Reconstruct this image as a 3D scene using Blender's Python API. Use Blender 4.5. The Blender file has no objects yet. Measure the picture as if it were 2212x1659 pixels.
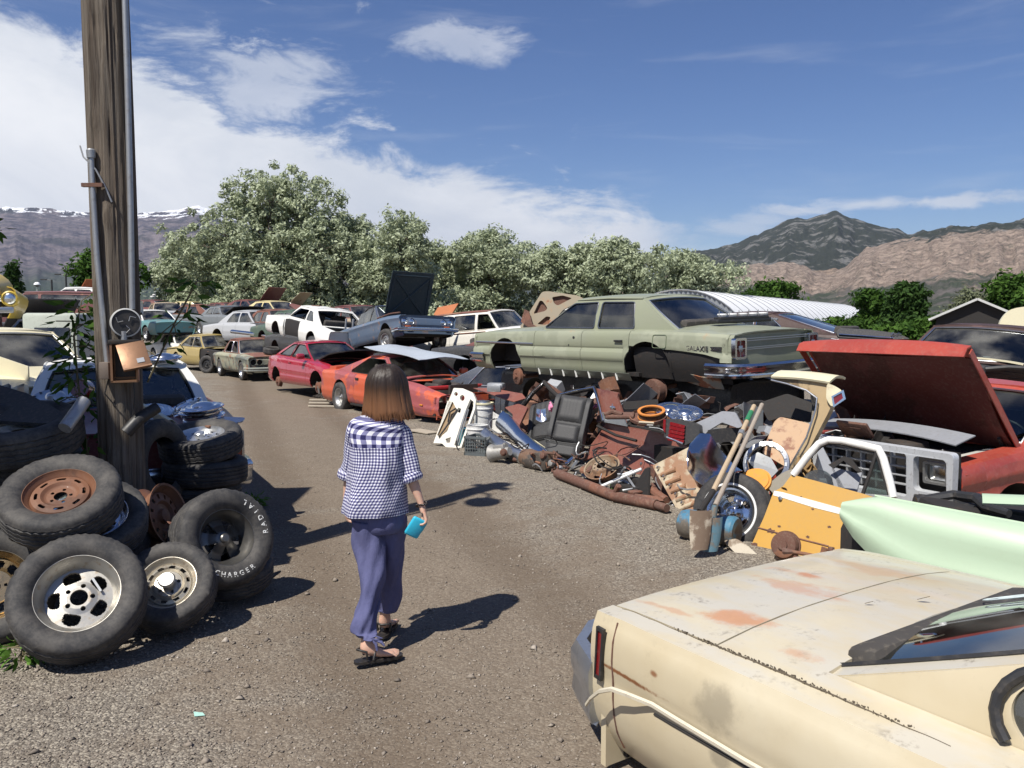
import bpy, bmesh, math, random
import numpy as np
from mathutils import Vector, Matrix, Euler, noise as mnoise
from mathutils.geometry import tessellate_polygon
R = math.radians
random.seed(7); np.random.seed(7)
SC = bpy.context.scene
COL = SC.collection
CAM_H = 1.85; FPX = 1788.0; PITCH = math.atan(134.5/FPX)
cam = bpy.data.cameras.new('camera'); camo = bpy.data.objects.new('camera', cam); COL.objects.link(camo)
cam.sensor_width = 36.0; cam.lens = 36.0*FPX/2212.0
cam.clip_start = 0.05; cam.clip_end = 40000
camo.location = (0, 0, CAM_H); camo.rotation_euler = (math.pi/2-PITCH, 0, 0)
SC.camera = camo
SUN_EL = R(56); SUN_AZ = math.atan2(-0.61, -0.79)      # sun stands behind and to the left of the camera
sun = bpy.data.lights.new('sun', 'SUN'); sun.energy = 5.0; sun.angle = R(0.53); sun.color = (1.0, 0.95, 0.87)
suno = bpy.data.objects.new('sun', sun); COL.objects.link(suno)
sd = Vector((-0.61*math.cos(SUN_EL), -0.79*math.cos(SUN_EL), math.sin(SUN_EL)))
suno.rotation_euler = sd.to_track_quat('Z', 'Y').to_euler()
suno.location = (-20, -20, 40)
SC.view_settings.view_transform = 'Standard'; SC.view_settings.look = 'None'
SC.view_settings.exposure = 0.42; SC.view_settings.gamma = 1.0; SC.view_settings.use_curve_mapping = False
SC.cycles.volume_bounces = 0
SC.cycles.max_bounces = 6; SC.cycles.transparent_max_bounces = 12
SC.cycles.use_denoising = True
try: SC.cycles.volume_step_rate = 10; SC.cycles.volume_max_steps = 16
except Exception: pass
class NB:
    """small node builder"""
    def __init__(s, nt): s.t = nt; s.n = nt.nodes; s.l = nt.links
    def new(s, typ, **kw):
        n = s.n.new(typ)
        for k, v in kw.items():
            if k == 'inp':
                for a, b in v.items():
                    if isinstance(b, bpy.types.NodeSocket): s.l.new(b, n.inputs[a])
                    else: n.inputs[a].default_value = b
            else: setattr(n, k, v)
        return n
    def m(s, op, a, b=0.0, c=0.0, clamp=False):
        n = s.n.new('ShaderNodeMath'); n.operation = op; n.use_clamp = clamp
        for i, v in enumerate((a, b, c)):
            if isinstance(v, bpy.types.NodeSocket): s.l.new(v, n.inputs[i])
            else: n.inputs[i].default_value = v
        return n.outputs[0]
    def ss(s, x, e0, e1):
        n = s.n.new('ShaderNodeMapRange'); n.interpolation_type = 'SMOOTHSTEP'
        for i, v in enumerate((x, e0, e1, 0.0, 1.0)):
            if isinstance(v, bpy.types.NodeSocket): s.l.new(v, n.inputs[i])
            else: n.inputs[i].default_value = v
        return n.outputs[0]
    def mix(s, f, a, b, mode='MIX'):
        n = s.n.new('ShaderNodeMix'); n.data_type = 'RGBA'; n.blend_type = mode
        for i, v in ((0, f), (6, a), (7, b)):
            if isinstance(v, bpy.types.NodeSocket): s.l.new(v, n.inputs[i])
            else: n.inputs[i].default_value = v if i == 0 else (tuple(v)+(1,))[:4]
        return n.outputs[2]
    def noise(s, vec, scale, detail=4, rough=0.55, dist=0.0):
        n = s.n.new('ShaderNodeTexNoise'); n.inputs['Scale'].default_value = scale
        n.inputs['Detail'].default_value = detail; n.inputs['Roughness'].default_value = rough; n.inputs['Distortion'].default_value = dist
        if vec is not None: s.l.new(vec, n.inputs['Vector'])
        return n.outputs[0]
    def mapv(s, vec, scale=(1, 1, 1), loc=(0, 0, 0), rot=(0, 0, 0)):
        n = s.n.new('ShaderNodeMapping'); s.l.new(vec, n.inputs[0])
        n.inputs['Scale'].default_value = scale; n.inputs['Location'].default_value = loc; n.inputs['Rotation'].default_value = rot
        return n.outputs[0]
world = bpy.data.worlds.new('World'); SC.world = world; world.use_nodes = True
wt = world.node_tree; wt.nodes.clear(); w = NB(wt)
skyn = w.new('ShaderNodeTexSky'); skyn.sky_type = 'NISHITA'; skyn.sun_disc = False
skyn.sun_elevation = SUN_EL; skyn.sun_rotation = SUN_AZ % (2*math.pi)
skyn.altitude = 1300; skyn.air_density = 1.0; skyn.dust_density = 0.6; skyn.ozone_density = 2.0
tc = w.new('ShaderNodeTexCoord').outputs['Generated']
sx = w.new('ShaderNodeSeparateXYZ', inp={0: tc})
az = w.m('MULTIPLY', w.m('ARCTAN2', sx.outputs[0], sx.outputs[1]), 57.2958)
el = w.m('MULTIPLY', w.m('ARCSINE', sx.outputs[2]), 57.2958)
cv = w.new('ShaderNodeCombineXYZ', inp={0: az, 1: el, 2: 0.0}).outputs[0]
n1 = w.noise(w.mapv(cv, (0.035, 0.10, 1), rot=(0, 0, R(12))), 1.0, 8, 0.62, 0.6)
n2 = w.noise(w.mapv(cv, (0.13, 0.34, 1), (3.1, 1.7, 0), (0, 0, R(14))), 1.0, 9, 0.66, 0.5)
n3 = w.noise(w.mapv(cv, (0.06, 0.45, 1), (7.7, 4.0, 0), (0, 0, R(-2))), 1.0, 7, 0.6, 0.8)
edge = w.m('MULTIPLY_ADD', az, -0.262, 9.3)
edge = w.m('MINIMUM', edge, 22.0)
edge = w.m('MULTIPLY', edge, w.ss(az, -175.0, -70.0))
d = w.m('SUBTRACT', edge, el)                                      # degrees below the edge of the cloud bank
dn = w.m('ADD', d, w.m('MULTIPLY', w.m('SUBTRACT', n2, 0.5), 9.0))
bank = w.ss(dn, -0.4, 1.6)
bank = w.m('MULTIPLY', bank, w.m('SUBTRACT', 1.0, w.ss(w.m('ADD', az, w.m('MULTIPLY', n1, 8.0)), 11.0, 20.0)))
thr = w.m('MULTIPLY_ADD', w.m('ABSOLUTE', d), 0.014, 0.52)
wisp = w.m('MULTIPLY', w.ss(n2, thr, w.m('ADD', thr, 0.16)), 0.75)
wisp = w.m('MULTIPLY', wisp, w.m('SUBTRACT', 1.0, w.ss(az, 2.0, 12.0)))
wisp = w.m('MULTIPLY', wisp, w.ss(az, -30.0, -24.0))
def puff(a0, e0, ra, re, k):
    da = w.m('DIVIDE', w.m('SUBTRACT', az, a0), ra); de = w.m('DIVIDE', w.m('SUBTRACT', el, e0), re)
    r2 = w.m('SQRT', w.m('ADD', w.m('MULTIPLY', da, da), w.m('MULTIPLY', de, de)))
    r2 = w.m('ADD', r2, w.m('MULTIPLY', w.m('SUBTRACT', n2, 0.5), 4.6))
    return w.m('MULTIPLY', w.m('SUBTRACT', 1.0, w.ss(r2, 0.2, 1.15)), k)
cl = w.m('MAXIMUM', bank, wisp)
for a in ((-4.3, 18.2, 3.4, 1.3, 0.50), (-16.0, 15.8, 6.5, 2.4, 0.62), (15.5, 6.2, 3.2, 0.8, 0.5),
          (26, 7.3, 8, 0.55, 0.75)):
    cl = w.m('MAXIMUM', cl, puff(*a))
veil = w.m('MULTIPLY', w.ss(n3, 0.52, 0.80), 0.16)
cl = w.m('MAXIMUM', cl, veil)
cl = w.m('MULTIPLY', cl, w.ss(el, -2.0, 1.0))
shade = w.m('MULTIPLY_ADD', n1, 0.55, 0.60)
ccol = w.mix(w.ss(n1, 0.35, 0.7), (0.66, 0.70, 0.77), (0.93, 0.94, 0.96))
skyc = w.new('ShaderNodeHueSaturation', inp={'Hue': 0.512, 'Saturation': 1.22, 'Value': 1.0, 'Color': skyn.outputs[0]}).outputs[0]
bg1 = w.new('ShaderNodeBackground', inp={0: skyc, 1: 0.076})
bg2 = w.new('ShaderNodeBackground', inp={0: ccol, 1: 0.80})
mx = w.new('ShaderNodeMixShader', inp={0: cl, 1: bg1.outputs[0], 2: bg2.outputs[0]})
wo = w.new('ShaderNodeOutputWorld', inp={0: mx.outputs[0]})
_c, _s = math.cos(PITCH), math.sin(PITCH)
def ray(u, v):
    x = (u-1106)/FPX; y = (829.5-v)/FPX
    return Vector((x, _c+y*_s, -_s+y*_c))
def G(u, v, z=0.0):
    r = ray(u, v); return Vector((0, 0, CAM_H)) + r*((z-CAM_H)/r.z)
def P(u, v, Y):
    r = ray(u, v); return Vector((0, 0, CAM_H)) + r*(Y/r.y)
def link(o): COL.objects.link(o); return o
def props(o, label=None, cat=None, group=None, kind=None):
    if label: o['label'] = label
    if cat: o['category'] = cat
    if group: o['group'] = group
    if kind: o['kind'] = kind
    return o
def empty(name, loc=(0, 0, 0), rot=(0, 0, 0), label=None, cat=None, group=None):
    o = bpy.data.objects.new(name, None); link(o); o.location = loc; o.rotation_euler = rot; o.empty_display_size = 0.2
    return props(o, label, cat, group)
def mk(name, verts, faces, mat, parent=None, smooth=30, uv=None):
    me = bpy.data.meshes.new(name)
    me.from_pydata([tuple(v) for v in verts], [], [tuple(f) for f in faces])
    return mo(name, me, mat, parent, smooth)
def mo(name, me, mat, parent=None, smooth=30):
    if mat is not None:
        for m_ in (mat if isinstance(mat, (list, tuple)) else [mat]): me.materials.append(m_)
    if smooth and len(me.polygons):
        me.polygons.foreach_set('use_smooth', [True]*len(me.polygons))
        me.update()
        me.set_sharp_from_angle(angle=R(smooth))
    o = bpy.data.objects.new(name, me); link(o)
    if parent is not None: o.parent = parent
    return o
def npmesh(name, V, F, mat, parent=None, smooth=False, attr=None):
    """fast mesh from numpy arrays, F is (n,k)"""
    me = bpy.data.meshes.new(name); n, k = F.shape
    me.vertices.add(len(V)); me.vertices.foreach_set('co', np.ascontiguousarray(V, np.float32).ravel())
    me.loops.add(n*k); me.loops.foreach_set('vertex_index', np.ascontiguousarray(F, np.int32).ravel())
    me.polygons.add(n); me.polygons.foreach_set('loop_start', np.arange(0, n*k, k, dtype=np.int32))
    me.polygons.foreach_set('loop_total', np.full(n, k, np.int32))
    if smooth: me.polygons.foreach_set('use_smooth', np.ones(n, bool))
    me.update(calc_edges=True)
    if attr is not None:
        a = me.attributes.new('vary', 'FLOAT', 'POINT'); a.data.foreach_set('value', np.ascontiguousarray(attr, np.float32))
    if mat is not None: me.materials.append(mat)
    o = bpy.data.objects.new(name, me); link(o)
    if parent is not None: o.parent = parent
    return o
class MB:
    """collects shapes into one mesh"""
    def __init__(s): s.v = []; s.f = []
    def add(s, v, f, M=None):
        b = len(s.v)
        s.v += [tuple(M @ Vector(p)) if M is not None else tuple(p) for p in v]
        s.f += [tuple(b+i for i in q) for q in f]; return s
    def box(s, c, sz, rot=(0, 0, 0), bev=0.0, M=None):
        x, y, z = sz[0]/2, sz[1]/2, sz[2]/2
        if bev > 0:
            b = min(bev, x*.9, y*.9, z*.9); vs = [];
            bm = bmesh.new(); bmesh.ops.create_cube(bm, size=1, matrix=Matrix.Diagonal((2*x, 2*y, 2*z, 1)))
            bmesh.ops.bevel(bm, geom=bm.edges[:], offset=b, segments=2, affect='EDGES', profile=0.5)
            bm.verts.ensure_lookup_table(); vs = [v.co.copy() for v in bm.verts]; fs = [[v.index for v in f.verts] for f in bm.faces]; bm.free()
        else:
            vs = [Vector((i*x, j*y, k*z)) for i in (-1, 1) for j in (-1, 1) for k in (-1, 1)]
            fs = [(0, 1, 3, 2), (4, 6, 7, 5), (0, 4, 5, 1), (2, 3, 7, 6), (0, 2, 6, 4), (1, 5, 7, 3)]
        T = Matrix.Translation(Vector(c)) @ Euler(rot).to_matrix().to_4x4()
        if M is not None: T = M @ T
        return s.add(vs, fs, T)
    def tube(s, pts, r, n=8, cap=True, M=None):
        pts = [Vector(p) for p in pts]; rr = r if isinstance(r, (list, tuple)) else [r]*len(pts)
        vs = []; fs = []; up = None
        for i, p in enumerate(pts):
            t = (pts[min(i+1, len(pts)-1)]-pts[max(i-1, 0)]).normalized()
            if up is None: up = Vector((0, 0, 1)) if abs(t.z) < .9 else Vector((1, 0, 0))
            a = t.cross(up).normalized(); up = a.cross(t).normalized()
            for k in range(n):
                th = 2*math.pi*k/n; vs.append(p + (a*math.cos(th)+up*math.sin(th))*rr[i])
        for i in range(len(pts)-1):
            for k in range(n): fs.append((i*n+k, i*n+(k+1) % n, (i+1)*n+(k+1) % n, (i+1)*n+k))
        if cap: fs.append(tuple(range(n))[::-1]); fs.append(tuple(range((len(pts)-1)*n, len(pts)*n)))
        return s.add(vs, fs, M)
    def lathe(s, prof, n=32, M=None, close=False, wob=None):
        """prof: (r,h) list, axis z"""
        vs = []; fs = []; k = len(prof)
        for i in range(n):
            th = 2*math.pi*i/n
            for j, (r, h) in enumerate(prof):
                if wob: r, h = wob(th, j, r, h)
                vs.append((r*math.cos(th), r*math.sin(th), h))
        for i in range(n):
            i2 = (i+1) % n
            for j in range(k if close else k-1):
                j2 = (j+1) % k; fs.append((i*k+j, i2*k+j, i2*k+j2, i*k+j2))
        return s.add(vs, fs, M)
    def grid(s, A, M=None, th=0.0):
        """A[i][j] points; th>0 gives it a second face and a rim"""
        A = np.array([[tuple(p) for p in row] for row in A], float); n, m = A.shape[:2]
        ids = np.arange(n*m).reshape(n, m)
        f = [(ids[i, j], ids[i+1, j], ids[i+1, j+1], ids[i, j+1]) for i in range(n-1) for j in range(m-1)]
        vs = A.reshape(-1, 3)
        if th:
            gu = np.gradient(A, axis=0) if n > 1 else A*0; gv = np.gradient(A, axis=1)
            N = np.cross(gu, gv); L = np.linalg.norm(N, axis=2, keepdims=True); L[L == 0] = 1; N /= L
            B = (A-N*th).reshape(-1, 3); o = n*m
            vs = np.concatenate([vs, B])
            f += [(o+d_, o+c_, o+b_, o+a_) for (a_, b_, c_, d_) in f]
            ring = list(ids[:, 0]) + list(ids[-1, 1:]) + list(ids[-2::-1, -1]) + list(ids[0, -2:0:-1])
            for i in range(len(ring)):
                a_, b_ = ring[i], ring[(i+1) % len(ring)]; f.append((b_, a_, o+a_, o+b_))
        return s.add([tuple(p) for p in vs], [tuple(int(q) for q in x) for x in f], M)
    def poly(s, outer, holes=(), fn=None, th=0.01, M=None):
        """flat sheet with holes: outlines in 2D, fn(x,y,d) places a point at depth d"""
        loops = [[Vector((p[0], p[1], 0)) for p in outer]] + [[Vector((p[0], p[1], 0)) for p in h] for h in holes]
        tri = tessellate_polygon(loops); flat = [p for l in loops for p in l]
        if fn is None: fn = lambda x, y, d: (x, y, d)
        vs = [fn(p.x, p.y, 0.0) for p in flat]; fs = [tuple(t) for t in tri]
        if th:
            o = len(flat); vs += [fn(p.x, p.y, -th) for p in flat]; fs += [(o+c_, o+b_, o+a_) for a_, b_, c_ in fs]
            b = 0
            for l in loops:
                k = len(l)
                for i in range(k): fs.append((b+i, b+(i+1) % k, o+b+(i+1) % k, o+b+i))
                b += k
        return s.add(vs, fs, M)
    def build(s, name, mat, parent=None, smooth=30):
        o = mk(name, s.v, s.f, mat, parent, 0)
        me = o.data
        bm = bmesh.new(); bm.from_mesh(me); bmesh.ops.recalc_face_normals(bm, faces=bm.faces[:]); bm.to_mesh(me); bm.free()
        if smooth:
            me.polygons.foreach_set('use_smooth', [True]*len(me.polygons)); me.set_sharp_from_angle(angle=R(smooth))
        return o
def axisM(p, d, roll=0.0, up=(0, 0, 1)):
    """matrix with z along d"""
    d = Vector(d).normalized(); q = d.to_track_quat('Z', 'Y')
    return Matrix.Translation(Vector(p)) @ q.to_matrix().to_4x4() @ Matrix.Rotation(roll, 4, 'Z')
def rrect(x0, y0, x1, y1, r, n=4):
    pts = []
    for cx, cy, a0 in ((x1-r, y0+r, -90), (x1-r, y1-r, 0), (x0+r, y1-r, 90), (x0+r, y0+r, 180)):
        for i in range(n+1):
            a = R(a0+90*i/n); pts.append((cx+r*math.cos(a), cy+r*math.sin(a)))
    return pts
def roundpoly(pts, r, n=4):
    out = []; k = len(pts)
    for i in range(k):
        p = Vector(pts[i]).to_2d(); a = Vector(pts[i-1]).to_2d(); b = Vector(pts[(i+1) % k]).to_2d()
        da = (a-p); db = (b-p); rr = min(r, da.length*.45, db.length*.45)
        s0 = p+da.normalized()*rr; s1 = p+db.normalized()*rr
        for j in range(n+1):
            t = j/n; q = s0*(1-t)**2 + p*2*t*(1-t) + s1*t*t; out.append((q.x, q.y))
    return out
def circ(cx, cy, r, n=20, ry=None):
    return [(cx+r*math.cos(2*math.pi*i/n), cy+(ry or r)*math.sin(2*math.pi*i/n)) for i in range(n)]
def subdiv(pts, step):
    out = []; k = len(pts)
    for i in range(k):
        a = Vector(pts[i]); b = Vector(pts[(i+1) % k]); n = max(1, int((b-a).length/step))
        for j in range(n): q = a.lerp(b, j/n); out.append(tuple(q))
    return out
def textmesh(txt, size, mat, parent=None, name='lettering', ext=0.002, arc=None, M=None, bold=0.0):
    """raised lettering; arc=(radius,start angle,advance) sets letters round a circle"""
    mb = MB()
    ang = arc[1] if arc else 0.0
    for ch in (txt if arc else [txt]):
        if ch == ' ': ang += arc[2]*.6; continue
        cu = bpy.data.curves.new('t', 'FONT'); cu.body = ch; cu.size = size; cu.extrude = ext; cu.align_x = 'CENTER'; cu.offset = bold; cu.resolution_u = 3
        ob = bpy.data.objects.new('t', cu); me = ob.to_mesh()
        T = Matrix.Identity(4)
        if arc: T = Matrix.Rotation(ang+(math.pi/2 if arc[0] < 0 else -math.pi/2), 4, 'Z') @ Matrix.Translation((0, arc[0], 0)); ang += arc[2]
        if M is not None: T = M @ T
        mb.add([v.co for v in me.vertices], [tuple(p.vertices) for p in me.polygons], T)
        ob.to_mesh_clear(); bpy.data.objects.remove(ob); bpy.data.curves.remove(cu)
    return mb.build(name, mat, parent, 0)
def mat(name):
    m = bpy.data.materials.new(name); m.use_nodes = True; nt = m.node_tree; nt.nodes.clear(); return m, NB(nt)
def fin(nb, bsdf, disp=None):
    nb.new('ShaderNodeOutputMaterial', inp={0: bsdf})
def bump(nb, h, strength=0.3, dist=0.01):
    return nb.new('ShaderNodeBump', inp={'Height': h, 'Strength': strength, 'Distance': dist}).outputs[0]
def prin(nb, col, rough=0.5, metal=0.0, normal=None, spec=0.5, coat=0.0, alpha=None):
    b = nb.new('ShaderNodeBsdfPrincipled', inp={'Base Color': col if isinstance(col, bpy.types.NodeSocket) else (tuple(col)+(1,))[:4], 'Roughness': rough, 'Metallic': metal,
        'Specular IOR Level': spec, 'Coat Weight': coat, 'Coat Roughness': 0.08})
    if normal is not None: nb.l.new(normal, b.inputs['Normal'])
    return b.outputs[0]
def obco(nb): return nb.new('ShaderNodeTexCoord').outputs['Object']
_mc = {}
def plain(name, col, rough=0.6, metal=0.0, var=0.12, scale=8, bmp=0.15, coat=0.0, dirt=0.25, dirtcol=(0.16, 0.13, 0.10)):
    """plain surface with slight unevenness and dirt"""
    if name in _mc: return _mc[name]
    m, b = mat(name); o = obco(b)
    n = b.noise(o, scale, 5); n2 = b.noise(o, scale*3.3, 4)
    c = b.mix(n, tuple(x*(1-var) for x in col), tuple(min(1, x*(1+var)) for x in col))
    if dirt: c = b.mix(b.m('MULTIPLY', b.ss(n2, 0.52, 0.72), dirt), c, dirtcol)
    r = b.m('MULTIPLY_ADD', n2, 0.25, rough-0.12, clamp=True)
    fin(b, prin(b, c, r, metal, bump(b, n2, bmp, 0.004) if bmp else None, coat=coat)); _mc[name] = m; return m
def paint(name, col, rust=0.2, rough=0.35, col2=None, c2=0.0, fade=0.25, rustcol=(0.20, 0.075, 0.035), dust=0.25, scale=1.0, coat=0.25, seed=0.0, streak=0.0):
    """weathered car paint: faded, dusty, with rust breaking through"""
    if name in _mc: return _mc[name]
    m, b = mat(name); o = b.mapv(obco(b), (1, 1, 1), (seed, seed*.7, seed*.3))
    nb_ = b.noise(o, 0.9*scale, 4, 0.6); nm = b.noise(o, 4.2*scale, 6, 0.68); nf = b.noise(o, 38*scale, 3, 0.6)
    c = b.mix(b.ss(nb_, 0.3, 0.75), col, tuple(min(1, x*(1-fade)+fade*0.42*(sum(col)/3+.35)) for x in col))
    if col2: c = b.mix(b.m('MULTIPLY', b.ss(b.m('ADD', nb_, b.m('MULTIPLY', b.m('SUBTRACT', nm, .5), .5)), 0.62-c2*.3, 0.68-c2*.3), 0.9), c, col2)
    d = b.m('MULTIPLY', b.ss(nf, 0.45, 0.75), dust*0.5)
    c = b.mix(d, c, (0.30, 0.26, 0.20))
    if rust > 0:
        t = 0.70-0.30*rust
        f = b.m('ADD', b.m('MULTIPLY', nm, 0.72), b.m('MULTIPLY', nb_, 0.28))
        rm = b.ss(f, t, t+0.035)
        halo = b.m('MULTIPLY', b.ss(f, t-0.06, t+0.02), 0.45)
        c = b.mix(halo, c, (0.42, 0.24, 0.12))
        rc = b.mix(nf, tuple(x*0.6 for x in rustcol), tuple(min(1, x*1.7) for x in rustcol))
        c = b.mix(rm, c, rc)
    if streak:
        st = b.noise(b.mapv(o, (9, 9, 0.7)), 1.0, 5, 0.6)
        c = b.mix(b.m('MULTIPLY', b.ss(st, 0.55, 0.75), streak), c, (0.33, 0.2, 0.11))
    rg = b.m('MULTIPLY_ADD', nm, 0.3, rough-0.1, clamp=True)
    if rust > 0: rg = b.m('MAXIMUM', rg, b.m('MULTIPLY', rm, 0.9))
    hgt = b.m('ADD', b.m('MULTIPLY', nf, 0.15), nb_)
    fin(b, prin(b, c, rg, 0.0, bump(b, hgt, 0.12, 0.01), coat=coat)); _mc[name] = m; return m
def chrome(name='worn_chrome', tint=(0.62, 0.64, 0.67), rough=0.14, rust=0.15):
    if name in _mc: return _mc[name]
    m, b = mat(name); o = obco(b); nm = b.noise(o, 6, 6, 0.7); nf = b.noise(o, 45, 3)
    rm = b.ss(b.m('ADD', b.m('MULTIPLY', nm, .7), b.m('MULTIPLY', nf, .3)), 0.68-0.2*rust, 0.74-0.2*rust)
    c = b.mix(rm, tint, (0.22, 0.11, 0.06))
    fin(b, prin(b, c, b.m('MULTIPLY_ADD', nm, 0.22, b.m('MULTIPLY_ADD', rm, 0.5, rough-0.09)), b.m('SUBTRACT', 1.0, b.m('MULTIPLY', rm, 0.9)), bump(b, nm, 0.08, 0.02))); _mc[name] = m; return m
def glassm(name='car_glass', tint=(0.42, 0.50, 0.48), dirty=0.12):
    if name in _mc: return _mc[name]
    m, b = mat(name); o = obco(b)
    fr = b.new('ShaderNodeFresnel', inp={'IOR': 1.5}).outputs[0]
    tr = b.new('ShaderNodeBsdfTransparent', inp={0: tuple(tint)+(1,)})
    gl = b.new('ShaderNodeBsdfGlossy', inp={0: (0.9, 0.93, 0.95, 1), 1: 0.03})
    df = b.new('ShaderNodeBsdfDiffuse', inp={0: (0.35, 0.34, 0.30, 1)})
    n = b.noise(o, 2.2, 3, 0.5)
    s1 = b.new('ShaderNodeMixShader', inp={0: b.m('MULTIPLY_ADD', fr, 1.3, 0.03), 1: tr.outputs[0], 2: gl.outputs[0]})
    s2 = b.new('ShaderNodeMixShader', inp={0: b.m('MULTIPLY', b.ss(n, 0.35, 0.8), dirty), 1: s1.outputs[0], 2: df.outputs[0]})
    fin(b, s2.outputs[0]); _mc[name] = m; return m
def rubber(name='tyre_rubber', base=(0.026, 0.026, 0.028), dust=0.42):
    if name in _mc: return _mc[name]
    m, b = mat(name); o = obco(b)
    n = b.noise(o, 7, 6, 0.7); nf = b.noise(o, 60, 3, 0.6)
    c = b.mix(b.m('MULTIPLY', b.ss(b.m('ADD', b.m('MULTIPLY', n, .75), b.m('MULTIPLY', nf, .25)), 0.36, 0.68), dust), base, (0.17, 0.155, 0.135))
    fin(b, prin(b, c, 0.72, 0, bump(b, nf, 0.25, 0.003), spec=0.35)); _mc[name] = m; return m
def foliage(name, c1, c2, trans=0.3, rough=0.6):
    if name in _mc: return _mc[name]
    m, b = mat(name)
    a = b.new('ShaderNodeAttribute', attribute_name='vary').outputs['Fac']
    c = b.mix(a, c1, c2)
    p = prin(b, c, .75, 0, spec=0.12)
    t = b.new('ShaderNodeBsdfTranslucent', inp={0: c})
    s = b.new('ShaderNodeMixShader', inp={0: trans, 1: p, 2: t.outputs[0]})
    fin(b, s.outputs[0]); _mc[name] = m; return m
M_RUBBER = rubber(); M_RUBBER_DARK = rubber('dark_rubber', (0.022, 0.022, 0.024), 0.3)
M_CHROME = chrome(); M_CHROME_CLEAN = chrome('bright_chrome', (0.76, 0.77, 0.78), 0.19, 0.0)
M_CHROME_DULL = chrome('dull_chrome', (0.5, 0.51, 0.52), 0.32, 0.3)
M_ALU = plain('cast_aluminium', (0.42, 0.42, 0.41), 0.42, 0.85, dirt=0.4)
M_GLASS = glassm(); M_GLASS_DARK = glassm('dark_glass', (0.16, 0.20, 0.20), 0.18); M_GLASS_DUSTY = glassm('dusty_glass', (0.34, 0.36, 0.36), 0.38)
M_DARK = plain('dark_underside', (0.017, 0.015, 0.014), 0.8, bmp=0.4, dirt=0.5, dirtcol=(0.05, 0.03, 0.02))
M_BLACK = plain('black_plastic', (0.02, 0.02, 0.021), 0.5, dirt=0.2)
M_RUST = paint('rusted_steel', (0.17, 0.065, 0.035), 0.0, 0.8, (0.11, 0.05, 0.035), 0.5, 0.2, coat=0.0, dust=0.5)
M_RUST_BROWN = paint('brown_rust', (0.115, 0.05, 0.032), 0.0, 0.85, (0.20, 0.09, 0.05), 0.35, 0.2, coat=0.0, dust=0.4)
M_INTERIOR = plain('worn_interior', (0.05, 0.045, 0.04), 0.8, bmp=0.5, dirt=0.4, dirtcol=(0.2, 0.17, 0.13))
M_CLOTH_BLACK = plain('charcoal_vinyl', (0.032, 0.032, 0.033), 0.62, bmp=0.3, scale=25, dirt=0.5, dirtcol=(0.1, 0.095, 0.09))
M_WOOD = plain('bare_wood', (0.30, 0.21, 0.12), 0.8, scale=14)
M_STEELGREY = plain('galvanised_steel', (0.36, 0.37, 0.38), 0.45, 0.6, dirt=0.3)
M_SHEET_GREY = plain('grey_sheet_metal', (0.30, 0.31, 0.33), 0.5, 0.2, dirt=0.3)
M_REDLENS = plain('red_lens', (0.17, 0.008, 0.010), 0.2, dirt=0.15, bmp=0, coat=0.6)
M_AMBER = plain('amber_lens', (0.6, 0.22, 0.02), 0.2, dirt=0.1, bmp=0, coat=0.5)
M_LAMPGLASS = chrome('headlamp_glass', (0.75, 0.77, 0.78), 0.2, 0.0)
M_WHITE = paint('old_white_paint', (0.78, 0.77, 0.72), 0.08, 0.4, dust=0.3)
M_WHITEPRINT = plain('white_lettering', (0.75, 0.75, 0.72), 0.6, dirt=0.3, bmp=0)
def _h(ix, iy, s):
    n = (ix*374761393 + iy*668265263 + s*974711) & 0xffffffff
    n = ((n ^ (n >> 13))*1274126177) & 0xffffffff
    return ((n ^ (n >> 16)) & 0xffff)/65535.0
def vnoise(x, y, s=0):
    x = np.asarray(x, float); y = np.asarray(y, float)
    ix = np.floor(x).astype(np.int64); iy = np.floor(y).astype(np.int64); fx = x-ix; fy = y-iy
    fx = fx*fx*(3-2*fx); fy = fy*fy*(3-2*fy)
    a = _h(ix, iy, s); b = _h(ix+1, iy, s); c = _h(ix, iy+1, s); d = _h(ix+1, iy+1, s)
    return (a*(1-fx)+b*fx)*(1-fy)+(c*(1-fx)+d*fx)*fy
def fbm(x, y, o=5, s=0, g=0.5, ridge=False):
    t = 0; a = 1; n = 0
    for i in range(o):
        v = vnoise(x*2**i+i*17.3, y*2**i-i*9.1, s+i)
        if ridge: v = 1-abs(2*v-1)
        t = t+a*v; n += a; a *= g
    return t/n
ROAD_P = np.array([-0.3, 5.0]); ROAD_D = np.array([-0.333, 0.943])
def road_dist(x, y):
    return (x-ROAD_P[0])*ROAD_D[1]-(y-ROAD_P[1])*ROAD_D[0]
def ground_z(x, y):
    r = np.hypot(x, y); k = np.clip((60-r)/30, 0, 1)
    rd = road_dist(x, y)
    z = (fbm(x*.35, y*.35, 4, 3)-.5)*.07 + (fbm(x*2.1, y*2.1, 3, 5)-.5)*.022
    z = z + .03*np.clip((np.abs(rd)-1.6)/1.5, 0, 1) - .012*np.exp(-((np.abs(rd)-.75)/.28)**2)
    return z*k*np.clip((r-1.0)/2, 0, 1)
def gz(x, y): return float(ground_z(np.array([x]), np.array([y]))[0])
nr, na = 300, 420
rr = np.concatenate([[0.0], np.geomspace(0.6, 16000, nr-1)]); aa = np.linspace(0, 2*np.pi, na, endpoint=False)
RR, AA = np.meshgrid(rr, aa, indexing='ij'); X = RR*np.sin(AA); Y = RR*np.cos(AA); Z = ground_z(X, Y)
V = np.stack([X, Y, Z], -1).reshape(-1, 3); ids = np.arange(nr*na).reshape(nr, na); i2 = np.roll(ids, -1, 1)
F = np.stack([ids[:-1], ids[1:], i2[1:], i2[:-1]], -1).reshape(-1, 4)
m, b = mat('gravel_and_dirt'); o = obco(b)
sp = b.new('ShaderNodeSeparateXYZ', inp={0: o})
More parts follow.
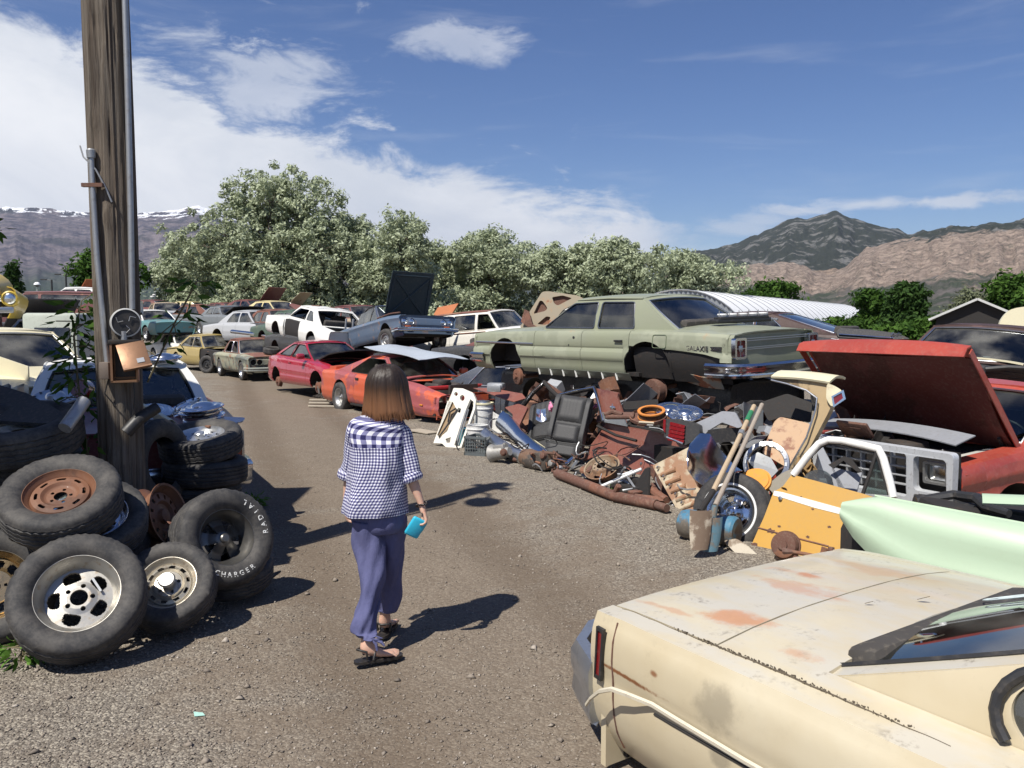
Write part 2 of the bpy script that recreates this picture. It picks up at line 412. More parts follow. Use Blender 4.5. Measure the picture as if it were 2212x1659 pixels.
rd = b.m('SUBTRACT', b.m('MULTIPLY', b.m('SUBTRACT', sp.outputs[0], ROAD_P[0]), ROAD_D[1]), b.m('MULTIPLY', b.m('SUBTRACT', sp.outputs[1], ROAD_P[1]), ROAD_D[0]))
nl = b.noise(o, 0.35, 6, 0.65); nm = b.noise(o, 2.2, 7, 0.7); nf = b.noise(o, 26, 5, 0.7)
vor = b.new('ShaderNodeTexVoronoi', inp={'Vector': o, 'Scale': 85.0, 'Randomness': 1.0})
vor2 = b.new('ShaderNodeTexVoronoi', inp={'Vector': o, 'Scale': 27.0, 'Randomness': 1.0})
rk = b.ss(b.m('ADD', b.m('ABSOLUTE', rd), b.m('MULTIPLY', b.m('SUBTRACT', b.m('ADD', nl, nm), 1.0), 5.0)), 0.5, 2.3)
trk = b.m('SUBTRACT', 1.0, b.ss(b.m('ABSOLUTE', b.m('SUBTRACT', b.m('ABSOLUTE', rd), 0.75)), 0.05, 0.45))
gcol = b.mix(vor.outputs['Distance'], (0.275, 0.245, 0.205), (0.118, 0.102, 0.083))
vc = b.new('ShaderNodeSeparateColor', inp={0: vor.outputs['Color']}).outputs[0]
gcol = b.mix(b.m('MULTIPLY', b.ss(vc, 0.60, 0.9), 0.8), gcol, (0.40, 0.36, 0.29))
gcol = b.mix(b.m('MULTIPLY', b.ss(vc, 0.28, 0.05), 0.55), gcol, (0.055, 0.046, 0.037))
dcol = b.mix(nm, (0.122, 0.092, 0.066), (0.200, 0.156, 0.113))
dcol = b.mix(b.m('MULTIPLY', b.ss(nf, 0.5, 0.8), 0.5), dcol, (0.20, 0.17, 0.13))
c = b.mix(b.m('MULTIPLY_ADD', rk, 0.62, 0.30), dcol, gcol)
c = b.mix(b.m('MULTIPLY', trk, 0.35), c, (0.085, 0.060, 0.040))
c = b.mix(b.m('MULTIPLY', b.ss(nl, 0.55, 0.75), 0.3), c, (0.075, 0.058, 0.042))
dist = b.m('POWER', b.m('ADD', b.m('MULTIPLY', sp.outputs[0], sp.outputs[0]), b.m('MULTIPLY', sp.outputs[1], sp.outputs[1])), 0.5)
fieldc = b.mix(b.noise(o, 0.004, 4), (0.10, 0.115, 0.05), (0.20, 0.18, 0.10))
c = b.mix(b.ss(dist, 70, 160), c, fieldc)
hh = b.m('ADD', b.m('MULTIPLY', b.m('SUBTRACT', 1.0, vor.outputs['Distance']), b.m('MULTIPLY_ADD', rk, 0.5, 0.35)), b.m('MULTIPLY', b.m('SUBTRACT', 1.0, vor2.outputs['Distance']), 0.4))
hh = b.m('ADD', hh, b.m('MULTIPLY', nf, 0.5))
fin(b, prin(b, c, 0.95, 0, bump(b, hh, 0.85, 0.012), spec=0.15)); M_GROUND = m
g = npmesh('ground', V, F, m, smooth=True); g['kind'] = 'structure'
def stones(n, smin, smax, name, colr, seed, rmin=2.2, rmax=15, pw=1.0, box=None, sink=.35, label=None):
    rs = np.random.RandomState(seed)
    az = rs.uniform(-.62, .62, n*3); r = rmin*(rmax/rmin)**(rs.rand(n*3)**pw)
    x = r*np.sin(az); y = r*np.cos(az)
    keep = rs.rand(n*3) < (0.28+.72*np.clip((np.abs(road_dist(x, y))-.6)/1.8, 0, 1))*(.35+.65*fbm(x*.9, y*.9, 3, 9)*1.6)
    x, y = x[keep][:n], y[keep][:n]; n = len(x)
    s = smin+(smax-smin)*rs.rand(n)**3.0
    z = ground_z(x, y)
    t = np.array([[1, 0, 0], [-.5, .87, 0], [-.5, -.87, 0], [.2, .1, 1], [0.1, -.3, -1], [.6, .75, .45]], float)
    f = np.array([[0, 5, 3], [5, 1, 3], [1, 2, 3], [2, 0, 3], [5, 0, 4], [1, 5, 4], [2, 1, 4], [0, 2, 4]])
    pts = t[None]*(1+rs.uniform(-.35, .35, (n, 6, 3)))
    pts *= (s[:, None]*np.stack([np.ones(n), rs.uniform(.6, 1, n), rs.uniform(.35, .7, n)], -1))[:, None, :]
    a = rs.uniform(0, 6.28, n); ca, sa = np.cos(a)[:, None], np.sin(a)[:, None]
    X = pts[..., 0]*ca-pts[..., 1]*sa+x[:, None]; Y = pts[..., 0]*sa+pts[..., 1]*ca+y[:, None]; Z = pts[..., 2]+(z+s*sink*.5)[:, None]
    V = np.stack([X, Y, Z], -1).reshape(-1, 3); F = (f[None]+np.arange(n)[:, None, None]*6).reshape(-1, 3)
    o = npmesh(name, V, F, colr, attr=np.repeat(rs.rand(n), 6)); o['kind'] = 'stuff'; o['label'] = label; return o
m, b = mat('gravel_stone'); a = b.new('ShaderNodeAttribute', attribute_name='vary').outputs['Fac']
rp = b.new('ShaderNodeValToRGB'); b.l.new(a, rp.inputs[0]); e = rp.color_ramp.elements
e[0].color = (0.11, 0.093, 0.078, 1); e[1].color = (0.62, 0.56, 0.48, 1)
for p_, c_ in ((.35, (0.21, 0.175, 0.14, 1)), (.65, (0.29, 0.245, 0.195, 1)), (.88, (0.40, 0.35, 0.29, 1))):
    q = e.new(p_); q.color = c_
fin(b, prin(b, b.mix(b.noise(obco(b), 80, 3), rp.outputs[0], (0.2, 0.17, 0.14)), 0.9, spec=0.2)); M_STONE = m
stones(90000, .003, .012, 'gravel', m, 1, pw=.9, label='fine grey and brown gravel covering the yard road')
stones(700, .012, .034, 'loose_stones', m, 2, rmax=12, label='larger loose stones scattered over the gravel')
def interp_px(pts, n_az, a0, a1, dist):
    """crest height for evenly spaced azimuths from (u,v) of the outline at a distance"""
    rs = [ray(u, v) for u, v in pts]
    azs = [math.atan2(r.x, r.y) for r in rs]; els = [r.z/math.hypot(r.x, r.y) for r in rs]
    A = np.linspace(a0, a1, n_az); E = np.interp(A, azs, els)
    k = np.array([1, 2, 3, 2, 1])/9.; E = np.convolve(np.pad(E, 2, 'edge'), k, 'valid')
    return A, CAM_H+E*dist
def hill(name, pts, a0, a1, d0, d1, d2, prof, n_az, n_r, mat_, rough, seed, zb=-5, crest_noise=20, gul=2.6):
    A, H = interp_px(pts, n_az, R(a0), R(a1), d1)
    T = np.concatenate([np.linspace(0, 1, n_r), np.linspace(1, 2, n_r//4)[1:]])
    D = np.where(T <= 1, d0+(d1-d0)*T, d1+(d2-d1)*(T-1))
    AA, DD = np.meshgrid(A, D, indexing='ij'); TT = np.meshgrid(A, T, indexing='ij')[1]
    P_ = np.where(TT <= 1, np.interp(TT, [p[0] for p in prof], [p[1] for p in prof]), np.clip(1-(TT-1)**1.2, 0, 1))
    X = DD*np.sin(AA); Y = DD*np.cos(AA)
    sc = 1/(d1-d0)
    ar = AA*d1*sc*gul
    nz = fbm(ar*1.7+5, TT*1.1+3, 6, seed, .55, True)-.55           # gullies running down the slope
    nz2 = fbm(X*sc*9, Y*sc*9, 5, seed+20, .55)-.5
    k = np.clip(TT*1.4, 0, 1)*np.where(TT < 1, np.clip((1-TT)*4, 0.0, 1), .5)
    Z = H[:, None]*P_ + rough*H.max()*k*(nz*.9+nz2*.55) + crest_noise*(fbm(ar*7, TT*9, 4, seed+40)-.5)*np.clip(TT*2, 0, 1)
    Z[:, 0] = zb
    fade = np.minimum(np.clip((AA-R(a0))/R(3), 0, 1), np.clip((R(a1)-AA)/R(3), 0, 1)); Z = zb+(Z-zb)*fade
    V = np.stack([X, Y, Z], -1).reshape(-1, 3); n, q = AA.shape; ids = np.arange(n*q).reshape(n, q)
    F = np.stack([ids[:-1, :-1], ids[1:, :-1], ids[1:, 1:], ids[:-1, 1:]], -1).reshape(-1, 4)
    o = npmesh(name, V, F, mat_, smooth=True); o['kind'] = 'structure'; return o
m, b = mat('purple_mountain'); o = obco(b); z = b.new('ShaderNodeSeparateXYZ', inp={0: o}).outputs[2]
nA = b.noise(o, 0.0011, 8, 0.65); nB = b.noise(b.mapv(o, (1, 1, .25)), 0.008, 7, 0.7)
geo = b.new('ShaderNodeNewGeometry'); nz_ = b.new('ShaderNodeSeparateXYZ', inp={0: geo.outputs['Normal']}).outputs[2]
c = b.mix(b.ss(nB, 0.38, 0.62), (0.060, 0.055, 0.066), (0.180, 0.150, 0.150))
c = b.mix(b.m('MULTIPLY', b.ss(nA, 0.52, 0.62), 0.8), c, (0.040, 0.042, 0.040))
c = b.mix(b.m('SUBTRACT', 1.0, b.ss(b.m('ADD', z, b.m('MULTIPLY', b.m('SUBTRACT', nA, .5), 500.0)), 200, 430)), c, (0.045, 0.062, 0.036))
sn = b.ss(b.m('ADD', z, b.m('MULTIPLY', b.m('SUBTRACT', nB, 0.5), 620.0)), 1170, 1190)
sn = b.m('MULTIPLY', sn, b.ss(b.noise(o, 0.0055, 5, 0.6), 0.45, 0.50))
c = b.mix(sn, c, (0.85, 0.87, 0.9))
fin(b, prin(b, c, 0.95, 0, bump(b, nB, 0.8, 60.0), spec=0.1))
LP = [(-900, 480), (-500, 470), (-200, 462), (0, 458), (45, 453), (80, 457), (120, 462), (190, 463), (240, 468), (290, 465), (330, 459), (380, 452), (405, 448), (428, 443), (455, 452), (480, 462), (560, 495), (700, 540), (850, 560), (1000, 570), (1150, 585), (1300, 610), (1500, 640), (1800, 660)]
hill('mountain_range', LP, -48, 22, 3000, 10500, 12500, [(0, 0), (.22, .05), (.42, .17), (.6, .36), (.8, .68), (1, 1)], 900, 190, m, .17, 3, gul=6.5)
def cliffmat(name, tan, z0, z1, dark=(0.055, 0.062, 0.045)):
    m, b = mat(name); o = obco(b); z = b.new('ShaderNodeSeparateXYZ', inp={0: o}).outputs[2]
    nA = b.noise(o, 0.0035, 8, 0.66); nB = b.noise(b.mapv(o, (1, 1, 2.2)), 0.02, 7, 0.75, 0.4); nC = b.noise(b.mapv(o, (1, 1, .3)), 0.009, 6, .65)
    nD = b.noise(o, 0.05, 4, 0.7)
    rock = b.mix(b.ss(nB, 0.35, 0.65), tuple(x*.72 for x in tan), tuple(min(1, x*1.35) for x in tan))
    rock = b.mix(b.m('MULTIPLY', b.ss(nD, .50, .62), .7), rock, (0.12, 0.115, 0.085))
    green = b.mix(b.ss(nC, 0.52, 0.60), dark, (0.24, 0.235, 0.215))
    green = b.mix(b.m('MULTIPLY', b.ss(nD, .5, .6), .5), green, (0.035, 0.045, 0.030))
    lo = b.m('SUBTRACT', 1.0, b.ss(b.m('ADD', z, b.m('MULTIPLY', b.m('SUBTRACT', nA, .5), 260.0)), z0-15, z0+15))
    hi = b.ss(b.m('ADD', z, b.m('MULTIPLY', b.m('SUBTRACT', nA, .5), 240.0)), z1-8, z1+8)
    foot = b.mix(b.ss(nC, 0.42, 0.62), (0.085, 0.10, 0.062), (0.21, 0.185, 0.165))
    c = b.mix(hi, rock, green); c = b.mix(lo, c, foot)
    fin(b, prin(b, c, 0.95, 0, bump(b, b.m('ADD', nB, b.m('MULTIPLY', nC, .8)), 1.0, 45.0), spec=0.1)); return m
RB = [(1250, 640), (1400, 600), (1478, 551), (1530, 541), (1590, 530), (1625, 512), (1660, 492), (1700, 478), (1760, 468), (1800, 461), (1850, 470), (1880, 480), (1930, 492), (1962, 505), (2000, 499), (2060, 494), (2110, 488), (2212, 482), (2500, 470), (2900, 500), (3600, 560)]
hill('mountain', RB, 4, 62, 3000, 5600, 7000, [(0, 0), (.3, .25), (.6, .55), (.85, .85), (1, 1)], 800, 150, cliffmat('wooded_rock', (0.36, 0.27, 0.20), -200, 250), .20, 11, crest_noise=26, gul=5.5)
RF = [(1250, 660), (1430, 640), (1500, 608), (1547, 584), (1620, 575), (1692, 566), (1740, 575), (1790, 592), (1830, 575), (1863, 548), (1917, 522), (1960, 512), (2001, 508), (2040, 500), (2085, 496), (2130, 484), (2165, 480), (2212, 477), (2400, 470), (2700, 490), (3500, 560)]
hill('cliffs', RF, 3, 62, 1700, 3900, 4600, [(0, 0), (.35, .14), (.62, .36), (.74, .62), (.86, .86), (1, 1)], 900, 190, cliffmat('tan_cliff', (0.40, 0.31, 0.245), 120, 330, (0.06, 0.068, 0.05)), .24, 23, crest_noise=30, gul=7.0)
rs = np.random.RandomState(4); mb = []; FV = []; FF = []; n = 900
az_ = rs.uniform(R(-36), R(-20), n); dd = rs.uniform(3150, 5600, n)**1.0
rngT = bpy.data.objects['mountain_range']
from mathutils.bvhtree import BVHTree
co = np.zeros(len(rngT.data.vertices)*3, np.float32); rngT.data.vertices.foreach_get('co', co); co = co.reshape(900, -1, 3)
Aaz = np.linspace(R(-48), R(22), 900); Dd = np.hypot(co[200, :, 0], co[200, :, 1])
cube = np.array([[i, j, k] for i in (-.5, .5) for j in (-.5, .5) for k in (0, 1)], float)
cf = np.array([(0, 1, 3, 2), (4, 6, 7, 5), (0, 4, 5, 1), (2, 3, 7, 6), (1, 5, 7, 3)])
for i in range(n):
    ia = int(np.clip(np.searchsorted(Aaz, az_[i]), 1, 899)); jd = int(np.clip(np.searchsorted(Dd[:180], dd[i]), 1, 179))
    zz = co[ia, jd, 2]; s = rs.uniform(10, 26); hgt = rs.uniform(5, 9)
    FV.append(cube*[s, s*.7, hgt]+[dd[i]*math.sin(az_[i]), dd[i]*math.cos(az_[i]), zz-1]); FF.append(cf+8*i)
m, b = mat('town_house_walls'); a = b.new('ShaderNodeAttribute', attribute_name='vary').outputs['Fac']
fin(b, prin(b, b.mix(b.ss(a, .5, .75), (0.10, 0.12, 0.07), (0.62, 0.60, 0.57)), .8))
o = npmesh('distant_town', np.concatenate(FV), np.concatenate(FF), m, attr=np.repeat(rs.rand(n), 8)); o['kind'] = 'stuff'; o['label'] = 'distant town of pale houses on the foothill'
m, b = mat('thin_haze'); pv = b.new('ShaderNodeVolumePrincipled', inp={'Color': (0.62, 0.74, 1.0, 1), 'Density': 0.000027, 'Anisotropy': 0.2})
b.new('ShaderNodeOutputMaterial', inp={1: pv.outputs[0]})
hz = MB().box((0, 0, 850), (33000, 33000, 1720)).build('haze', m, smooth=0); hz['kind'] = 'stuff'; hz['label'] = 'thin blue haze over the valley'
def leafmesh(name, cent, crad, nleaf, ls, mat_, parent, seed, up=.5, squash=.8, asp=.45):
    """leaves spread in clumps round the given centres"""
    rs = np.random.RandomState(seed); nc = len(cent); k = rs.randint(0, nc, nleaf)
    g_ = rs.normal(0, 1, (nleaf, 3)); g_ /= np.linalg.norm(g_, axis=1, keepdims=True)
    rad = crad[k]*(rs.rand(nleaf)**.45)
    p = cent[k]+g_*rad[:, None]*[1, 1, squash]
    nrm = g_*.8+rs.normal(0, .55, (nleaf, 3))+[0, 0, up]; nrm /= np.linalg.norm(nrm, axis=1, keepdims=True)
    t = np.cross(nrm, rs.normal(0, 1, (nleaf, 3))); t /= np.linalg.norm(t, axis=1, keepdims=True); bt = np.cross(nrm, t)
    s = ls*rs.uniform(.6, 1.35, nleaf)[:, None]
    q = np.stack([p-t*s, p-bt*s*asp, p+t*s, p+bt*s*asp], 1).reshape(-1, 3)
    F = np.arange(nleaf*4).reshape(-1, 4)
    cv_ = rs.rand(nc)[k]*.62+rs.rand(nleaf)*.38
    return npmesh(name, q, F, mat_, parent, attr=np.repeat(cv_, 4))
def limbs(base, h, r, lobes, rs, n=9, lean=.15):
    mb = MB(); top = Vector(base)+Vector((rs.uniform(-lean, lean)*h, rs.uniform(-lean, lean)*h, h*.45))
    mid = Vector(base).lerp(top, .5)+Vector((rs.uniform(-.1, .1), rs.uniform(-.1, .1), 0))*h*.3
    mb.tube([base, mid, top], [r, r*.75, r*.5], 8)
    for i in range(n):
        L = lobes[rs.randint(len(lobes))]
        e = Vector(L[:3])+Vector((rs.uniform(-.5, .5)*L[3], rs.uniform(-.5, .5)*L[4], rs.uniform(-.3, .6)*L[5]))
        s = mid.lerp(top, rs.uniform(.1, 1)); q = s.lerp(e, .5)+Vector((rs.uniform(-.12, .12), rs.uniform(-.12, .12), rs.uniform(.0, .15)))*h*.3
        mb.tube([s, q, e], [r*.38, r*.2, r*.05], 5)
        for _ in range(3):
            e2 = e+Vector((rs.uniform(-1, 1)*L[3]*.6, rs.uniform(-1, 1)*L[4]*.6, rs.uniform(-.4, .8)*L[5]*.6)); mb.tube([q.lerp(e, rs.uniform(.2, .9)), e2], [r*.1, r*.025], 4)
    return mb
M_BARK = plain('tree_bark', (0.085, 0.068, 0.052), 0.9, scale=3, dirt=0.3)
M_OLIVE = foliage('silvery_leaves', (0.20, 0.235, 0.135), (0.52, 0.57, 0.395), 0.28)
M_GREEN = foliage('green_leaves', (0.022, 0.055, 0.010), (0.085, 0.165, 0.028), 0.3)
M_DKGREEN = foliage('dark_green_leaves', (0.018, 0.045, 0.010), (0.055, 0.105, 0.025), 0.25)
M_PALE = foliage('pale_grey_leaves', (0.10, 0.12, 0.06), (0.22, 0.24, 0.15), 0.3)
def tree(name, cx, cy, w, h, mat_, seed, label, cat='tree', group=None, nleaf=26000, ls=.2, base_z=0., lowest=.12, crad=.62, dep=None, nl=8, dens=1.0):
    """w crown width, h total height"""
    rs = np.random.RandomState(seed); dep = dep or w*.8; t = empty(name, (cx, cy, base_z), label=label, cat=cat, group=group)
    lobes = []
    for i in range(nl):
        f = rs.uniform(0, 1)**.8; zz = h*(lowest+.18+(.84-lowest-.18)*f); shrink = math.sqrt(max(.12, 1-((zz/h-.45)/.62)**2))
        a = rs.uniform(0, 6.28); rr_ = rs.uniform(.15, .62)*shrink
        lobes.append((math.cos(a)*rr_*w*.55, math.sin(a)*rr_*dep*.55, zz, w*.25*rs.uniform(.75, 1.15), dep*.25*rs.uniform(.8, 1.1), h*.17*rs.uniform(.75, 1.15)))
    for i in range(max(3, nl//2)):
        a = 6.28*i/max(3, nl//2)+rs.uniform(-.4, .4); lobes.append((math.cos(a)*w*.30, math.sin(a)*dep*.30, h*(lowest+.17), w*.22, dep*.22, h*.17))
    lobes.append((0, 0, h*.84, w*.2, dep*.2, h*.14)); lobes.append((0, 0, h*.5, w*.33, dep*.33, h*.25))
    C_ = []; nper = int(30*dens*max(1, w*h/40))
    for L in lobes:
        g_ = rs.normal(0, 1, (nper, 3)); g_ /= np.linalg.norm(g_, axis=1, keepdims=True)
        C_.append(g_*(rs.uniform(.5, 1.12, (nper, 1))+(rs.rand(nper, 1) < .10)*rs.uniform(.05, .30, (nper, 1)))*np.array(L[3:])+np.array(L[:3]))
    C_ = np.concatenate(C_); C_ = C_[C_[:, 2] > h*.04]
    rad = crad*rs.uniform(.45, 1.25, len(C_))
    leafmesh('crown', C_, rad, nleaf, ls, mat_, t, seed+1)
    limbs((0, 0, -.1), h, max(.09, h*.028), lobes, rs, n=22).build('trunk', M_BARK, t)
    return t
def tree_px(name, u0, u1, vtop, Yd, mat_, seed, label, **kw):
    a = P((u0+u1)/2, 690, Yd); w_ = (u1-u0)/FPX*Yd*(1.3 if name == 'silvery_tree' else 1); h_ = (695-vtop)/FPX*Yd+CAM_H
    return tree(name, a.x, Yd, w_, h_, mat_, seed, label, **kw)
GO = 'silvery trees in a row behind the wrecked cars'
for i, (u0, u1, vt, Yd, nlf, lab) in enumerate((
    (318, 470, 515, 64, 22000, 'low rounded silvery tree left of the tallest one'),
    (425, 725, 372, 58, 60000, 'tallest and widest of the silvery trees behind the yard'),
    (668, 845, 468, 60, 28000, 'silvery tree directly right of the tallest one'),
    (775, 965, 462, 57, 32000, 'dense silvery tree behind the raised blue hood'),
    (945, 1165, 492, 62, 34000, 'greyer silvery tree with thin open branches right of the raised blue hood'),
    (872, 1015, 520, 63, 20000, 'low silvery tree filling the gap right of the raised blue hood'),
    (1130, 1300, 528, 60, 24000, 'low silvery tree behind the raised tan hood'),
    (1235, 1420, 512, 58, 28000, 'silvery tree with a thin shoot on top behind the green sedan roof'),
    (1370, 1578, 540, 60, 26000, 'last silvery tree beside the white arched building'))):
    tree_px('silvery_tree', u0, u1, vt, Yd, M_OLIVE, 100+i*7, lab, group=GO, nleaf=int(nlf*1.35), ls=.145, lowest=.03, crad=.62)
tree_px('poplar_tree', 18, 50, 562, 70, M_DKGREEN, 300, 'narrow dark poplar by the low white building', nleaf=7000, ls=.17, crad=.5, dep=1.6)
tree_px('shade_tree', 158, 325, 540, 62, M_GREEN, 310, 'fresh green tree behind the wooden pole', nleaf=16000, ls=.2, crad=.6)
tree_px('garden_tree', 1580, 1745, 606, 100, M_GREEN, 320, 'round green tree behind the white arched building', nleaf=11000, ls=.28, crad=.9)
tree_px('garden_tree', 1838, 1925, 628, 62, M_GREEN, 331, 'smaller of the two green trees right of the arched building', nleaf=9000, ls=.2, crad=.55)
tree_px('garden_tree', 1905, 2002, 606, 58, M_DKGREEN, 342, 'taller dark green tree right of the arched building', nleaf=12000, ls=.2, crad=.55)
tree_px('pale_tree', 2030, 2135, 628, 66, M_PALE, 351, 'pale thin tree left of the dark shed gable', nleaf=7000, ls=.16, crad=.7)
tree_px('garden_tree', 2105, 2260, 592, 56, M_GREEN, 366, 'green tree behind the dark shed gable', nleaf=14000, ls=.2, crad=.6)
for i, (u0, u1, vt) in enumerate(((195, 240, 668), (262, 315, 664))):
    tree_px('roadside_bush', u0-70, u1-80, vt-20, 120, M_DKGREEN, 400+i, ('left', 'right')[i]+' one of two low bushes under the tall lamp posts', cat='bush', nleaf=2500, ls=.3, lowest=0.0, crad=.8)
hd = empty('hedge', (0, 0, 0), label='leafy green hedge in front of the white arched building', cat='hedge')
rs = np.random.RandomState(9); A0 = P(1760, 720, 40); A1 = P(2060, 720, 37)
n = 340; t_ = rs.rand(n); hh_ = 1.5+.25*np.sin(t_*9)+rs.uniform(-.1, .28, n)
C_ = np.stack([A0.x+(A1.x-A0.x)*t_, A0.y+(A1.y-A0.y)*t_+rs.uniform(-.9, .9, n), hh_*rs.uniform(.05, 1, n)**.6], -1)
leafmesh('leaves', C_, np.full(n, .42), 22000, .13, M_GREEN, hd, 77)
mb = MB()
for i in range(26):
    q = A0.lerp(A1, (i+.5)/26); mb.tube([(q.x, q.y, -.05), (q.x+rs.uniform(-.3, .3), q.y+rs.uniform(-.3, .3), 1.3)], [.04, .015], 5)
mb.build('stems', M_BARK, hd)
o = bpy.data.objects['hedge']
M_POLY = plain('white_roof_sheet', (0.80, 0.80, 0.78), 0.45, var=.05, scale=1.5, dirt=.12)
hb = empty('arched_building', (0, 0, 0), label='long white arched building with a grey corrugated end wall', cat='building')
E0 = P(1464, 690, 52); E1 = P(1801, 690, 93); E0.z = E1.z = 0; ax = (E1-E0).normalized(); sdv = Vector((ax.y, -ax.x, 0)); RADH = 3.86; RW = 4.6; Lh = (E1-E0).length
def hoop(s, th): return E0+ax*s+sdv*(RW*math.cos(th))+Vector((0, 0, RADH*math.sin(th)))
nb_ = 26
for i in range(nb_):
    s0 = Lh*i/nb_+.06; s1 = Lh*(i+1)/nb_-.06
    MB().grid([[hoop(s, math.pi*j/24)*1.0+Vector((0, 0, .0)) for j in range(25)] for s in (s0, s0+.12, (s0+s1)/2, s1-.12, s1)], th=.05).build('roof_panel', M_POLY, hb)
mb = MB()
for i in range(nb_+1):
    s = Lh*i/nb_; mb.tube([hoop(s, math.pi*j/24)*1.0 for j in range(25)], .03, 6)
mb.build('rib', M_STEELGREY, hb).data.name = 'rib'
mb = MB(); N = 60
for k, s in ((0, .1), (1, Lh-.1)):
    row = []
    for i in range(N+1):
        x = -RW+2*RW*i/N; zt = RADH*math.sqrt(max(0, 1-(x/RW)**2)); off = .06*(1 if (i//1) % 2 else -1)
        row.append([E0+ax*(s+off)+sdv*x, E0+ax*(s+off)+sdv*x+Vector((0, 0, zt*.985))])
    MB().grid(row, th=.02).build('end_wall', plain('grey_corrugated_sheet', (0.34, 0.36, 0.38), 0.5, 0.3), hb, 0)
def gable(name, label, c, w_, d_, hw, hr, rot, mw, mr, over=.3, cat='building'):
    t = empty(name, c, (0, 0, rot), label=label, cat=cat); mb = MB()
    fr = [(-w_/2, 0), (w_/2, 0), (w_/2, hw), (0, hr), (-w_/2, hw)]
    for y in (-d_/2, d_/2): mb.poly(fr, fn=lambda x, z, q, y=y: (x, y+q*(1 if y < 0 else -1)*-1, z), th=.1)
    for x in (-w_/2+.05, w_/2-.05): mb.box((x, 0, hw/2), (.1, d_-.25, hw))
    mb.build('wall', mw, t, 0)
    for sg in (-1, 1):
        L = math.hypot(w_/2, hr-hw)+over; a = math.atan2(hr-hw, w_/2); cx = sg*(w_/2+over*math.cos(a))/2
        MB().box((cx, 0, hr+.06-math.sin(a)*L/2), (L, d_+2*over, .09), (0, sg*a, 0)).build('roof', mr, t, 0)
    return t
gp = P(2155, 690, 34); gable('shed', 'dark timber shed with pale edged gable roof beyond the cream car', (gp.x+.3, 36, 0), 3.0, 4, 2.0, 2.72, R(-30), M_DARK, plain('pale_roofing', (0.5, 0.5, 0.48), 0.6))
wb_ = P(85, 690, 160); t = empty('warehouse', (wb_.x, 160, 0), label='low white building below the water tower', cat='building')
for i in range(9): MB().box((-9.6+i*2.4, 0, 2.9), (2.36, 8, 5.8)).build('wall_panel', M_WHITE, t, 0)
MB().box((0, 0, 5.95), (22.2, 8.6, .3)).build('roof', M_SHEET_GREY, t, 0)
MB().box((15.5, 2, 2.4), (9, 6, 4.8)).build('annex', plain('grey_block_wall', (.4, .41, .42), .7), t, 0)
wt_ = P(82, 660, 1250); t = empty('water_tower', (wt_.x, 1250, 0), label='white water tower on dark legs in the far valley', cat='water tower')
zt = (695-612)/FPX*1250
MB().lathe([(0.01, 3.2), (2.4, 2.6), (4.0, 1.2), (4.6, -.6), (4.4, -1.4)], 20, M=Matrix.Translation((0, 0, zt))).build('tank', plain('tower_white', (.85, .86, .88), .5, dirt=.1), t)
MB().lathe([(4.4, -1.4), (3.2, -2.8), (.9, -4.0), (.01, -4.1)], 20, M=Matrix.Translation((0, 0, zt))).build('bowl', M_BLACK, t)
for i in range(6):
    a = 6.283*i/6; mb = MB().tube([(4.4*math.cos(a), 4.4*math.sin(a), zt-1.4), (6.2*math.cos(a), 6.2*math.sin(a), 0)], .22, 6); mb.build('leg', M_BLACK, t)
MB().tube([(0, 0, zt-4), (0, 0, 0)], .8, 10).build('riser', M_WHITE, t)
mb = MB()
for zz in (.35, .68):
    rr_ = 6.2-(1.8*zz)
    for i in range(6):
        a = 6.283*i/6; b2 = 6.283*(i+1)/6; mb.tube([(rr_*math.cos(a), rr_*math.sin(a), zt*zz), (rr_*math.cos(b2), rr_*math.sin(b2), zt*zz)], .09, 4)
mb.build('bracing', M_BLACK, t)
for (u, vt, lab) in ((107, 605, 'leftmost'), (134, 594, 'middle'), (160, 583, 'rightmost and tallest looking')):
    q = P(u+ (12 if u > 110 else 8), 690, 150); h_ = (695-vt)/FPX*150+CAM_H
    t = empty('lamp_post', (q.x, 150, 0), label=lab+' of the three tall dark lamp posts left of the wooden pole', cat='lamp post', group='tall lamp posts in the distance')
    MB().tube([(0, 0, 0), (0, 0, h_)], [.22, .16], 8).build('post', M_BLACK, t)
    MB().tube([(0, 0, h_-.15), (-1.0, 0, h_)], .06, 6).build('arm', M_BLACK, t)
    MB().box((-1.4, 0, h_+.02), (1.1, .5, .22), bev=.06).build('lamp_head', M_BLACK, t)
def tyre_mb(Ro, Ri, w, tread=True, N=72, flat=0.0, seed=0):
    """tyre lying on its axis z (axis along z, centred), Ro outer radius, Ri rim seat"""
    h = w/2; s = Ro-Ri
    prof = [(Ri-.004, -h*.70), (Ri+.010, -h*.84), (Ri+s*.22, -h*.97), (Ri+s*.5, -h*1.03), (Ri+s*.76, -h*.98), (Ri+s*.92, -h*.86), (Ro-.006, -h*.74)]
    g = .007 if tread else .0
    tr = []
    for k in range(5):
        a = -.66+.33*k*.94; b = a+.26
        tr += [(Ro-g, h*a-.001), (Ro, h*a+.004), (Ro, h*b-.004), (Ro-g, h*b+.001)]
    tr = [(r, hh) for r, hh in tr if abs(hh) < h*.75]
    prof = prof+tr+[(r, -z) for r, z in prof[::-1]]
    npf = len(prof)
    def wob(th, j, r, hh):
        if tread and r > Ro-.02:
            hh += .005*math.sin(th*36) if abs(hh) < h*.6 else 0
            if abs(hh) > h*.55 and int(th/(2*math.pi)*N) % 2: r -= .006
        if flat:                                  # sagging sidewall where it rests (towards -y)
            d = max(0, -math.sin(th)-.80)*flat*6;
            if r > Ri+.02: r -= d*(r-Ri)/s*.9; hh *= 1+d*2.2
        return r, hh
    mb = MB(); mb.lathe(prof, N, wob=wob)
    return mb
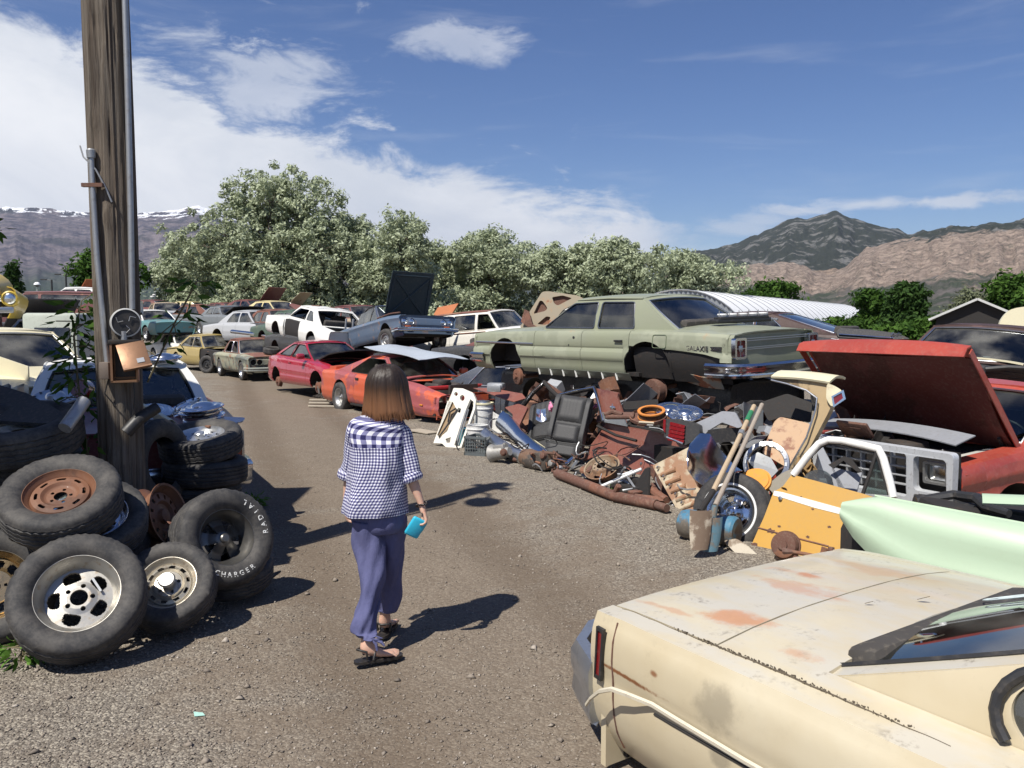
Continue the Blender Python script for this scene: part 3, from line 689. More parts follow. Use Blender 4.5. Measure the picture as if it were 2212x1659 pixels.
def polar_disc(mb, prof, hole=None, N=96, M=None, th=.006, st=.009):
    """prof (r,h) list; faces where hole(r,theta) is true are left out"""
    rs = []
    for (r0, h0), (r1, h1) in zip(prof[:-1], prof[1:]):
        k = max(1, int(abs(r1-r0)/st)+1)
        for i in range(k): rs.append((r0+(r1-r0)*i/k, h0+(h1-h0)*i/k))
    rs.append(prof[-1]); K = len(rs); vs = []
    for i in range(N):
        a = 2*math.pi*i/N
        for r, h in rs: vs.append((r*math.cos(a), r*math.sin(a), h))
    top = []; keep = set()
    for i in range(N):
        for j in range(K-1):
            r = (rs[j][0]+rs[j+1][0])/2; a = 2*math.pi*(i+.5)/N
            if hole and hole(r, a): continue
            keep.add((i, j))
    o = len(vs); vs += [(x, y, z-th) for x, y, z in vs]
    f = []
    for i, j in keep:
        i2 = (i+1) % N; a, b, c, d = i*K+j, i2*K+j, i2*K+j+1, i*K+j+1
        f.append((a, d, c, b)); f.append((o+a, o+b, o+c, o+d))
        if ((i+1) % N, j) not in keep: f.append((b, c, o+c, o+b))
        if ((i-1) % N, j) not in keep: f.append((d, a, o+a, o+d))
        if (i, j+1) not in keep: f.append((c, d, o+d, o+c))
        if (i, j-1) not in keep: f.append((a, b, o+b, o+a))
    mb.add(vs, f, M)
def sector_hole(n, r0, r1, half, off=0.0, r_edge=None):
    def fn(r, a):
        if not (r0 < r < r1): return False
        k = ((a-off) % (2*math.pi/n)); k = min(k, 2*math.pi/n-k)
        t = (r-(r0+r1)/2)/((r1-r0)/2)
        return k*r < half*math.sqrt(max(0, 1-abs(t)**3.5))
    return fn
def lugs(n, rl, rad=.011, off=0.0):
    def fn(r, a):
        for k in range(n):
            b = 2*math.pi*k/n+off
            if math.hypot(r*math.cos(a)-rl*math.cos(b), r*math.sin(a)-rl*math.sin(b)) < rad: return True
        return False
    return fn
def rim(parent, kind, Ri, w, mat_, N=96):
    """wheel rim with its outer face towards +z"""
    h = w/2; mb = MB()
    barrel = [(Ri+.012, h*.80), (Ri+.012, h*.86), (Ri-.004, h*.84), (Ri-.010, h*.66), (Ri-.022, h*.5), (Ri-.045, h*.1), (Ri-.05, -h*.3), (Ri-.01, -h*.7), (Ri+.01, -h*.82)]
    mb.lathe(barrel, 64); q = Ri-.03
    if kind == 'rusty8':
        prof = [(q, h*.25), (q*.93, h*.52), (q*.78, h*.60), (q*.62, h*.60), (q*.52, h*.42), (q*.45, h*.36), (q*.22, h*.36)]
        H = sector_hole(8, q*.71, q*.83, .026); L = lugs(5, q*.33, .010)
        polar_disc(mb, prof, lambda r, a: H(r, a) or L(r, a), 180, st=.004)
    elif kind == 'slotmag':
        prof = [(q+.005, h*.42), (q*.92, -h*.05), (q*.72, -h*.02), (q*.5, h*.02), (q*.34, h*.10), (q*.24, h*.10)]
        H = sector_hole(5, q*.50, q*.84, .046, R(20)); L = lugs(5, q*.36, .013, R(56))
        polar_disc(mb, prof, lambda r, a: H(r, a) or L(r, a), 200, th=.02, st=.0035)
    elif kind == 'steel':
        prof = [(q, h*.2), (q*.94, h*.42), (q*.80, h*.55), (q*.66, h*.30), (q*.58, h*.55), (q*.36, h*.62), (q*.20, h*.62)]
        H = sector_hole(10, q*.74, q*.90, .018); L = lugs(5, q*.44, .010)
        polar_disc(mb, prof, lambda r, a: H(r, a) or L(r, a), N)
        mb.lathe([(q*.25, h*.6), (q*.25, h*.92), (q*.2, h*1.02), (.001, h*1.04)], 32)
    elif kind == 'rally':
        prof = [(q, h*.1), (q*.93, h*.30), (q*.66, h*.40), (q*.56, h*.22), (q*.22, h*.22)]
        H = sector_hole(10, q*.62, q*.90, .030); L = lugs(5, q*.36, .009)
        polar_disc(mb, prof, lambda r, a: H(r, a) or L(r, a), N)
    elif kind == 'spoke5':
        prof = [(q+.004, h*.25), (q*.9, -h*.15), (q*.6, h*.0), (q*.3, h*.35), (q*.16, h*.42)]
        H = lambda r, a: (q*.30 < r < q*.93) and min(a % (6.2832/5), 6.2832/5-a % (6.2832/5))*r > .020+.030*(r/q)
        polar_disc(mb, prof, H, N, th=.03); mb.lathe([(q*.2, h*.3), (q*.2, h*.55), (q*.15, h*.62), (.001, h*.64)], 24)
        mb.lathe([(q*.62, -h*.5), (q*.2, -h*.5)], 32)
    elif kind == 'drumhole':
        prof = [(q, h*.1), (q*.9, h*.3), (q*.7, h*.7), (q*.62, h*1.0), (q*.58, h*1.08), (q*.3, h*1.08)]
        H = sector_hole(4, q*.76, q*.90, .045); L = lugs(8, q*.46, .010)
        polar_disc(mb, prof, lambda r, a: H(r, a) or L(r, a), N)
    else:  # plain dish
        prof = [(q, h*.15), (q*.92, h*.4), (q*.6, h*.5), (q*.5, h*.3), (q*.15, h*.35)]
        H = sector_hole(12, q*.7, q*.86, .014); polar_disc(mb, prof, H, 72)
        mb.lathe([(q*.3, h*.3), (q*.26, h*.6), (.001, h*.66)], 20)
    return mb.build('rim', mat_, parent, 35)
def wheel_on(parent, loc, Ro, Ri, w, axis, rimkind='plain', rimmat=None, tmat=None, steer=0.0, roll=0.0, N=48, whitewall=False, name='wheel'):
    """a wheel part whose tyre and rim are sub-parts; axis is the outward direction in the parent's frame"""
    e = bpy.data.objects.new(name, None); link(e); e.parent = parent
    e.matrix_basis = axisM(loc, axis) @ Matrix.Rotation(roll, 4, 'Z')
    tyre_mb(Ro, Ri, w, True, N).build('tyre', tmat or M_RUBBER, e, 40)
    rim(e, rimkind, Ri, w, rimmat or M_CHROME_DULL, 60)
    if whitewall:
        MB().lathe([(Ri+.022, w/2*.99), (Ri+.024, w/2*1.03), (Ri+.044, w/2*1.06), (Ri+.046, w/2*1.02)], 64).build('whitewall', plain('whitewall', (.7, .7, .68), .6), e)
    return e
def drum_on(parent, loc, axis, r=.14, w=.09, mat_=None, name='brake_drum'):
    mb = MB().lathe([(.001, -.0), (.09, 0), (r*.97, -.01), (r, -.03), (r, -w), (r*1.08, -w), (r*1.08, -w-.012), (.001, -w-.012)][::-1], 36)
    mb.lathe([(.035, 0), (.035, .03), (.001, .032)], 16);
    for k in range(5): a = 1.2566*k; mb.tube([(.06*math.cos(a), .06*math.sin(a), -.005), (.06*math.cos(a), .06*math.sin(a), .028)], .007, 6)
    mb.tube([(0, 0, -w), (0, 0, -.45)], .035, 8)
    o = mb.build(name, mat_ or M_RUST, parent, 35); o.matrix_basis = axisM(loc, axis); return o
class Car:
    """x forward, y left, z up; origin on the ground in the middle of the car"""
    def __init__(s, name, label, cat, loc, yaw, paint_, pitch=0, roll=0, group=None, **k):
        s.t = empty(name, loc, (R(roll), R(pitch), R(yaw)), label=label, cat=cat, group=group); s.m = paint_
        d = dict(xf=2.4, xr=-2.4, W=.90, zb=.26, axf=1.42, axr=-1.30, Ra=.37, za=.33,
            plan=[(-2.4, .93), (-2.0, .98), (-1, 1), (1, 1), (1.9, .985), (2.4, .94)],
            zs=[(-2.4, .84), (-1.6, .88), (0, .90), (1.2, .88), (2.4, .80)], zc=[(-2.4, .88), (-1.6, .94), (0, .94), (1.0, .96), (2.4, .86)],
            prof=[(0, .10), (.08, .05), (.3, .015), (.55, 0), (.60, .004), (.85, .02), (.95, .035), (1, .06)],
            xc=.85, xw=.15, xt=-.75, xb=-1.45, zr=1.35, wb=.74, wr=.56, bow=.14, bowt=.06, rbow=.08, rbowt=.05,
            doors=[.80, -.45], hood=True, deck=True, hoodang=0, qh=.82, wins=None, glass=True, wsglass=True, rwglass=True, roofmat=None,
            sidesteps=9, rearwin=(.10, .90, .10, .92), rsteps=.12)
        d.update(k); s.__dict__.update(d)
    def pl(s, x): return np.interp(x, *zip(*s.plan))*s.W
    def fz(s, tab, x):
        xs, zs = zip(*tab); return float(np.interp(x, xs, zs))
    def bot(s, x, arch=True):
        zb = s.zb
        if arch:
            for xa in (s.axf, s.axr):
                d = abs(x-xa)
                if d < s.Ra: return max(zb, s.za+math.sqrt(s.Ra**2-d*d)*1.0)
        return zb
    def prof_in(s, t):
        if getattr(s, 'softp', 0): return float(np.mean(np.interp(np.clip(t+np.linspace(-s.softp, s.softp, 7), 0, 1), *zip(*s.prof))))
        return float(np.interp(t, *zip(*s.prof)))
    def side(s, x, z, sg, inset=0.0):
        zs = s.fz(s.zs, x); t = (z-s.zb)/(zs-s.zb)
        return (x, sg*(s.pl(x)-s.prof_in(t)-inset), z)
    def yin(s, x):
        """half width where side pieces stop and hood, cabin or deck begins"""
        ysh = s.pl(x)-s.prof_in(1)
        if x > s.xc or x < s.xb: return ysh*s.qh
        return s.wb
    def top(s, x, q):
        ysh = s.pl(x)-s.prof_in(1); zs = s.fz(s.zs, x); zc = s.fz(s.zc, x)
        return (x, q*ysh, zs+(zc-zs)*(1-abs(q)**2.6))
    def stations(s, x0, x1):
        st = {round(x0, 4), round(x1, 4)}
        n = max(2, int(abs(x1-x0)/s.rsteps))
        for i in range(n+1): st.add(round(x0+(x1-x0)*i/n, 4))
        for xa in (s.axf, s.axr):
            for i in range(17):
                x = xa+s.Ra*math.cos(math.pi*i/16)*(1 if 0 < i < 16 else .9995)
                if min(x0, x1) < x < max(x0, x1): st.add(round(x, 4))
            for x in (xa-s.Ra*1.002, xa+s.Ra*1.002):
                if min(x0, x1) < x < max(x0, x1): st.add(round(x, 4))
        return sorted(st)
    def panel(s, x0, x1, sg, name, mat_=None, parent=None, th=.014, inset=0.0, x0t=None, label=None, low=None):
        rows = []
        for x in s.stations(x0, x1):
            zs = s.fz(s.zs, x); zl = s.bot(x) if low is None else max(s.bot(x), low(x)); row = []
            ts = sorted(set([i/s.sidesteps for i in range(s.sidesteps+1)]+[p[0] for p in s.prof if .1 < p[0] < 1]))
            for f in ts:
                z = zl+(zs-zl)*f; row.append(s.side(x, z, sg, inset))
            ysh = abs(row[-1][1]); yi = s.yin(x); n = 3
            for i in range(1, n+1):
                y = ysh+(yi-ysh)*i/n; q = y/(s.pl(x)-s.prof_in(1)); p = s.top(x, min(1, q)); row.append((x, sg*y, p[2]-inset))
            if sg < 0: row = row[::-1]
            rows.append(row)
        mb = MB().grid(rows[::1], th=-th if th else 0)
        o = mb.build(name, mat_ or s.m, parent or s.t, 35)
        if label: o['label'] = label
        return o
    def lid(s, x0, x1, name, mat_=None, th=.02, gap=.008, ang=0, hinge='rear', inset=0, under=None, bowx=0.0):
        rows = []; n = max(4, int(abs(x1-x0)/.1)); Q = [-1, -.97, -.9, -.75, -.55, -.3, 0, .3, .55, .75, .9, .97, 1]
        for i in range(n+1):
            xx = x0+(x1-x0)*i/n; row = []
            for q in Q:
                x = xx+bowx*(1-q*q)*(1 if i == n else (1 if bowx and i > n*.5 else 0))*(max(0, i/n-.5)*2)
                yi = s.pl(x)-s.prof_in(1); qq = q*(s.qh-gap/yi); p = s.top(x, qq); row.append((p[0], p[1], p[2]-inset))
            rows.append(row)
        mb = MB().grid(rows, th=th if th > 0 else 0)
        xh = x0 if hinge == 'rear' else x1; zh = s.top(xh, 0)[2]
        o = mb.build(name, mat_ or s.m, s.t, 35)
        if ang:
            T = Matrix.Translation((xh, 0, zh)) @ Matrix.Rotation(R(-ang), 4, 'Y') @ Matrix.Translation((-xh, 0, -zh))
            o.matrix_basis = T
            if under:
                br = MB(); yi = (s.pl(xh)-s.prof_in(1))*s.qh*.9; z0 = lambda x: s.top(x, 0)[2]-.045
                a, b2 = x0+.1, x1-.1
                for sg in (1, -1):
                    br.tube([(a, sg*yi, s.top(a, s.qh*.9)[2]-.03), ((a+b2)/2, 0, z0((a+b2)/2)), (b2, -sg*yi, s.top(b2, s.qh*.9)[2]-.03)], .035, 6)
                    br.tube([(a, sg*yi, s.top(a, s.qh*.9)[2]-.03), (b2, sg*yi, s.top(b2, s.qh*.9)[2]-.03)], .028, 6)
                br.tube([(a, -yi, s.top(a, s.qh*.9)[2]-.03), (a, 0, z0(a)), (a, yi, s.top(a, s.qh*.9)[2]-.03)], .03, 6)
                br.tube([(b2, -yi, s.top(b2, s.qh*.9)[2]-.03), (b2, 0, z0(b2)), (b2, yi, s.top(b2, s.qh*.9)[2]-.03)], .03, 6)
                u = br.build('bracing', under, o, 40)
        return o
    def body(s, front=True, rear=True, skip=()):
        g = .004
        cuts = [s.xf]+list(s.doors)+[s.xr]
        names = ['front_wing']+['door']*(len(s.doors)-1)+['rear_wing']
        for i in range(len(cuts)-1):
            for sg in (1, -1):
                if (names[i], sg) in skip or (i, sg) in skip: continue
                s.panel(cuts[i+1]+g, cuts[i]-g, sg, names[i])
        mb = MB()
        for sg in (1, -1):
            rows = []
            for x in s.stations(s.xr+.06, s.xf-.06):
                zs = s.fz(s.zs, x); zl = s.bot(x)+.005; row = [s.side(x, zl+(zs-.03-zl)*f, sg, .04) for f in (0, .25, .5, .75, 1)]
                yi = s.yin(x)-.01; row.append((x, sg*yi, s.top(x, min(1, yi/(s.pl(x)-s.prof_in(1))))[2]-.035)); row.append((x, sg*yi, zs-.2)); rows.append(row)
            mb.grid(rows)
        if s.hood and not s.hoodang:
            pass
        W = s.W-.1; z = s.zb+.06
        mb.box(((s.xf+s.xr)/2, 0, z), (s.axf-s.axr-2*s.Ra, 2*W, .05))
        mb.box(((s.axf+s.Ra+s.xf)/2-.03, 0, z), (s.xf-s.axf-s.Ra-.1, 2*W-.1, .05)); mb.box(((s.axr-s.Ra+s.xr)/2+.03, 0, z+.08), (s.axr-s.Ra-s.xr-.1, 2*W-.1, .05))
        for x, zt in ((s.xc-.02, s.fz(s.zs, s.xc)-.03), (s.xb+.02, s.fz(s.zs, s.xb)-.03), (s.xf-.12, s.fz(s.zs, s.xf)-.12), (s.xr+.1, s.fz(s.zs, s.xr)-.06)):
            mb.box((x, 0, (z+zt)/2), (.03, 2*W-.12, zt-z))
        mb.box((s.axf, 0, z+.10), (2*s.Ra, 2*W-.7, .05)); mb.box((s.axr, 0, z+.16), (2*s.Ra, 2*W-.55, .05))
        mb.build('inner_shell', M_DARK, s.t, 30)
        mb = MB()
        for xa in (s.axf, s.axr):
            for sg in (1, -1):
                rows = []
                for i in range(13):
                    a = math.pi*i/12; x = xa+s.Ra*1.01*math.cos(a); zz = s.za+s.Ra*1.01*math.sin(a); yo = s.pl(xa)-.035
                    rows.append([(x, sg*yo, zz), (x, sg*(yo-.30), zz), (xa, sg*(yo-.30), s.za)])
                mb.grid(rows)
        mb.build('wheel_house', M_DARK, s.t, 40)['kind'] = 'stuff'
        if s.hood:
            s.lid(s.xc+.12, s.xf-.03, 'hood', ang=s.hoodang, under=getattr(s, 'under', None), mat_=getattr(s, 'hoodmat', None))
        if s.hoodang or not s.hood:
            s.engine()
        xd = getattr(s, 'xd', None) or s.xb-.10
        if s.deck: s.lid(s.xr+.02, xd, 'boot_lid', hinge='rear')
        mb = MB(); rows = []
        for x in (s.xc-.06, s.xc+.112): rows.append([s.top(x, q*s.qh*.995) for q in (-1, -.75, -.4, 0, .4, .75, 1)])
        mb.grid(rows, th=.02); rows = []
        for x in (xd+.008, (xd+s.xb)/2, s.xb+.06): rows.append([s.top(x, q*s.qh*.995) for q in (-1, -.75, -.4, 0, .4, .75, 1)])
        mb2 = MB().grid(rows, th=.02); mb.build('cowl', s.m, s.t);
        if s.deck: mb2.build('rear_shelf', s.m, s.t)
        if front: s.end_panel(s.xf, 1, 'front_panel', s.m, getattr(s, 'fholes', ()), getattr(s, 'flow', s.zb+.1))
        if rear: s.end_panel(s.xr, -1, 'rear_panel', s.m, getattr(s, 'rholes', ()), getattr(s, 'rlow', s.zb+.1))
    def end_panel(s, x, sg, name, mat_, holes=(), zlow=.3, th=.03, zoff=0.0):
        yw = s.pl(x)-.012; zt = s.fz(s.zs, x)-.004; zc = s.fz(s.zc, x)-.01
        pts = [(-yw, zlow), (yw, zlow), (yw, zt-.05)]+[(q*(yw-.04), zt+(zc-zt)*(1-abs(q)**2.6)) for q in (1, .75, .5, .25, 0, -.25, -.5, -.75, -1)]+[(-yw, zt-.05)]
        fn = lambda y, z, d: (x-sg*.012+sg*(d+.0)-sg*.05*(abs(y)/yw)**3, y, z)
        return MB().poly(subdiv([p+(0,) for p in pts], .12), [subdiv([p+(0,) for p in h], .12) for h in holes], fn, th).build(name, mat_, s.t, 30)
    def engine(s):
        mb = MB(); zc = s.fz(s.zc, s.axf)
        mb.box((s.axf+.05, 0, zc-.35), (.62, .5, .34), bev=.04); mb.box((s.axf+.05, .2, zc-.17), (.5, .14, .1), (.3, 0, 0), bev=.03); mb.box((s.axf+.05, -.2, zc-.17), (.5, .14, .1), (-.3, 0, 0), bev=.03)
        mb.lathe([(.17, -.04), (.18, 0), (.17, .045), (.03, .06)], 24, M=Matrix.Translation((s.axf+.02, 0, zc-.10)))
        mb.box((s.xf-.32, 0, zc-.3), (.06, .62, .4)); mb.box((s.xc+.42, .55, zc-.2), (.2, .2, .2), bev=.02)
        for k in range(4): mb.tube([(s.axf+.2-.12*k, .25, zc-.2), (s.axf+.25-.1*k, .4, zc-.08-.03*k), (s.xc+.2, .3+.05*k, zc-.12)], .014, 5)
        mb.build('engine', plain('oily_engine', (.07, .06, .055), .6, .3, scale=12, dirt=.6, dirtcol=(.16, .09, .05)), s.t, 35)
    def gside(s, x, z, sg, off=0.0):
        zb = s.fz(s.zs, x)-.004; f = min(1.0, max(0, (z-zb)/max(.05, (s.zr-.03-zb))))
        y = s.wb+(s.wr-s.wb)*f+.035*math.sin(math.pi*f*.9)-off
        ep = max(0, (x-s.xw))/max(.01, (s.xc-s.xw));
        return (x, sg*y, z)
    def greenhouse(s, roof=True, interior=True, pillars=True, name_roof='roof'):
        rm = s.roofmat or s.m; zr = s.zr
        zbf = s.fz(s.zs, s.xc); zbr = s.fz(s.zs, s.xb)
        out = [(s.xc, zbf-.01), (s.xw, zr-.025), (s.xt, zr-.03), (s.xb, zbr-.01)]
        if getattr(s, 'gout', None): out = s.gout
        wins = s.wins if s.wins is not None else []
        W2 = [roundpoly(w, .04, 3) for w in wins]
        if pillars:
            for sg in (1, -1):
                MB().poly(subdiv([tuple(p)+(0,) for p in out], .1), [subdiv([p+(0,) for p in w], .1) for w in W2], lambda x, z, d, sg=sg: s.gside(x, z, sg, -d), .03).build('side_pillars', s.pilmat if hasattr(s, 'pilmat') else rm, s.t, 40)
        if s.glass:
            for i, w in enumerate(W2):
                for sg in (1, -1):
                    if (i, sg) in getattr(s, 'noglass', ()): continue
                    MB().poly(subdiv([p+(0,) for p in w], .15), fn=lambda x, z, d, sg=sg: s.gside(x, z, sg, .012-d), th=0).build('side_window', s.gm if hasattr(s, 'gm') else M_GLASS_DARK, s.t, 60)
        for i, w in enumerate(W2):      # bright frames
            if getattr(s, 'trim', None):
                for sg in (1, -1):
                    lp = [s.gside(x, z, sg, -.006) for x, z in subdiv([p+(0,) for p in w], .15) for x, z in [(x, z)]] if False else [s.gside(p[0], p[1], sg, -.006) for p in w]
                    MB().tube(lp+[lp[0]], .009, 5, cap=False).build('window_trim', s.trim, s.t)
        if roof:
            rows = []; n = 12
            Q = [-1, -.98, -.93, -.8, -.6, -.3, 0, .3, .6, .8, .93, .98, 1]
            for i in range(n+1):
                f = i/n; row = []
                for q in Q:
                    xx0 = s.xt-s.rbowt*(1-q*q); xx1 = s.xw+s.bowt*(1-q*q); x = xx0+(xx1-xx0)*f
                    z = zr-.03+.045*(1-abs(q)**5)+.018*(1-q*q)*math.sin(math.pi*f)+ .012*math.sin(math.pi*min(1, max(0, f)))
                    row.append((x, q*(s.wr+.012), z))
                rows.append(row)
            MB().grid(rows, th=.028).build(name_roof, rm, s.t, 40)
            for sg in (1, -1): MB().tube([(s.xt, sg*(s.wr+.014), zr-.028), ((s.xt+s.xw)/2, sg*(s.wr+.018), zr-.012), (s.xw, sg*(s.wr+.014), zr-.028)], .013, 6).build('drip_rail', rm, s.t)
        s.screen(1, rm, s.wsglass); s.screen(-1, rm, s.rwglass)
        if interior: s.interior()
    def spt(s, d, q, f, off=0.0):
        """a point on the windscreen (d=1) or rear window (d=-1): q across, f up"""
        if d > 0: x0, x1, b0, b1 = s.xc, s.xw, s.bow, s.bowt
        else: x0, x1, b0, b1 = s.xb, s.xt, -s.rbow, -s.rbowt
        zb = s.fz(s.zs, x0)-.005; zt = s.zr-.03
        y = (s.wb+(s.wr-s.wb)*f)+.035*math.sin(math.pi*f*.9)
        z = zb+(zt-zb)*f+.04*f*(1-q*q)
        x = x0+(x1-x0)*f+(b0+(b1-b0)*f)*(1-q*q)
        return Vector((x-d*off, q*y*(1-.01), z-off*.5))
    def screen(s, d, rm, glass=True):
        q0, q1, f0, f1 = (.0, 1, .06, .93) if d > 0 else (.0, 1, s.rearwin[2], s.rearwin[3])
        qe = .93 if d > 0 else s.rearwin[1]
        Qs = [-1, -(1+qe)/2, -qe]+[qe*(2*i/10-1) for i in range(1, 10)]+[qe, (1+qe)/2, 1]
        Fs = [0, f0]+[f0+(f1-f0)*i/6 for i in range(1, 6)]+[f1, 1]
        mb = MB()
        def blk(qa, qb, fa, fb):
            rows = [[s.spt(d, Qs[i], Fs[j]) for j in range(fa, fb+1)] for i in range(qa, qb+1)]
            mb.grid(rows, th=.02*d)
        nQ, nF = len(Qs)-1, len(Fs)-1
        blk(0, 2, 0, nF); blk(nQ-2, nQ, 0, nF); blk(2, nQ-2, 0, 1); blk(2, nQ-2, nF-1, nF)
        mb.build('windscreen_frame' if d > 0 else 'rear_window_frame', getattr(s, 'pilmat', rm) if d > 0 else rm, s.t, 40)
        if glass:
            rows = [[s.spt(d, Qs[i], Fs[j], .012) for j in range(1, nF)] for i in range(2, nQ-1)]
            MB().grid(rows).build('windscreen' if d > 0 else 'rear_window', getattr(s, 'gm', None) or M_GLASS, s.t, 60)
        lp = [s.spt(d, Qs[2], Fs[j], -.004) for j in range(1, nF)]+[s.spt(d, Qs[i], Fs[nF-1], -.004) for i in range(3, nQ-1)]+[s.spt(d, Qs[nQ-2], Fs[j], -.004) for j in range(nF-2, 0, -1)]+[s.spt(d, Qs[i], Fs[1], -.004) for i in range(nQ-3, 2, -1)]
        MB().tube(lp+[lp[0]], .010, 5, cap=False).build('window_seal', getattr(s, 'sealmat', M_CHROME_DULL), s.t)
    def interior(s):
        zb = s.zb+.09; t = s.t; zs = s.fz(s.zs, 0)
        im = getattr(s, 'intm', M_INTERIOR)
        for x, w_, hgt in ((-.05 + (s.xc-.85), .62, .78), (s.xb+.42, 1.15, .72)):
            if w_ > 1:
                MB().box((x, 0, zb+.28), (.5, w_, .16), bev=.05).box((x-.28, 0, zb+.46), (.14, w_, .5), (0, -.25, 0), bev=.05).build('rear_seat', im, t, 40)
            else:
                for y in (.34, -.34): MB().box((x, y, zb+.26), (.5, .5, .16), bev=.05).box((x-.3, y, zb+.50), (.13, .48, .58), (0, -.25, 0), bev=.05).build('front_seat', im, t, 40)
        MB().box((s.xc-.28, 0, zs-.10), (.36, s.wb*1.8, .2), bev=.04).build('dashboard', M_BLACK, t)
        mb = MB(); c = Vector((s.xc-.55, .34, zs-.02)); pts = []
        for i in range(25): a = 6.2832*i/24; pts.append(c+Vector((.19*math.sin(a)*.35, .19*math.cos(a), .19*math.sin(a)*.93)))
        mb.tube(pts, .013, 6, cap=False); mb.tube([c, c+Vector((.3, 0, -.1))], .02, 6)
        for a in (0.3, 2.84): mb.tube([c, c+Vector((.19*math.sin(a)*.35, .19*math.cos(a), .19*math.sin(a)*.93))], .012, 5)
        mb.build('steering_wheel', M_BLACK, t)
    def strip(s, x0, x1, z, sg, r=.012, mat_=None, zf=None, name='side_trim'):
        n = max(3, int(abs(x1-x0)/.15)); pts = []
        for i in range(n+1):
            x = x0+(x1-x0)*i/n; zz = zf(x) if zf else z; p = s.side(x, zz, sg, -.004); pts.append(p)
        return MB().tube(pts, r, 6).build(name, mat_ or M_CHROME, s.t)
    def bumper(s, d, z=.45, h=.14, out=.14, wrap=.35, mat_=None, name=None, wide=.03, curve=.10, dz=0):
        x = s.xf if d > 0 else s.xr; Wd = s.pl(x)+wide; path = []
        for i in range(5): f = i/4; path.append((x-d*wrap*(1-f)+d*0, Wd+.01, 0, f))
        pts = [(x-d*wrap, Wd), (x-d*wrap*.4, Wd+.01), (x+d*.01, Wd), (x+d*out*.65, Wd-.09)]
        for i in range(1, 12): y = (Wd-.16)*(1-2*i/12); pts.append((x+d*(out+curve*(1-(y/Wd)**2)*.6), y))
        pts += [(x+d*out*.65, -Wd+.09), (x+d*.01, -Wd), (x-d*wrap*.4, -Wd-.01), (x-d*wrap, -Wd)]
        prof = [(-.02, -.5), (.012, -.47), (.03, -.3), (.022, -.05), (.035, .12), (.036, .35), (.015, .49), (-.03, .5)]
        rows = []
        for i, p in enumerate(pts):
            a = Vector(pts[max(0, i-1)]); b = Vector(pts[min(len(pts)-1, i+1)]); t_ = (b-a).normalized(); nrm = Vector((t_.y, -t_.x))*(-d)
            if nrm.dot(Vector((p[0]-0, p[1]))) < 0: nrm = -nrm
            rows.append([(p[0]+nrm.x*o, p[1]+nrm.y*o, z+hh*h) for o, hh in prof])
        return MB().grid(rows, th=.006*d).build(name or ('front_bumper' if d > 0 else 'rear_bumper'), mat_ or M_CHROME, s.t, 40)
    def lamp(s, c, r, d=1, mat_=None, name='headlight', ring=True, roll=0):
        e = MB().lathe([(.001, .018), (r*.5, .014), (r*.85, .002), (r, -.012)][::-1], 24).build(name, mat_ or M_LAMPGLASS, s.t, 50); e.matrix_basis = axisM(c, (d, 0, 0))
        if ring: o = MB().lathe([(r*.98, -.02), (r*1.02, .012), (r*1.14, .008), (r*1.16, -.02)], 24).build('bezel', M_CHROME_DULL, e, 50)
        return e
    def sidebox(s, c, sz, name, mat_, bev=.01, rot=(0, 0, 0)):
        return MB().box(c, sz, rot, bev=bev).build(name, mat_, s.t, 40)
    def handle(s, x, z, sg, mat_=None):
        p = s.side(x, z, sg, -.022); MB().box(p, (.15, .022, .028), bev=.008).box((p[0]-.05, p[1]-sg*.012, p[2]), (.03, .03, .03)).build('door_handle', mat_ or M_CHROME, s.t)
    def wheels(s, which=((1, 1), (1, -1), (-1, 1), (-1, -1)), Ro=.325, Ri=.19, w=.2, kind='plain', mat_=None, steer=0, inset=.10, dz=0, ww=False):
        for fx, sg in which:
            xa = s.axf if fx > 0 else s.axr; ax = Vector((0, sg, 0))
            if fx > 0 and steer: ax.rotate(Euler((0, 0, R(steer))))
            wheel_on(s.t, (xa, sg*(s.pl(xa)-inset), Ro+dz), Ro, Ri, w, ax, kind, mat_, whitewall=ww)
    def drums(s, which, z=.33, r=.14, inset=.14):
        for fx, sg in which:
            xa = s.axf if fx > 0 else s.axr; drum_on(s.t, (xa, sg*(s.pl(xa)-inset), z), (0, sg, 0), r)
PG = paint('sage_green_paint', (0.245, 0.262, 0.175), 0.08, 0.5, (0.285, 0.30, 0.215), 0.3, 0.25, seed=2.0)
c = Car('sedan', 'sage green four door sedan stacked on the scrap pile with its rear wing torn away', 'car', (1.76, 12.92, .80), 128.4, PG, roll=-2,
    xf=2.62, xr=-2.60, W=.99, zb=.28, axf=1.72, axr=-1.28, Ra=.40, za=.40,
    plan=[(-2.6, .935), (-2.2, .97), (-1.4, 1), (1.2, 1), (2.1, .975), (2.62, .93)],
    zs=[(-2.6, .90), (-1.8, .93), (-.8, .935), (1.0, .92), (2.3, .89), (2.62, .86)], zc=[(-2.6, .93), (-1.8, 1.0), (0, 1.0), (1.1, .99), (2.3, .93), (2.62, .88)],
    prof=[(0, .10), (.06, .045), (.3, .03), (.36, .018), (.40, .0), (.55, .0), (.63, .03), (.67, .022), (.85, .03), (.95, .045), (1, .075)],
    xc=.98, xw=.30, xt=-.98, xb=-1.68, zr=1.40, wb=.80, wr=.64, bow=.20, rbow=.12, rearwin=(0, .92, .08, .92),
    doors=[.98, -.06, -.98], wins=[[(.90, .97), (.34, 1.325), (-.16, 1.335), (-.16, .965)], [(-.24, .965), (-.24, 1.335), (-.86, 1.325), (-.94, .965)]],
    trim=plain('dark_window_trim', (.05, .06, .09), .4), fholes=[circ(.62, .70, .09), circ(.62, .50, .09), circ(-.62, .70, .09), circ(-.62, .50, .09), rrect(-.48, .44, .48, .74, .03)])
c.t.scale = (1.045, 1.0, 1.02)
c.body(skip=(('rear_wing', 1),))
c.greenhouse()
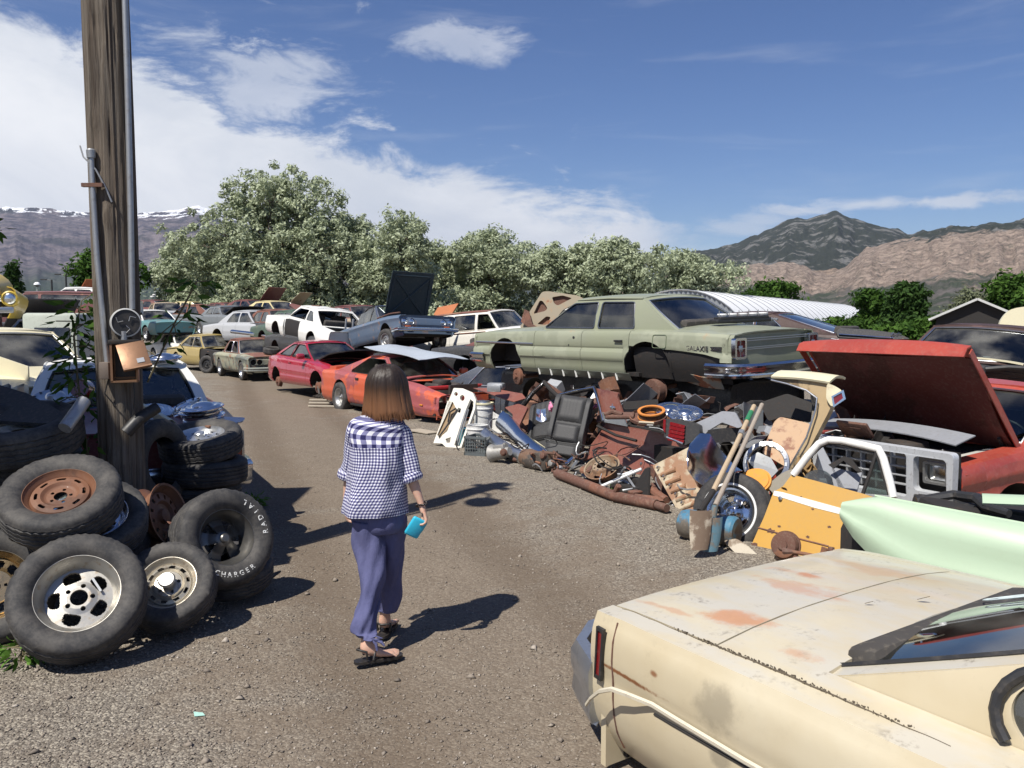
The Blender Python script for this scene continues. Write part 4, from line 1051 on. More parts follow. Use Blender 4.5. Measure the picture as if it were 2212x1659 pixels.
def torn(x): return np.interp(x, [-2.6, -2.2, -1.7, -1.2, -.98], [.58, .66, .70, .70, .74])
c.panel(-2.596, -.984, 1, 'torn_rear_wing', low=torn)
c.panel(-2.6, -2.44, 1, 'rear_corner', low=lambda x: .56)
MB().grid([[c.side(x, z, 1, .10) for z in (.30, .45, .6, .72)] for x in (-1.72, -1.0)][::-1], th=.01).build('inner_arch', M_DARK, c.t)
mb = MB(); pts = [(c.axr+.47*math.cos(R(a)), c.W-.10, .36+.45*math.sin(R(a))) for a in range(170, 20, -12)]
rows = [[p, (p[0], p[1]-.22, p[2]+.02)] for p in pts]; mb.grid(rows, th=.012); mb.build('inner_wheel_arch', paint('dark_rusty_green', (.06, .06, .045), .3, .8, dust=.4), c.t)
mb = MB(); mb.grid([[(x, c.W-.12-.04*i, z-.07*i) for i in range(3)] for x, z in ((-1.72, .50), (-1.85, .42), (-2.1, .37), (-2.4, .36))], th=.012)
mb.build('bent_floor_edge', paint('bent_floor_paint', (.26, .25, .2), .55, .7), c.t)
for sg in (1, -1):
    c.strip(2.55, 1.0, .725, sg, .014, M_CHROME_DULL);
    o = MB()
    for k in range(7):
        x = .88-.27*k; p = c.side(x, .33, sg, -.012); o.box((x, sg*(c.W-.035), .30), (.012, .022, .10), (0, R(18), 0))
    o.build('rocker_clip', M_WHITE, c.t)['kind'] = 'stuff'
    MB().grid([[c.side(x, z, sg, -.01) for z in (.255, .30, .36)] for x in np.linspace(-.98, .95, 12)], th=.008).build('rocker_moulding', plain('dull_moulding', (.20, .22, .18), .4, .5), c.t)
    c.panel(-.96, .96, sg, 'rocker', low=None, inset=.05, th=.01) if False else None
c.handle(-.80, .80, 1, M_BLACK); p = c.side(.10, .83, 1, -.002)
MB().lathe([(.024, 0), (.001, .002)], 12, M=axisM(c.side(.10, .83, 1, -.001), (0, 1, 0))).build('lock_hole', M_BLACK, c.t)
MB().lathe([(.014, 0), (.001, .002)], 12, M=axisM(c.side(.20, .72, 1, -.001), (0, 1, 0))).build('lock_hole', M_BLACK, c.t)
c.bumper(1, .47, .15); c.bumper(-1, .46, .17, out=.16)
for sg in (1, -1):
    e = bpy.data.objects.new('tail_light', None); link(e); e.parent = c.t; e.location = (-2.62, sg*.80, .73)
    MB().poly(rrect(-.115, -.13, .115, .13, .03), [rrect(-.085, -.10, .085, .10, .02)], lambda y, z, d: (-.03-d*1, y, z), .06).build('bezel', M_CHROME, e)
    MB().poly(rrect(-.085, -.10, .085, .10, .02), fn=lambda y, z, d: (-.005-d, y, z), th=.01).build('lens', M_REDLENS, e)
    MB().box((-.02, 0, 0), (.02, .07, .075), bev=.008).box((-.018, 0, 0), (.01, .19, .008)).box((-.018, 0, 0), (.01, .008, .19)).build('reflector', M_CHROME_DULL, e)
for z_ in (.845, .82, .735, .715): MB().tube([(-2.625-.0, y, z_) for y in np.linspace(-.66, .66, 8)], .008, 5).build('rear_trim', M_CHROME_DULL, c.t)
pp = [c.side(x, z, 1, -.004) for x, z in roundpoly([(-1.62, .72), (-1.40, .72), (-1.40, .89), (-1.62, .89)], .03)]
MB().tube(pp+[pp[0]], .005, 5, cap=False).build('fuel_flap', plain('groove', (.12, .15, .09), .7), c.t)
T = Matrix.Translation((-2.12, c.pl(-2.1)-.026, .635)) @ Matrix.Rotation(R(180), 4, 'Z') @ Matrix.Rotation(R(90), 4, 'X')
textmesh('GALAXIE', .085, M_CHROME, c.t, 'badge_lettering', .006, M=Matrix.Translation((-2.10, c.pl(-2.1)-.024, .70)) @ Matrix.Rotation(R(180), 4, 'Z') @ Matrix.Rotation(R(90), 4, 'X'))
tb = MB().box((-2.37, c.pl(-2.37)-.024, .725), (.17, .012, .055)).build('badge_plate', M_BLACK, c.t)
textmesh('500', .06, M_CHROME, c.t, 'badge_lettering', .004, M=Matrix.Translation((-2.37, c.pl(-2.37)-.014, .705)) @ Matrix.Rotation(R(180), 4, 'Z') @ Matrix.Rotation(R(90), 4, 'X'))
drum_on(c.t, (-1.28, .86, .13), (0.1, 1, -.1), .155, .12, M_RUST_BROWN)
drum_on(c.t, (1.66, .78, .16), (.2, 1, 0), .13, .05, M_RUST, 'brake_disc'); c.drums(((1, -1), (-1, -1)), .15)
SEDAN = c
PR = paint('faded_orange_red_paint', (0.55, 0.095, 0.035), 0.0, 0.42, (0.30, 0.075, 0.085), 0.40, 0.10, dust=.35, seed=5.0)
LOWGH = dict(zs=[(-2.4, .86), (-1.6, .88), (-.9, .86), (.9, .80), (1.6, .74), (2.42, .60)], zc=[(-2.4, .90), (-1.6, .92), (0, .90), (1.0, .89), (1.8, .82), (2.42, .64)])
c = Car('coupe', 'faded orange red low coupe without its hood and with a grey sheet on top', 'car', (-2.18, 17.1, -.08), -52.8, PR,
    xf=2.42, xr=-2.38, W=.92, zb=.20, axf=1.32, axr=-1.28, Ra=.37, za=.34, xc=.98, xw=.20, xt=-.45, xb=-1.75, zr=1.25, wb=.76, wr=.56, bow=.22, rbow=.1,
    prof=[(0, .09), (.1, .03), (.35, .0), (.5, .012), (.75, .012), (.92, .03), (1, .07)], plan=[(-2.38, .90), (-2, .96), (-1.3, 1), (1.3, .985), (2.0, .94), (2.42, .82)],
    doors=[.80, -.62], hood=False, rearwin=(0, .88, .06, .94), wins=[[(.76, .86), (.22, 1.17), (-.45, 1.18), (-.98, .92), (-.98, .875)]], roofmat=PR, trim=M_BLACK, sealmat=M_BLACK,
    fholes=[rrect(.36, .47, .56, .58, .01), rrect(.58, .47, .78, .58, .01), rrect(-.56, .47, -.36, .58, .01), rrect(-.78, .47, -.58, .58, .01), rrect(-.7, .27, -.38, .36, .02), rrect(.38, .27, .7, .36, .02)], flow=.17, noglass=((0, -1),), **LOWGH)
c.body(); c.greenhouse()
for y in (.46, .68, -.46, -.68): c.sidebox((2.36-.05*(abs(y)/.75)**3, y, .525), (.05, .19, .10), 'headlight', M_LAMPGLASS)
for sg in (1, -1):
    c.sidebox(c.side(2.0, .42, sg, -.006), (.10, .015, .03), 'marker_light', M_AMBER)
    p = c.side(-.48, .76, sg, -.008); c.sidebox(p, (.14, .02, .05), 'door_handle', M_BLACK)
c.wheels(((-1, -1), (-1, 1)), .325, .19, .23, 'spoke5', M_ALU, inset=.09); c.drums(((1, 1), (1, -1)), .3)
c.lid(-2.37, -1.95, 'spoiler', th=.07, inset=-.055)
c.sidebox((.15, 0, .22), (2.0, 1.75, .05), 'underfloor', M_DARK)
c.sidebox((1.9, 0, .70), (.12, 1.3, .08), 'slam_panel', plain('red_inner_metal', (.35, .02, .02), .5), bev=.02)
for sg in (1, -1): c.sidebox((.72, sg*.93, .92), (.12, .18, .12), 'door_mirror', PR, bev=.035)
CP = c
o = MB().grid([[Vector((x, y, .035*math.sin(x*3)+.02*math.cos(y*5)-.03*abs(y)**2)) for y in np.linspace(-.72, .72, 9)] for x in np.linspace(-.75, .85, 10)], th=.012).build('loose_hood', plain('pale_blue_grey_paint', (.42, .46, .50), .4, dirt=.2), None)
Mt = Matrix.Translation((-2.18, 17.1, -.08)) @ Matrix.Rotation(R(-52.8), 4, 'Z')
o.matrix_basis = Mt @ Matrix.Translation((.15, .12, 1.335)) @ Matrix.Rotation(R(9), 4, 'Y') @ Matrix.Rotation(R(-4), 4, 'X') @ Matrix.Rotation(R(14), 4, 'Z')
props(o, 'pale blue grey car hood laid on the roof of the orange red coupe', 'car hood')
PR2 = paint('glossy_crimson_paint', (0.36, 0.012, 0.032), 0.0, 0.18, None, 0, 0.1, dust=.12, coat=.8)
c = Car('coupe', 'glossy crimson coupe without wheels and with its black underside hood raised', 'car', (-4.78, 21.2, .03), -53.5, PR2,
    xf=2.2, xr=-2.16, W=.86, zb=.24, axf=1.30, axr=-1.27, Ra=.34, za=.32, xc=.86, xw=.05, xt=-.70, xb=-1.65, zr=1.31, wb=.72, wr=.53, bow=.2,
    prof=[(0, .07), (.1, .02), (.3, .0), (.42, .012), (.55, .0), (.8, .02), (.93, .045), (1, .09)], plan=[(-2.16, .84), (-1.8, .95), (-1.2, 1), (1.3, .99), (1.8, .93), (2.2, .78)],
    zs=[(-2.16, .90), (-1.5, .93), (-.8, .91), (.8, .86), (1.5, .80), (2.2, .64)], zc=[(-2.16, .94), (-1.5, .98), (0, .95), (1.0, .94), (1.6, .87), (2.2, .68)],
    doors=[.72, -.50], hood=False, wins=[[(.74, .93), (.10, 1.235), (-.32, 1.25), (-.46, .945)], [(-.52, .95), (-.38, 1.25), (-.66, 1.24), (-1.28, .97)]], sealmat=M_BLACK, trim=M_BLACK, gm=M_GLASS_DARK,
    fholes=[rrect(.36, .52, .74, .62, .02), rrect(-.74, .52, -.36, .62, .02)], flow=.3)
c.body(); c.greenhouse()
o = c.lid(.98, 2.17, 'hood', mat_=M_BLACK, th=.03, ang=24)
o.matrix_basis = Matrix.Translation((1.0, 0, .93)) @ Matrix.Rotation(R(-22), 4, 'Y') @ Matrix.Translation((-1.0, 0, -.90))
for sg in (1, -1): c.sidebox((.62, sg*.93, .98), (.16, .2, .14), 'door_mirror', PR2, bev=.05); c.handle(-.30, .80, sg, PR2)
c.drums(((-1, -1), (-1, 1), (1, 1), (1, -1)), .25, .13, .05)
mb = MB()
for k in range(7): mb.tube([(1.2+.1*k, -.75+.05*(k % 3), .38), (1.55+.08*k, -.85+.1*(k % 2), .12+.05*(k % 2)), (1.3+.15*k, -.9, .05)], .022, 5)
mb.build('suspension_arm', plain('greasy_grey_metal', (.13, .12, .11), .6, .4), c.t)
PRC = paint('rust_eaten_cream_green', (0.30, 0.30, 0.21), 0.42, 0.7, (0.11, 0.13, 0.12), 0.5, 0.3, (0.24, .085, .04), dust=.5, coat=0, scale=1.1, seed=3)
PROOF = paint('rust_brown_roof', (0.165, 0.062, 0.042), 0.25, 0.75, (0.30, 0.15, 0.08), .3, .2, coat=0, dust=.4)
CORV = dict(xf=2.22, xr=-2.25, W=.84, zb=.24, axf=1.36, axr=-1.37, Ra=.33, za=.32, xc=.72, xw=.22, xt=-.75, xb=-1.25, zr=1.29, wb=.70, wr=.55, bow=.14,
    zs=[(-2.25, .78), (-1.5, .81), (0, .81), (1.5, .81), (2.22, .76)], zc=[(-2.25, .80), (-1.4, .86), (0, .85), (1.2, .86), (2.22, .78)],
    prof=[(0, .12), (.1, .07), (.4, .03), (.7, .012), (.84, -.012), (.90, 0.0), (.95, .02), (1, .06)], doors=[.72, -.10, -.85])
c = Car('sedan', 'small rust eaten sedan with empty headlight holes and a tyre on its hood', 'car', (-8.6, 27.6, 0), -57, PRC, roofmat=PROOF, hoodmat=PROOF,
    fholes=[circ(.45, .60, .085), circ(.64, .60, .085), circ(-.45, .60, .085), circ(-.64, .60, .085)], flow=.28, rsteps=.14,
    wins=[[(.66, .86), (.28, 1.20), (-.10, 1.21), (-.10, .86)], [(-.17, .86), (-.17, 1.21), (-.68, 1.20), (-.95, .86)]], wsglass=True, gm=M_GLASS_DUSTY, glass=False, trim=M_CHROME_DULL, **CORV)
c.body(); c.greenhouse(); c.bumper(1, .38, .12, out=.06, mat_=paint('grey_green_bumper', (.27, .29, .25), .25, .6, dust=.4)); c.wheels(Ro=.30, Ri=.17, w=.17, kind='plain')
PGO = paint('mustard_gold_paint', (0.36, 0.27, 0.085), 0.12, 0.42, (0.43, .35, .15), .3, .2, dust=.35, seed=8)
MID = dict(xf=2.5, xr=-2.5, W=.93, zb=.27, axf=1.48, axr=-1.38, Ra=.38, za=.33, xc=.85, xw=.25, xt=-.75, xb=-1.60, zr=1.36, wb=.77, wr=.60, bow=.18,
    zs=[(-2.5, .82), (-1.7, .88), (-.9, .90), (.9, .88), (2.0, .84), (2.5, .80)], zc=[(-2.5, .86), (-1.6, .95), (0, .95), (1.0, .95), (2.0, .90), (2.5, .83)])
c = Car('sedan', 'mustard gold fastback sedan with its front wing missing and front wheel turned', 'car', (-11.3, 31.4, 0), -47, PGO,
    doors=[.85, -.12, -.95], wins=[[(.78, .93), (.28, 1.28), (-.10, 1.29), (-.10, .93)], [(-.17, .93), (-.17, 1.29), (-.66, 1.27), (-1.15, 1.0), (-1.15, .95)]],
    gm=M_GLASS_DUSTY, hood=False, trim=M_CHROME_DULL, rearwin=(0, .85, .1, .9), **{**MID, 'rbow': .08})
c.body(front=False, skip=(('front_wing', -1),)); c.greenhouse(); c.wheels(((-1, -1), (-1, 1), (1, 1)), .325, .19, .2, ww=True)
wheel_on(c.t, (1.42, -.86, .32), .325, .19, .2, (.55, -1, .1), 'plain', M_BLACK)
MB().grid([[(1.45+.38*math.cos(R(a)), y, .36+.42*math.sin(R(a))) for y in (-.86, -.6)] for a in range(0, 181, 15)], th=.015).build('inner_wing', PROOF, c.t)
MB().box((1.7, -.2, .62), (.7, .9, .2), bev=.05).box((2.1, -.55, .58), (.3, .3, .25), (0, .3, .3), bev=.04).build('exposed_frame', M_RUST, c.t)
PW = paint('chalky_white_paint', (0.74, 0.73, 0.68), 0.12, 0.38, None, 0, .1, dust=.2)
PWR = paint('white_and_rust_paint', (0.70, 0.68, 0.62), 0.42, 0.5, None, 0, .1, dust=.3, seed=4)
c = Car('sedan', 'white rust blotched sedan half hidden behind the mustard gold one', 'car', (-14.6, 37.0, 0), -47, PWR, wins=[[(.78, .93), (.28, 1.28), (-.10, 1.29), (-.10, .93)], [(-.17, .93), (-.17, 1.29), (-.66, 1.27), (-.95, .93)]], gm=M_GLASS_DUSTY, rsteps=.2, doors=[.85, -.12, -.95], **MID)
c.body(); c.greenhouse(); c.wheels(Ro=.32)
c = Car('hardtop', 'white hardtop coupe standing high with its door swung open and rear glass gone', 'car', (-5.95, 25.6, .96), 126, PW, pitch=-6, roll=4,
    doors=[.80, -.45], rwglass=False, rearwin=(0, .86, .06, .88), wins=[[(.74, .95), (.20, 1.25), (-.50, 1.26), (-.50, .95)], [(-.56, .95), (-.56, 1.26), (-.85, 1.22), (-1.12, .96)]],
    noglass=((0, 1), (0, -1)), sealmat=M_BLACK, **{**MID, 'zr': 1.34, 'xb': -1.55, 'xt': -.8})
c.deck = False
c.body(skip=(('door', 1),)); c.greenhouse()
o = c.panel(-.44, .79, 1, 'open_door'); o.matrix_basis = Matrix.Translation((.80, .9, 0)) @ Matrix.Rotation(R(62), 4, 'Z') @ Matrix.Translation((-.80, -.9, 0))
mb = MB()
for x, y in ((-.2, .25), (-.35, -.3), (.1, .4)): mb.grid([[(x+.18*math.cos(6.28*i/8)*(1+.3*math.sin(i*3)), y+.1*math.sin(6.28*i/8), 1.366+.006*j) for i in range(9)] for j in (0, 1)], th=0)
for (x0, y0, s_) in ((-.15, .30, .17), (-.45, -.12, .15)):
    pts = [(x0+s_*(1+.45*math.sin(k*2.3+x0*9))*math.cos(6.28*k/14), y0+s_*.8*(1+.4*math.cos(k*3.1))*math.sin(6.28*k/14)) for k in range(14)]
    MB().poly(pts, fn=lambda x, y, d: (x, y, c.zr-.03+.045+.03*(1-(y/.6)**2)+.006+d), th=.002).build('rust_patch', M_RUST, c.t, 0)
c.sidebox((-1.9, .1, .98), (.05, .05, .4), 'bent_bracket', M_STEELGREY); c.sidebox((-1.95, -.1, .98), (.05, .05, .42), 'bent_bracket', M_STEELGREY)
PBL = paint('dull_steel_blue_paint', (0.085, 0.135, 0.21), 0.30, 0.42, None, 0, .25, (.26, .09, .04), dust=.3, seed=6)
c = Car('convertible', 'steel blue rust spotted convertible stacked nose up with its dark hood raised', 'car', (-3.32, 22.9, .98), -56.8, PBL, pitch=-7, roll=-2,
    fholes=[circ(.45, .60, .085), circ(.65, .60, .085), circ(-.45, .60, .085), circ(-.65, .60, .085)], flow=.3, wins=[], **{**CORV, 'doors': [.72, -.50]})
PUND = plain('blue_black_underside', (.018, .035, .045), .6, scale=5)
c.hood = False
c.body()
o = c.lid(.84, 2.19, 'hood', mat_=PUND, th=.02); br = MB();
for sg in (1, -1): br.tube([(.95, sg*.55, .835), (1.5, 0, .82), (2.05, -sg*.52, .77)], .03, 6); br.tube([(.95, sg*.55, .835), (2.05, sg*.52, .77)], .025, 6)
br.tube([(.95, -.55, .835), (.95, .55, .835)], .03, 6); br.tube([(2.08, -.52, .77), (2.08, .52, .77)], .03, 6)
br.build('bracing', PUND, o)
o.matrix_basis = Matrix.Translation((.9, 0, .86)) @ Matrix.Rotation(R(-66), 4, 'Y') @ Matrix.Translation((-.9, 0, -.86))
c.screen(1, M_CHROME_DULL); c.interior()
for sg in (1, -1):
    for y in (.45, .65): c.lamp((2.205-.05*(y/.8)**3, sg*y, .60), .078)
    c.sidebox((2.19, sg*.55, .47), (.03, .16, .05), 'indicator', plain('orange_lens', (.4, .10, .03), .4))
c.bumper(1, .40, .09, out=.05, mat_=M_CHROME);
wheel_on(c.t, (1.36, -.76, .20), .30, .17, .17, (.25, -1, -.05), 'plain', M_ALU); wheel_on(c.t, (1.36, .76, .25), .30, .17, .17, (0, 1, 0), 'plain', M_ALU)
MB().poly([(.66, .84), (.24, 1.24), (.18, 1.24), (.2, .84)], fn=lambda x, z, d: (x, -.69+.14*(z-.84)/.4+d, z), th=.004).build('quarter_light', M_GLASS, c.t)
MB().poly([(.15, .84), (.15, 1.2), (-.6, 1.14), (-.8, .84)], fn=lambda x, z, d: (x, -.70+.12*(z-.84)/.4+d, z), th=.004).build('side_window', M_GLASS_DUSTY, c.t)
for sg in (1, -1): MB().tube([(.22, sg*.56, 1.27), (-.2, sg*.58, 1.24), (-.7, sg*.6, 1.08), (-.95, sg*.62, .86)], .018, 6).build('hood_frame', M_BLACK, c.t)
MB().tube([(.72, -.72, .855), (1.6, -.76, .86), (2.1, -.72, .83)], .02, 6).build('rusty_wing_edge', M_RUST, c.t)
PWW = paint('white_wagon_paint', (0.72, 0.69, 0.62), 0.16, 0.45, None, 0, .1, dust=.25, seed=9)
c = Car('station_wagon', 'white station wagon with a rust brown roof stacked behind the coupe', 'car', (-.50, 23.4, .72), -36, PWW, pitch=-4, roll=2,
    xf=2.3, xr=-2.3, W=.88, zb=.27, axf=1.38, axr=-1.32, Ra=.35, za=.33, xc=.80, xw=.38, xt=-1.75, xb=-2.16, zr=1.44, wb=.75, wr=.60, bow=.15, rbow=.05, deck=False,
    zs=[(-2.3, .87), (0, .89), (2.3, .84)], zc=[(-2.3, .90), (0, .95), (1, .96), (2.3, .90)], doors=[.80, .0, -.86], roofmat=PROOF, pilmat=PWW,
    wins=[[(.74, .93), (.42, 1.34), (.06, 1.355), (.06, .93)], [(-.02, .93), (-.02, 1.36), (-.78, 1.36), (-.84, .93)], [(-.94, .93), (-.90, 1.36), (-1.66, 1.345), (-2.0, .93)]], gm=M_GLASS_DUSTY, noglass=((0, -1),), trim=paint('cream_frame', (.6, .57, .48), .2, .5))
c.body(); c.greenhouse(); c.drums(((1, -1), (-1, -1)), .2); c.bumper(-1, .42, .12)
for k in range(6):
    MB().box(c.side(-1.9+.16*k, .84, -1, -.006), (.11, .01, .05)).build('vent_slot', M_RUST, c.t)
c.strip(-.7, .78, .86, -1, .02, M_RUST, name='rusty_side_strip')
PBR = paint('dark_brown_vinyl', (0.052, 0.026, 0.021), 0.0, 0.55, (0.10, .055, .05), .3, .1, dust=.15, coat=0)
c = Car('fastback', 'dark brown fastback coupe with a bright framed rear window beside the green sedan', 'car', (5.30, 18.3, .70), 139, PBR,
    doors=[.85, -.35], trim=M_CHROME, sealmat=M_CHROME, gm=M_GLASS_DARK, rearwin=(0, .84, .12, .93),
    wins=[[(.78, .93), (.26, 1.26), (-.36, 1.28), (-.36, .93)], [(-.42, .93), (-.42, 1.28), (-.72, 1.24), (-.98, 1.05), (-.90, .94)]],
    **{**MID, 'xt': -.70, 'xb': -2.15, 'xr': -2.5, 'rbow': .15, 'zr': 1.34, 'wb': .80, 'zs': [(-2.5, .86), (-1.7, .90), (.9, .88), (2.5, .80)]})
c.body(); c.greenhouse(); c.strip(-.9, -2.2, .80, 1, .012, M_CHROME); c.wheels(Ro=.3)
PCR = paint('cream_paint', (0.68, 0.62, 0.42), 0.12, 0.4, None, 0, .1, dust=.2, seed=11)
c = Car('hardtop', 'cream car with a dark brown roof and large dusty windscreen facing the road', 'car', (6.75, 11.9, .42), -135, PCR, pitch=-1, roll=-3,
    doors=[.85, -.45], wins=[[(.78, .93), (.28, 1.27), (-.50, 1.28), (-.55, .93)], [(-.62, .93), (-.58, 1.28), (-.80, 1.25), (-1.15, .94)]], roofmat=PBR, hood=False, gm=M_GLASS_DUSTY,
    **{**MID, 'wr': .64, 'wb': .80})
c.gm = glassm('old_windscreen', (.25, .30, .30), .35)
c.body(front=False, skip=(('front_wing', 1),)); c.greenhouse()
MB().box((.25, 0, 1.22), (.03, .26, .06), bev=.02).tube([(.25, 0, 1.22), (.3, 0, 1.32)], .01, 5).build('rear_view_mirror', M_ALU, c.t)
PMA = paint('dull_maroon_paint', (0.17, 0.028, 0.028), 0.10, 0.4, None, 0, .2, dust=.35, seed=12)
BIG = dict(xf=2.7, xr=-2.72, W=1.0, zb=.28, axf=1.7, axr=-1.45, Ra=.38, za=.33, xc=.95, xw=.30, xt=-1.00, xb=-1.66, zr=1.36, wb=.80, wr=.64, bow=.2, rbow=.16,
    plan=[(-2.72, .93), (-2.3, .98), (-1, 1), (1.4, 1), (2.3, .975), (2.7, .95)],
    zs=[(-2.72, .86), (-1.8, .92), (0, .93), (1.2, .92), (2.7, .86)], zc=[(-2.72, .86), (-1.7, .98), (0, .98), (1.1, .98), (2.7, .88)])
c = Car('hardtop', 'maroon hardtop with a white roof parked tail first behind the wooden pole', 'car', (-4.50, 9.33, .06), 118, PMA, roofmat=PW,
    doors=[.95, -.55], wins=[[(.86, .96), (.34, 1.27), (-.40, 1.28), (-.48, .96)], [(-.56, .96), (-.50, 1.28), (-.92, 1.26), (-1.15, .97)]], sealmat=M_BLACK, trim=M_CHROME_DULL, gm=M_GLASS, rearwin=(0, .86, .08, .90), **BIG)
c.body(); c.greenhouse(); c.bumper(-1, .45, .22, out=.10, wrap=.30); c.wheels(Ro=.33, ww=True)
for sg in (1, -1):
    c.sidebox((-2.735, sg*.86, .70), (.05, .09, .20), 'tail_light', M_REDLENS, .015)
    MB().poly(rrect(-.065, -.13, .065, .13, .02), [rrect(-.045, -.10, .045, .10, .015)], lambda y, z, d, sg=sg: (-2.755-d, sg*.86+y, .70+z), .03).build('tail_light_bezel', M_CHROME, c.t)
c.sidebox((-.95, .35, 1.07), (.02, .34, .14), 'rear_shelf_card', plain('pale_green_card', (.45, .55, .45), .7))
CADDY = c
m, b = mat('cream_stained_paint'); o = obco(b); sp = b.new('ShaderNodeSeparateXYZ', inp={0: o})
nb1 = b.noise(o, 1.3, 5, .6); nm = b.noise(o, 5.5, 7, .7); nf = b.noise(o, 46, 4, .65); ns = b.noise(b.mapv(o, (2.2, 5.5, 2)), 1.0, 6, .62)
cc = b.mix(b.ss(nb1, .35, .7), (0.50, 0.425, 0.285), (0.56, 0.50, 0.365))
upm = b.ss(b.new('ShaderNodeSeparateXYZ', inp={0: b.new('ShaderNodeNewGeometry').outputs['Normal']}).outputs[2], .55, .9)
cc = b.mix(b.m('MULTIPLY', b.ss(ns, .40, .62), b.m('MULTIPLY', upm, .75)), cc, (0.50, 0.475, 0.41))
dk = b.m('MULTIPLY', b.ss(b.m('ADD', b.m('MULTIPLY', nm, .65), b.m('MULTIPLY', nf, .35)), .54, .66), b.m('MULTIPLY_ADD', b.ss(ns, .45, .6), .75, .18))
cc = b.mix(b.m('MULTIPLY', dk, b.m('MULTIPLY_ADD', upm, .7, .25)), cc, (0.20, 0.165, 0.12))
def spot(x, y, rx, ry, k=1.0, n=ns, amp=1.5, z=None, rz=.1):
    a = b.m('DIVIDE', b.m('SUBTRACT', sp.outputs[0], x), rx); d_ = b.m('DIVIDE', b.m('SUBTRACT', sp.outputs[1 if z is None else 2], y if z is None else z), ry if z is None else rz)
    r = b.m('ADD', b.m('SQRT', b.m('ADD', b.m('MULTIPLY', a, a), b.m('MULTIPLY', d_, d_))), b.m('MULTIPLY', b.m('SUBTRACT', n, .5), amp*2))
    return b.m('MULTIPLY', b.m('SUBTRACT', 1.0, b.ss(r, .35, 1.0)), k)
nq = b.m('ADD', b.m('MULTIPLY', ns, .5), b.m('MULTIPLY', nm, .5))
rs_ = spot(-1.95, -.56, .17, .11, .75, nq, 2.2)
for a_ in ((-2.02, -.10, .24, .10, .5, nq, 2.6), (-2.14, .12, .09, .06, .85, nq, 2.0), (-2.28, .12, .12, .06, .5, nq, 2.6), (-1.60, -.66, .10, .05, .45, nm, 1.6), (-2.25, -.66, .22, .03, .45, nm, 1.6), (-2.0, .45, .22, .12, .3, nq, 2.8)): rs_ = b.m('MAXIMUM', rs_, spot(*a_))
cc = b.mix(b.m('MULTIPLY', rs_, upm), cc, b.mix(nm, (0.62, 0.27, 0.10), (0.34, 0.13, 0.05)))
ln = b.m('MULTIPLY', spot(-2.22, 0, .26, .1, 1.0, nf, .55, z=.745, rz=.012), b.m('SUBTRACT', 1.0, upm))
for a_ in ((-2.36, 0, .012, .1, 1.0, nm, .6, .78, .09), (-2.05, 0, .03, .1, .9, nm, .7, .82, .018), (-1.80, 0, .035, .1, .75, nm, .9, .46, .05)):
    ln = b.m('MAXIMUM', ln, b.m('MULTIPLY', spot(*a_[:5], a_[5], a_[6], a_[7], a_[8]), b.m('SUBTRACT', 1.0, upm)))
cc = b.mix(ln, cc, (0.22, 0.09, 0.035))
sm = b.m('MULTIPLY', b.m('MAXIMUM', spot(-1.75, 0, .14, .1, .7, nm, 1.1, .80, .10), spot(-1.72, 0, .06, .1, .8, nm, .9, .64, .05)), b.m('SUBTRACT', 1.0, upm))
cc = b.mix(b.m('MULTIPLY', sm, .8), cc, (0.22, 0.19, 0.14))
fin(b, prin(b, cc, b.m('MULTIPLY_ADD', nm, .35, .22), 0, bump(b, b.m('ADD', nb1, b.m('MULTIPLY', nf, .1)), .10, .02), coat=.3)); PCF = m
yaw = -56; ya = R(yaw); w0 = G(1327, 1297, .70); loc = (w0.x-(-2.40*math.cos(ya)+.80*math.sin(ya)), w0.y-(-2.40*math.sin(ya)-.80*math.cos(ya)), -.28)
FG = Car('coupe', 'rust stained cream coupe in the near right corner with a peeling side strip', 'car', loc, yaw, PCF,
    xf=2.5, xr=-2.46, W=.93, zb=.26, axf=1.5, axr=-1.45, Ra=.02, za=.2, plan=[(-2.46, .945), (-2.38, .96), (-2.0, .985), (-1.2, 1), (1.3, 1), (2.5, .95)],
    xc=.85, xw=.25, xt=-.62, xb=-1.52, xd=-1.86, zr=1.34, wb=.70, wr=.56, bow=.2, rbow=.20, rbowt=.1, rearwin=(0, .90, .05, .92), doors=[.85, -.62], rsteps=.06, sidesteps=30, softp=.05,
    zs=[(-2.46, .93), (-2.3, .945), (-1.6, .955), (-.8, .955), (.9, .93), (2.5, .84)], zc=[(-2.46, .955), (-2.3, .985), (-1.6, 1.03), (0, 1.02), (1.0, .97), (2.5, .88)],
    prof=[(0, .24), (.06, .17), (.14, .10), (.30, .035), (.45, .012), (.60, .008), (.62, .018), (.70, .0), (.85, .004), (.94, .015), (.97, .028), (1, .045)], qh=.90,
    wins=[[(.76, .99), (.26, 1.26), (-.50, 1.27), (-.55, .99)], [(-.74+.17*math.cos(R(a)), 1.085+.115*math.sin(R(a))) for a in range(0, 360, 20)]], gm=glassm('rear_glass_dusty', (.22, .30, .30), .35), sealmat=M_BLACK, rlow=.30)
c = FG; c.body(); c.greenhouse();
c.bumper(-1, .58, .27, out=.33, wrap=.02, curve=.08, mat_=plain('weathered_bumper', (.40, .42, .45), .34, .8, dirt=.35), wide=-.03)
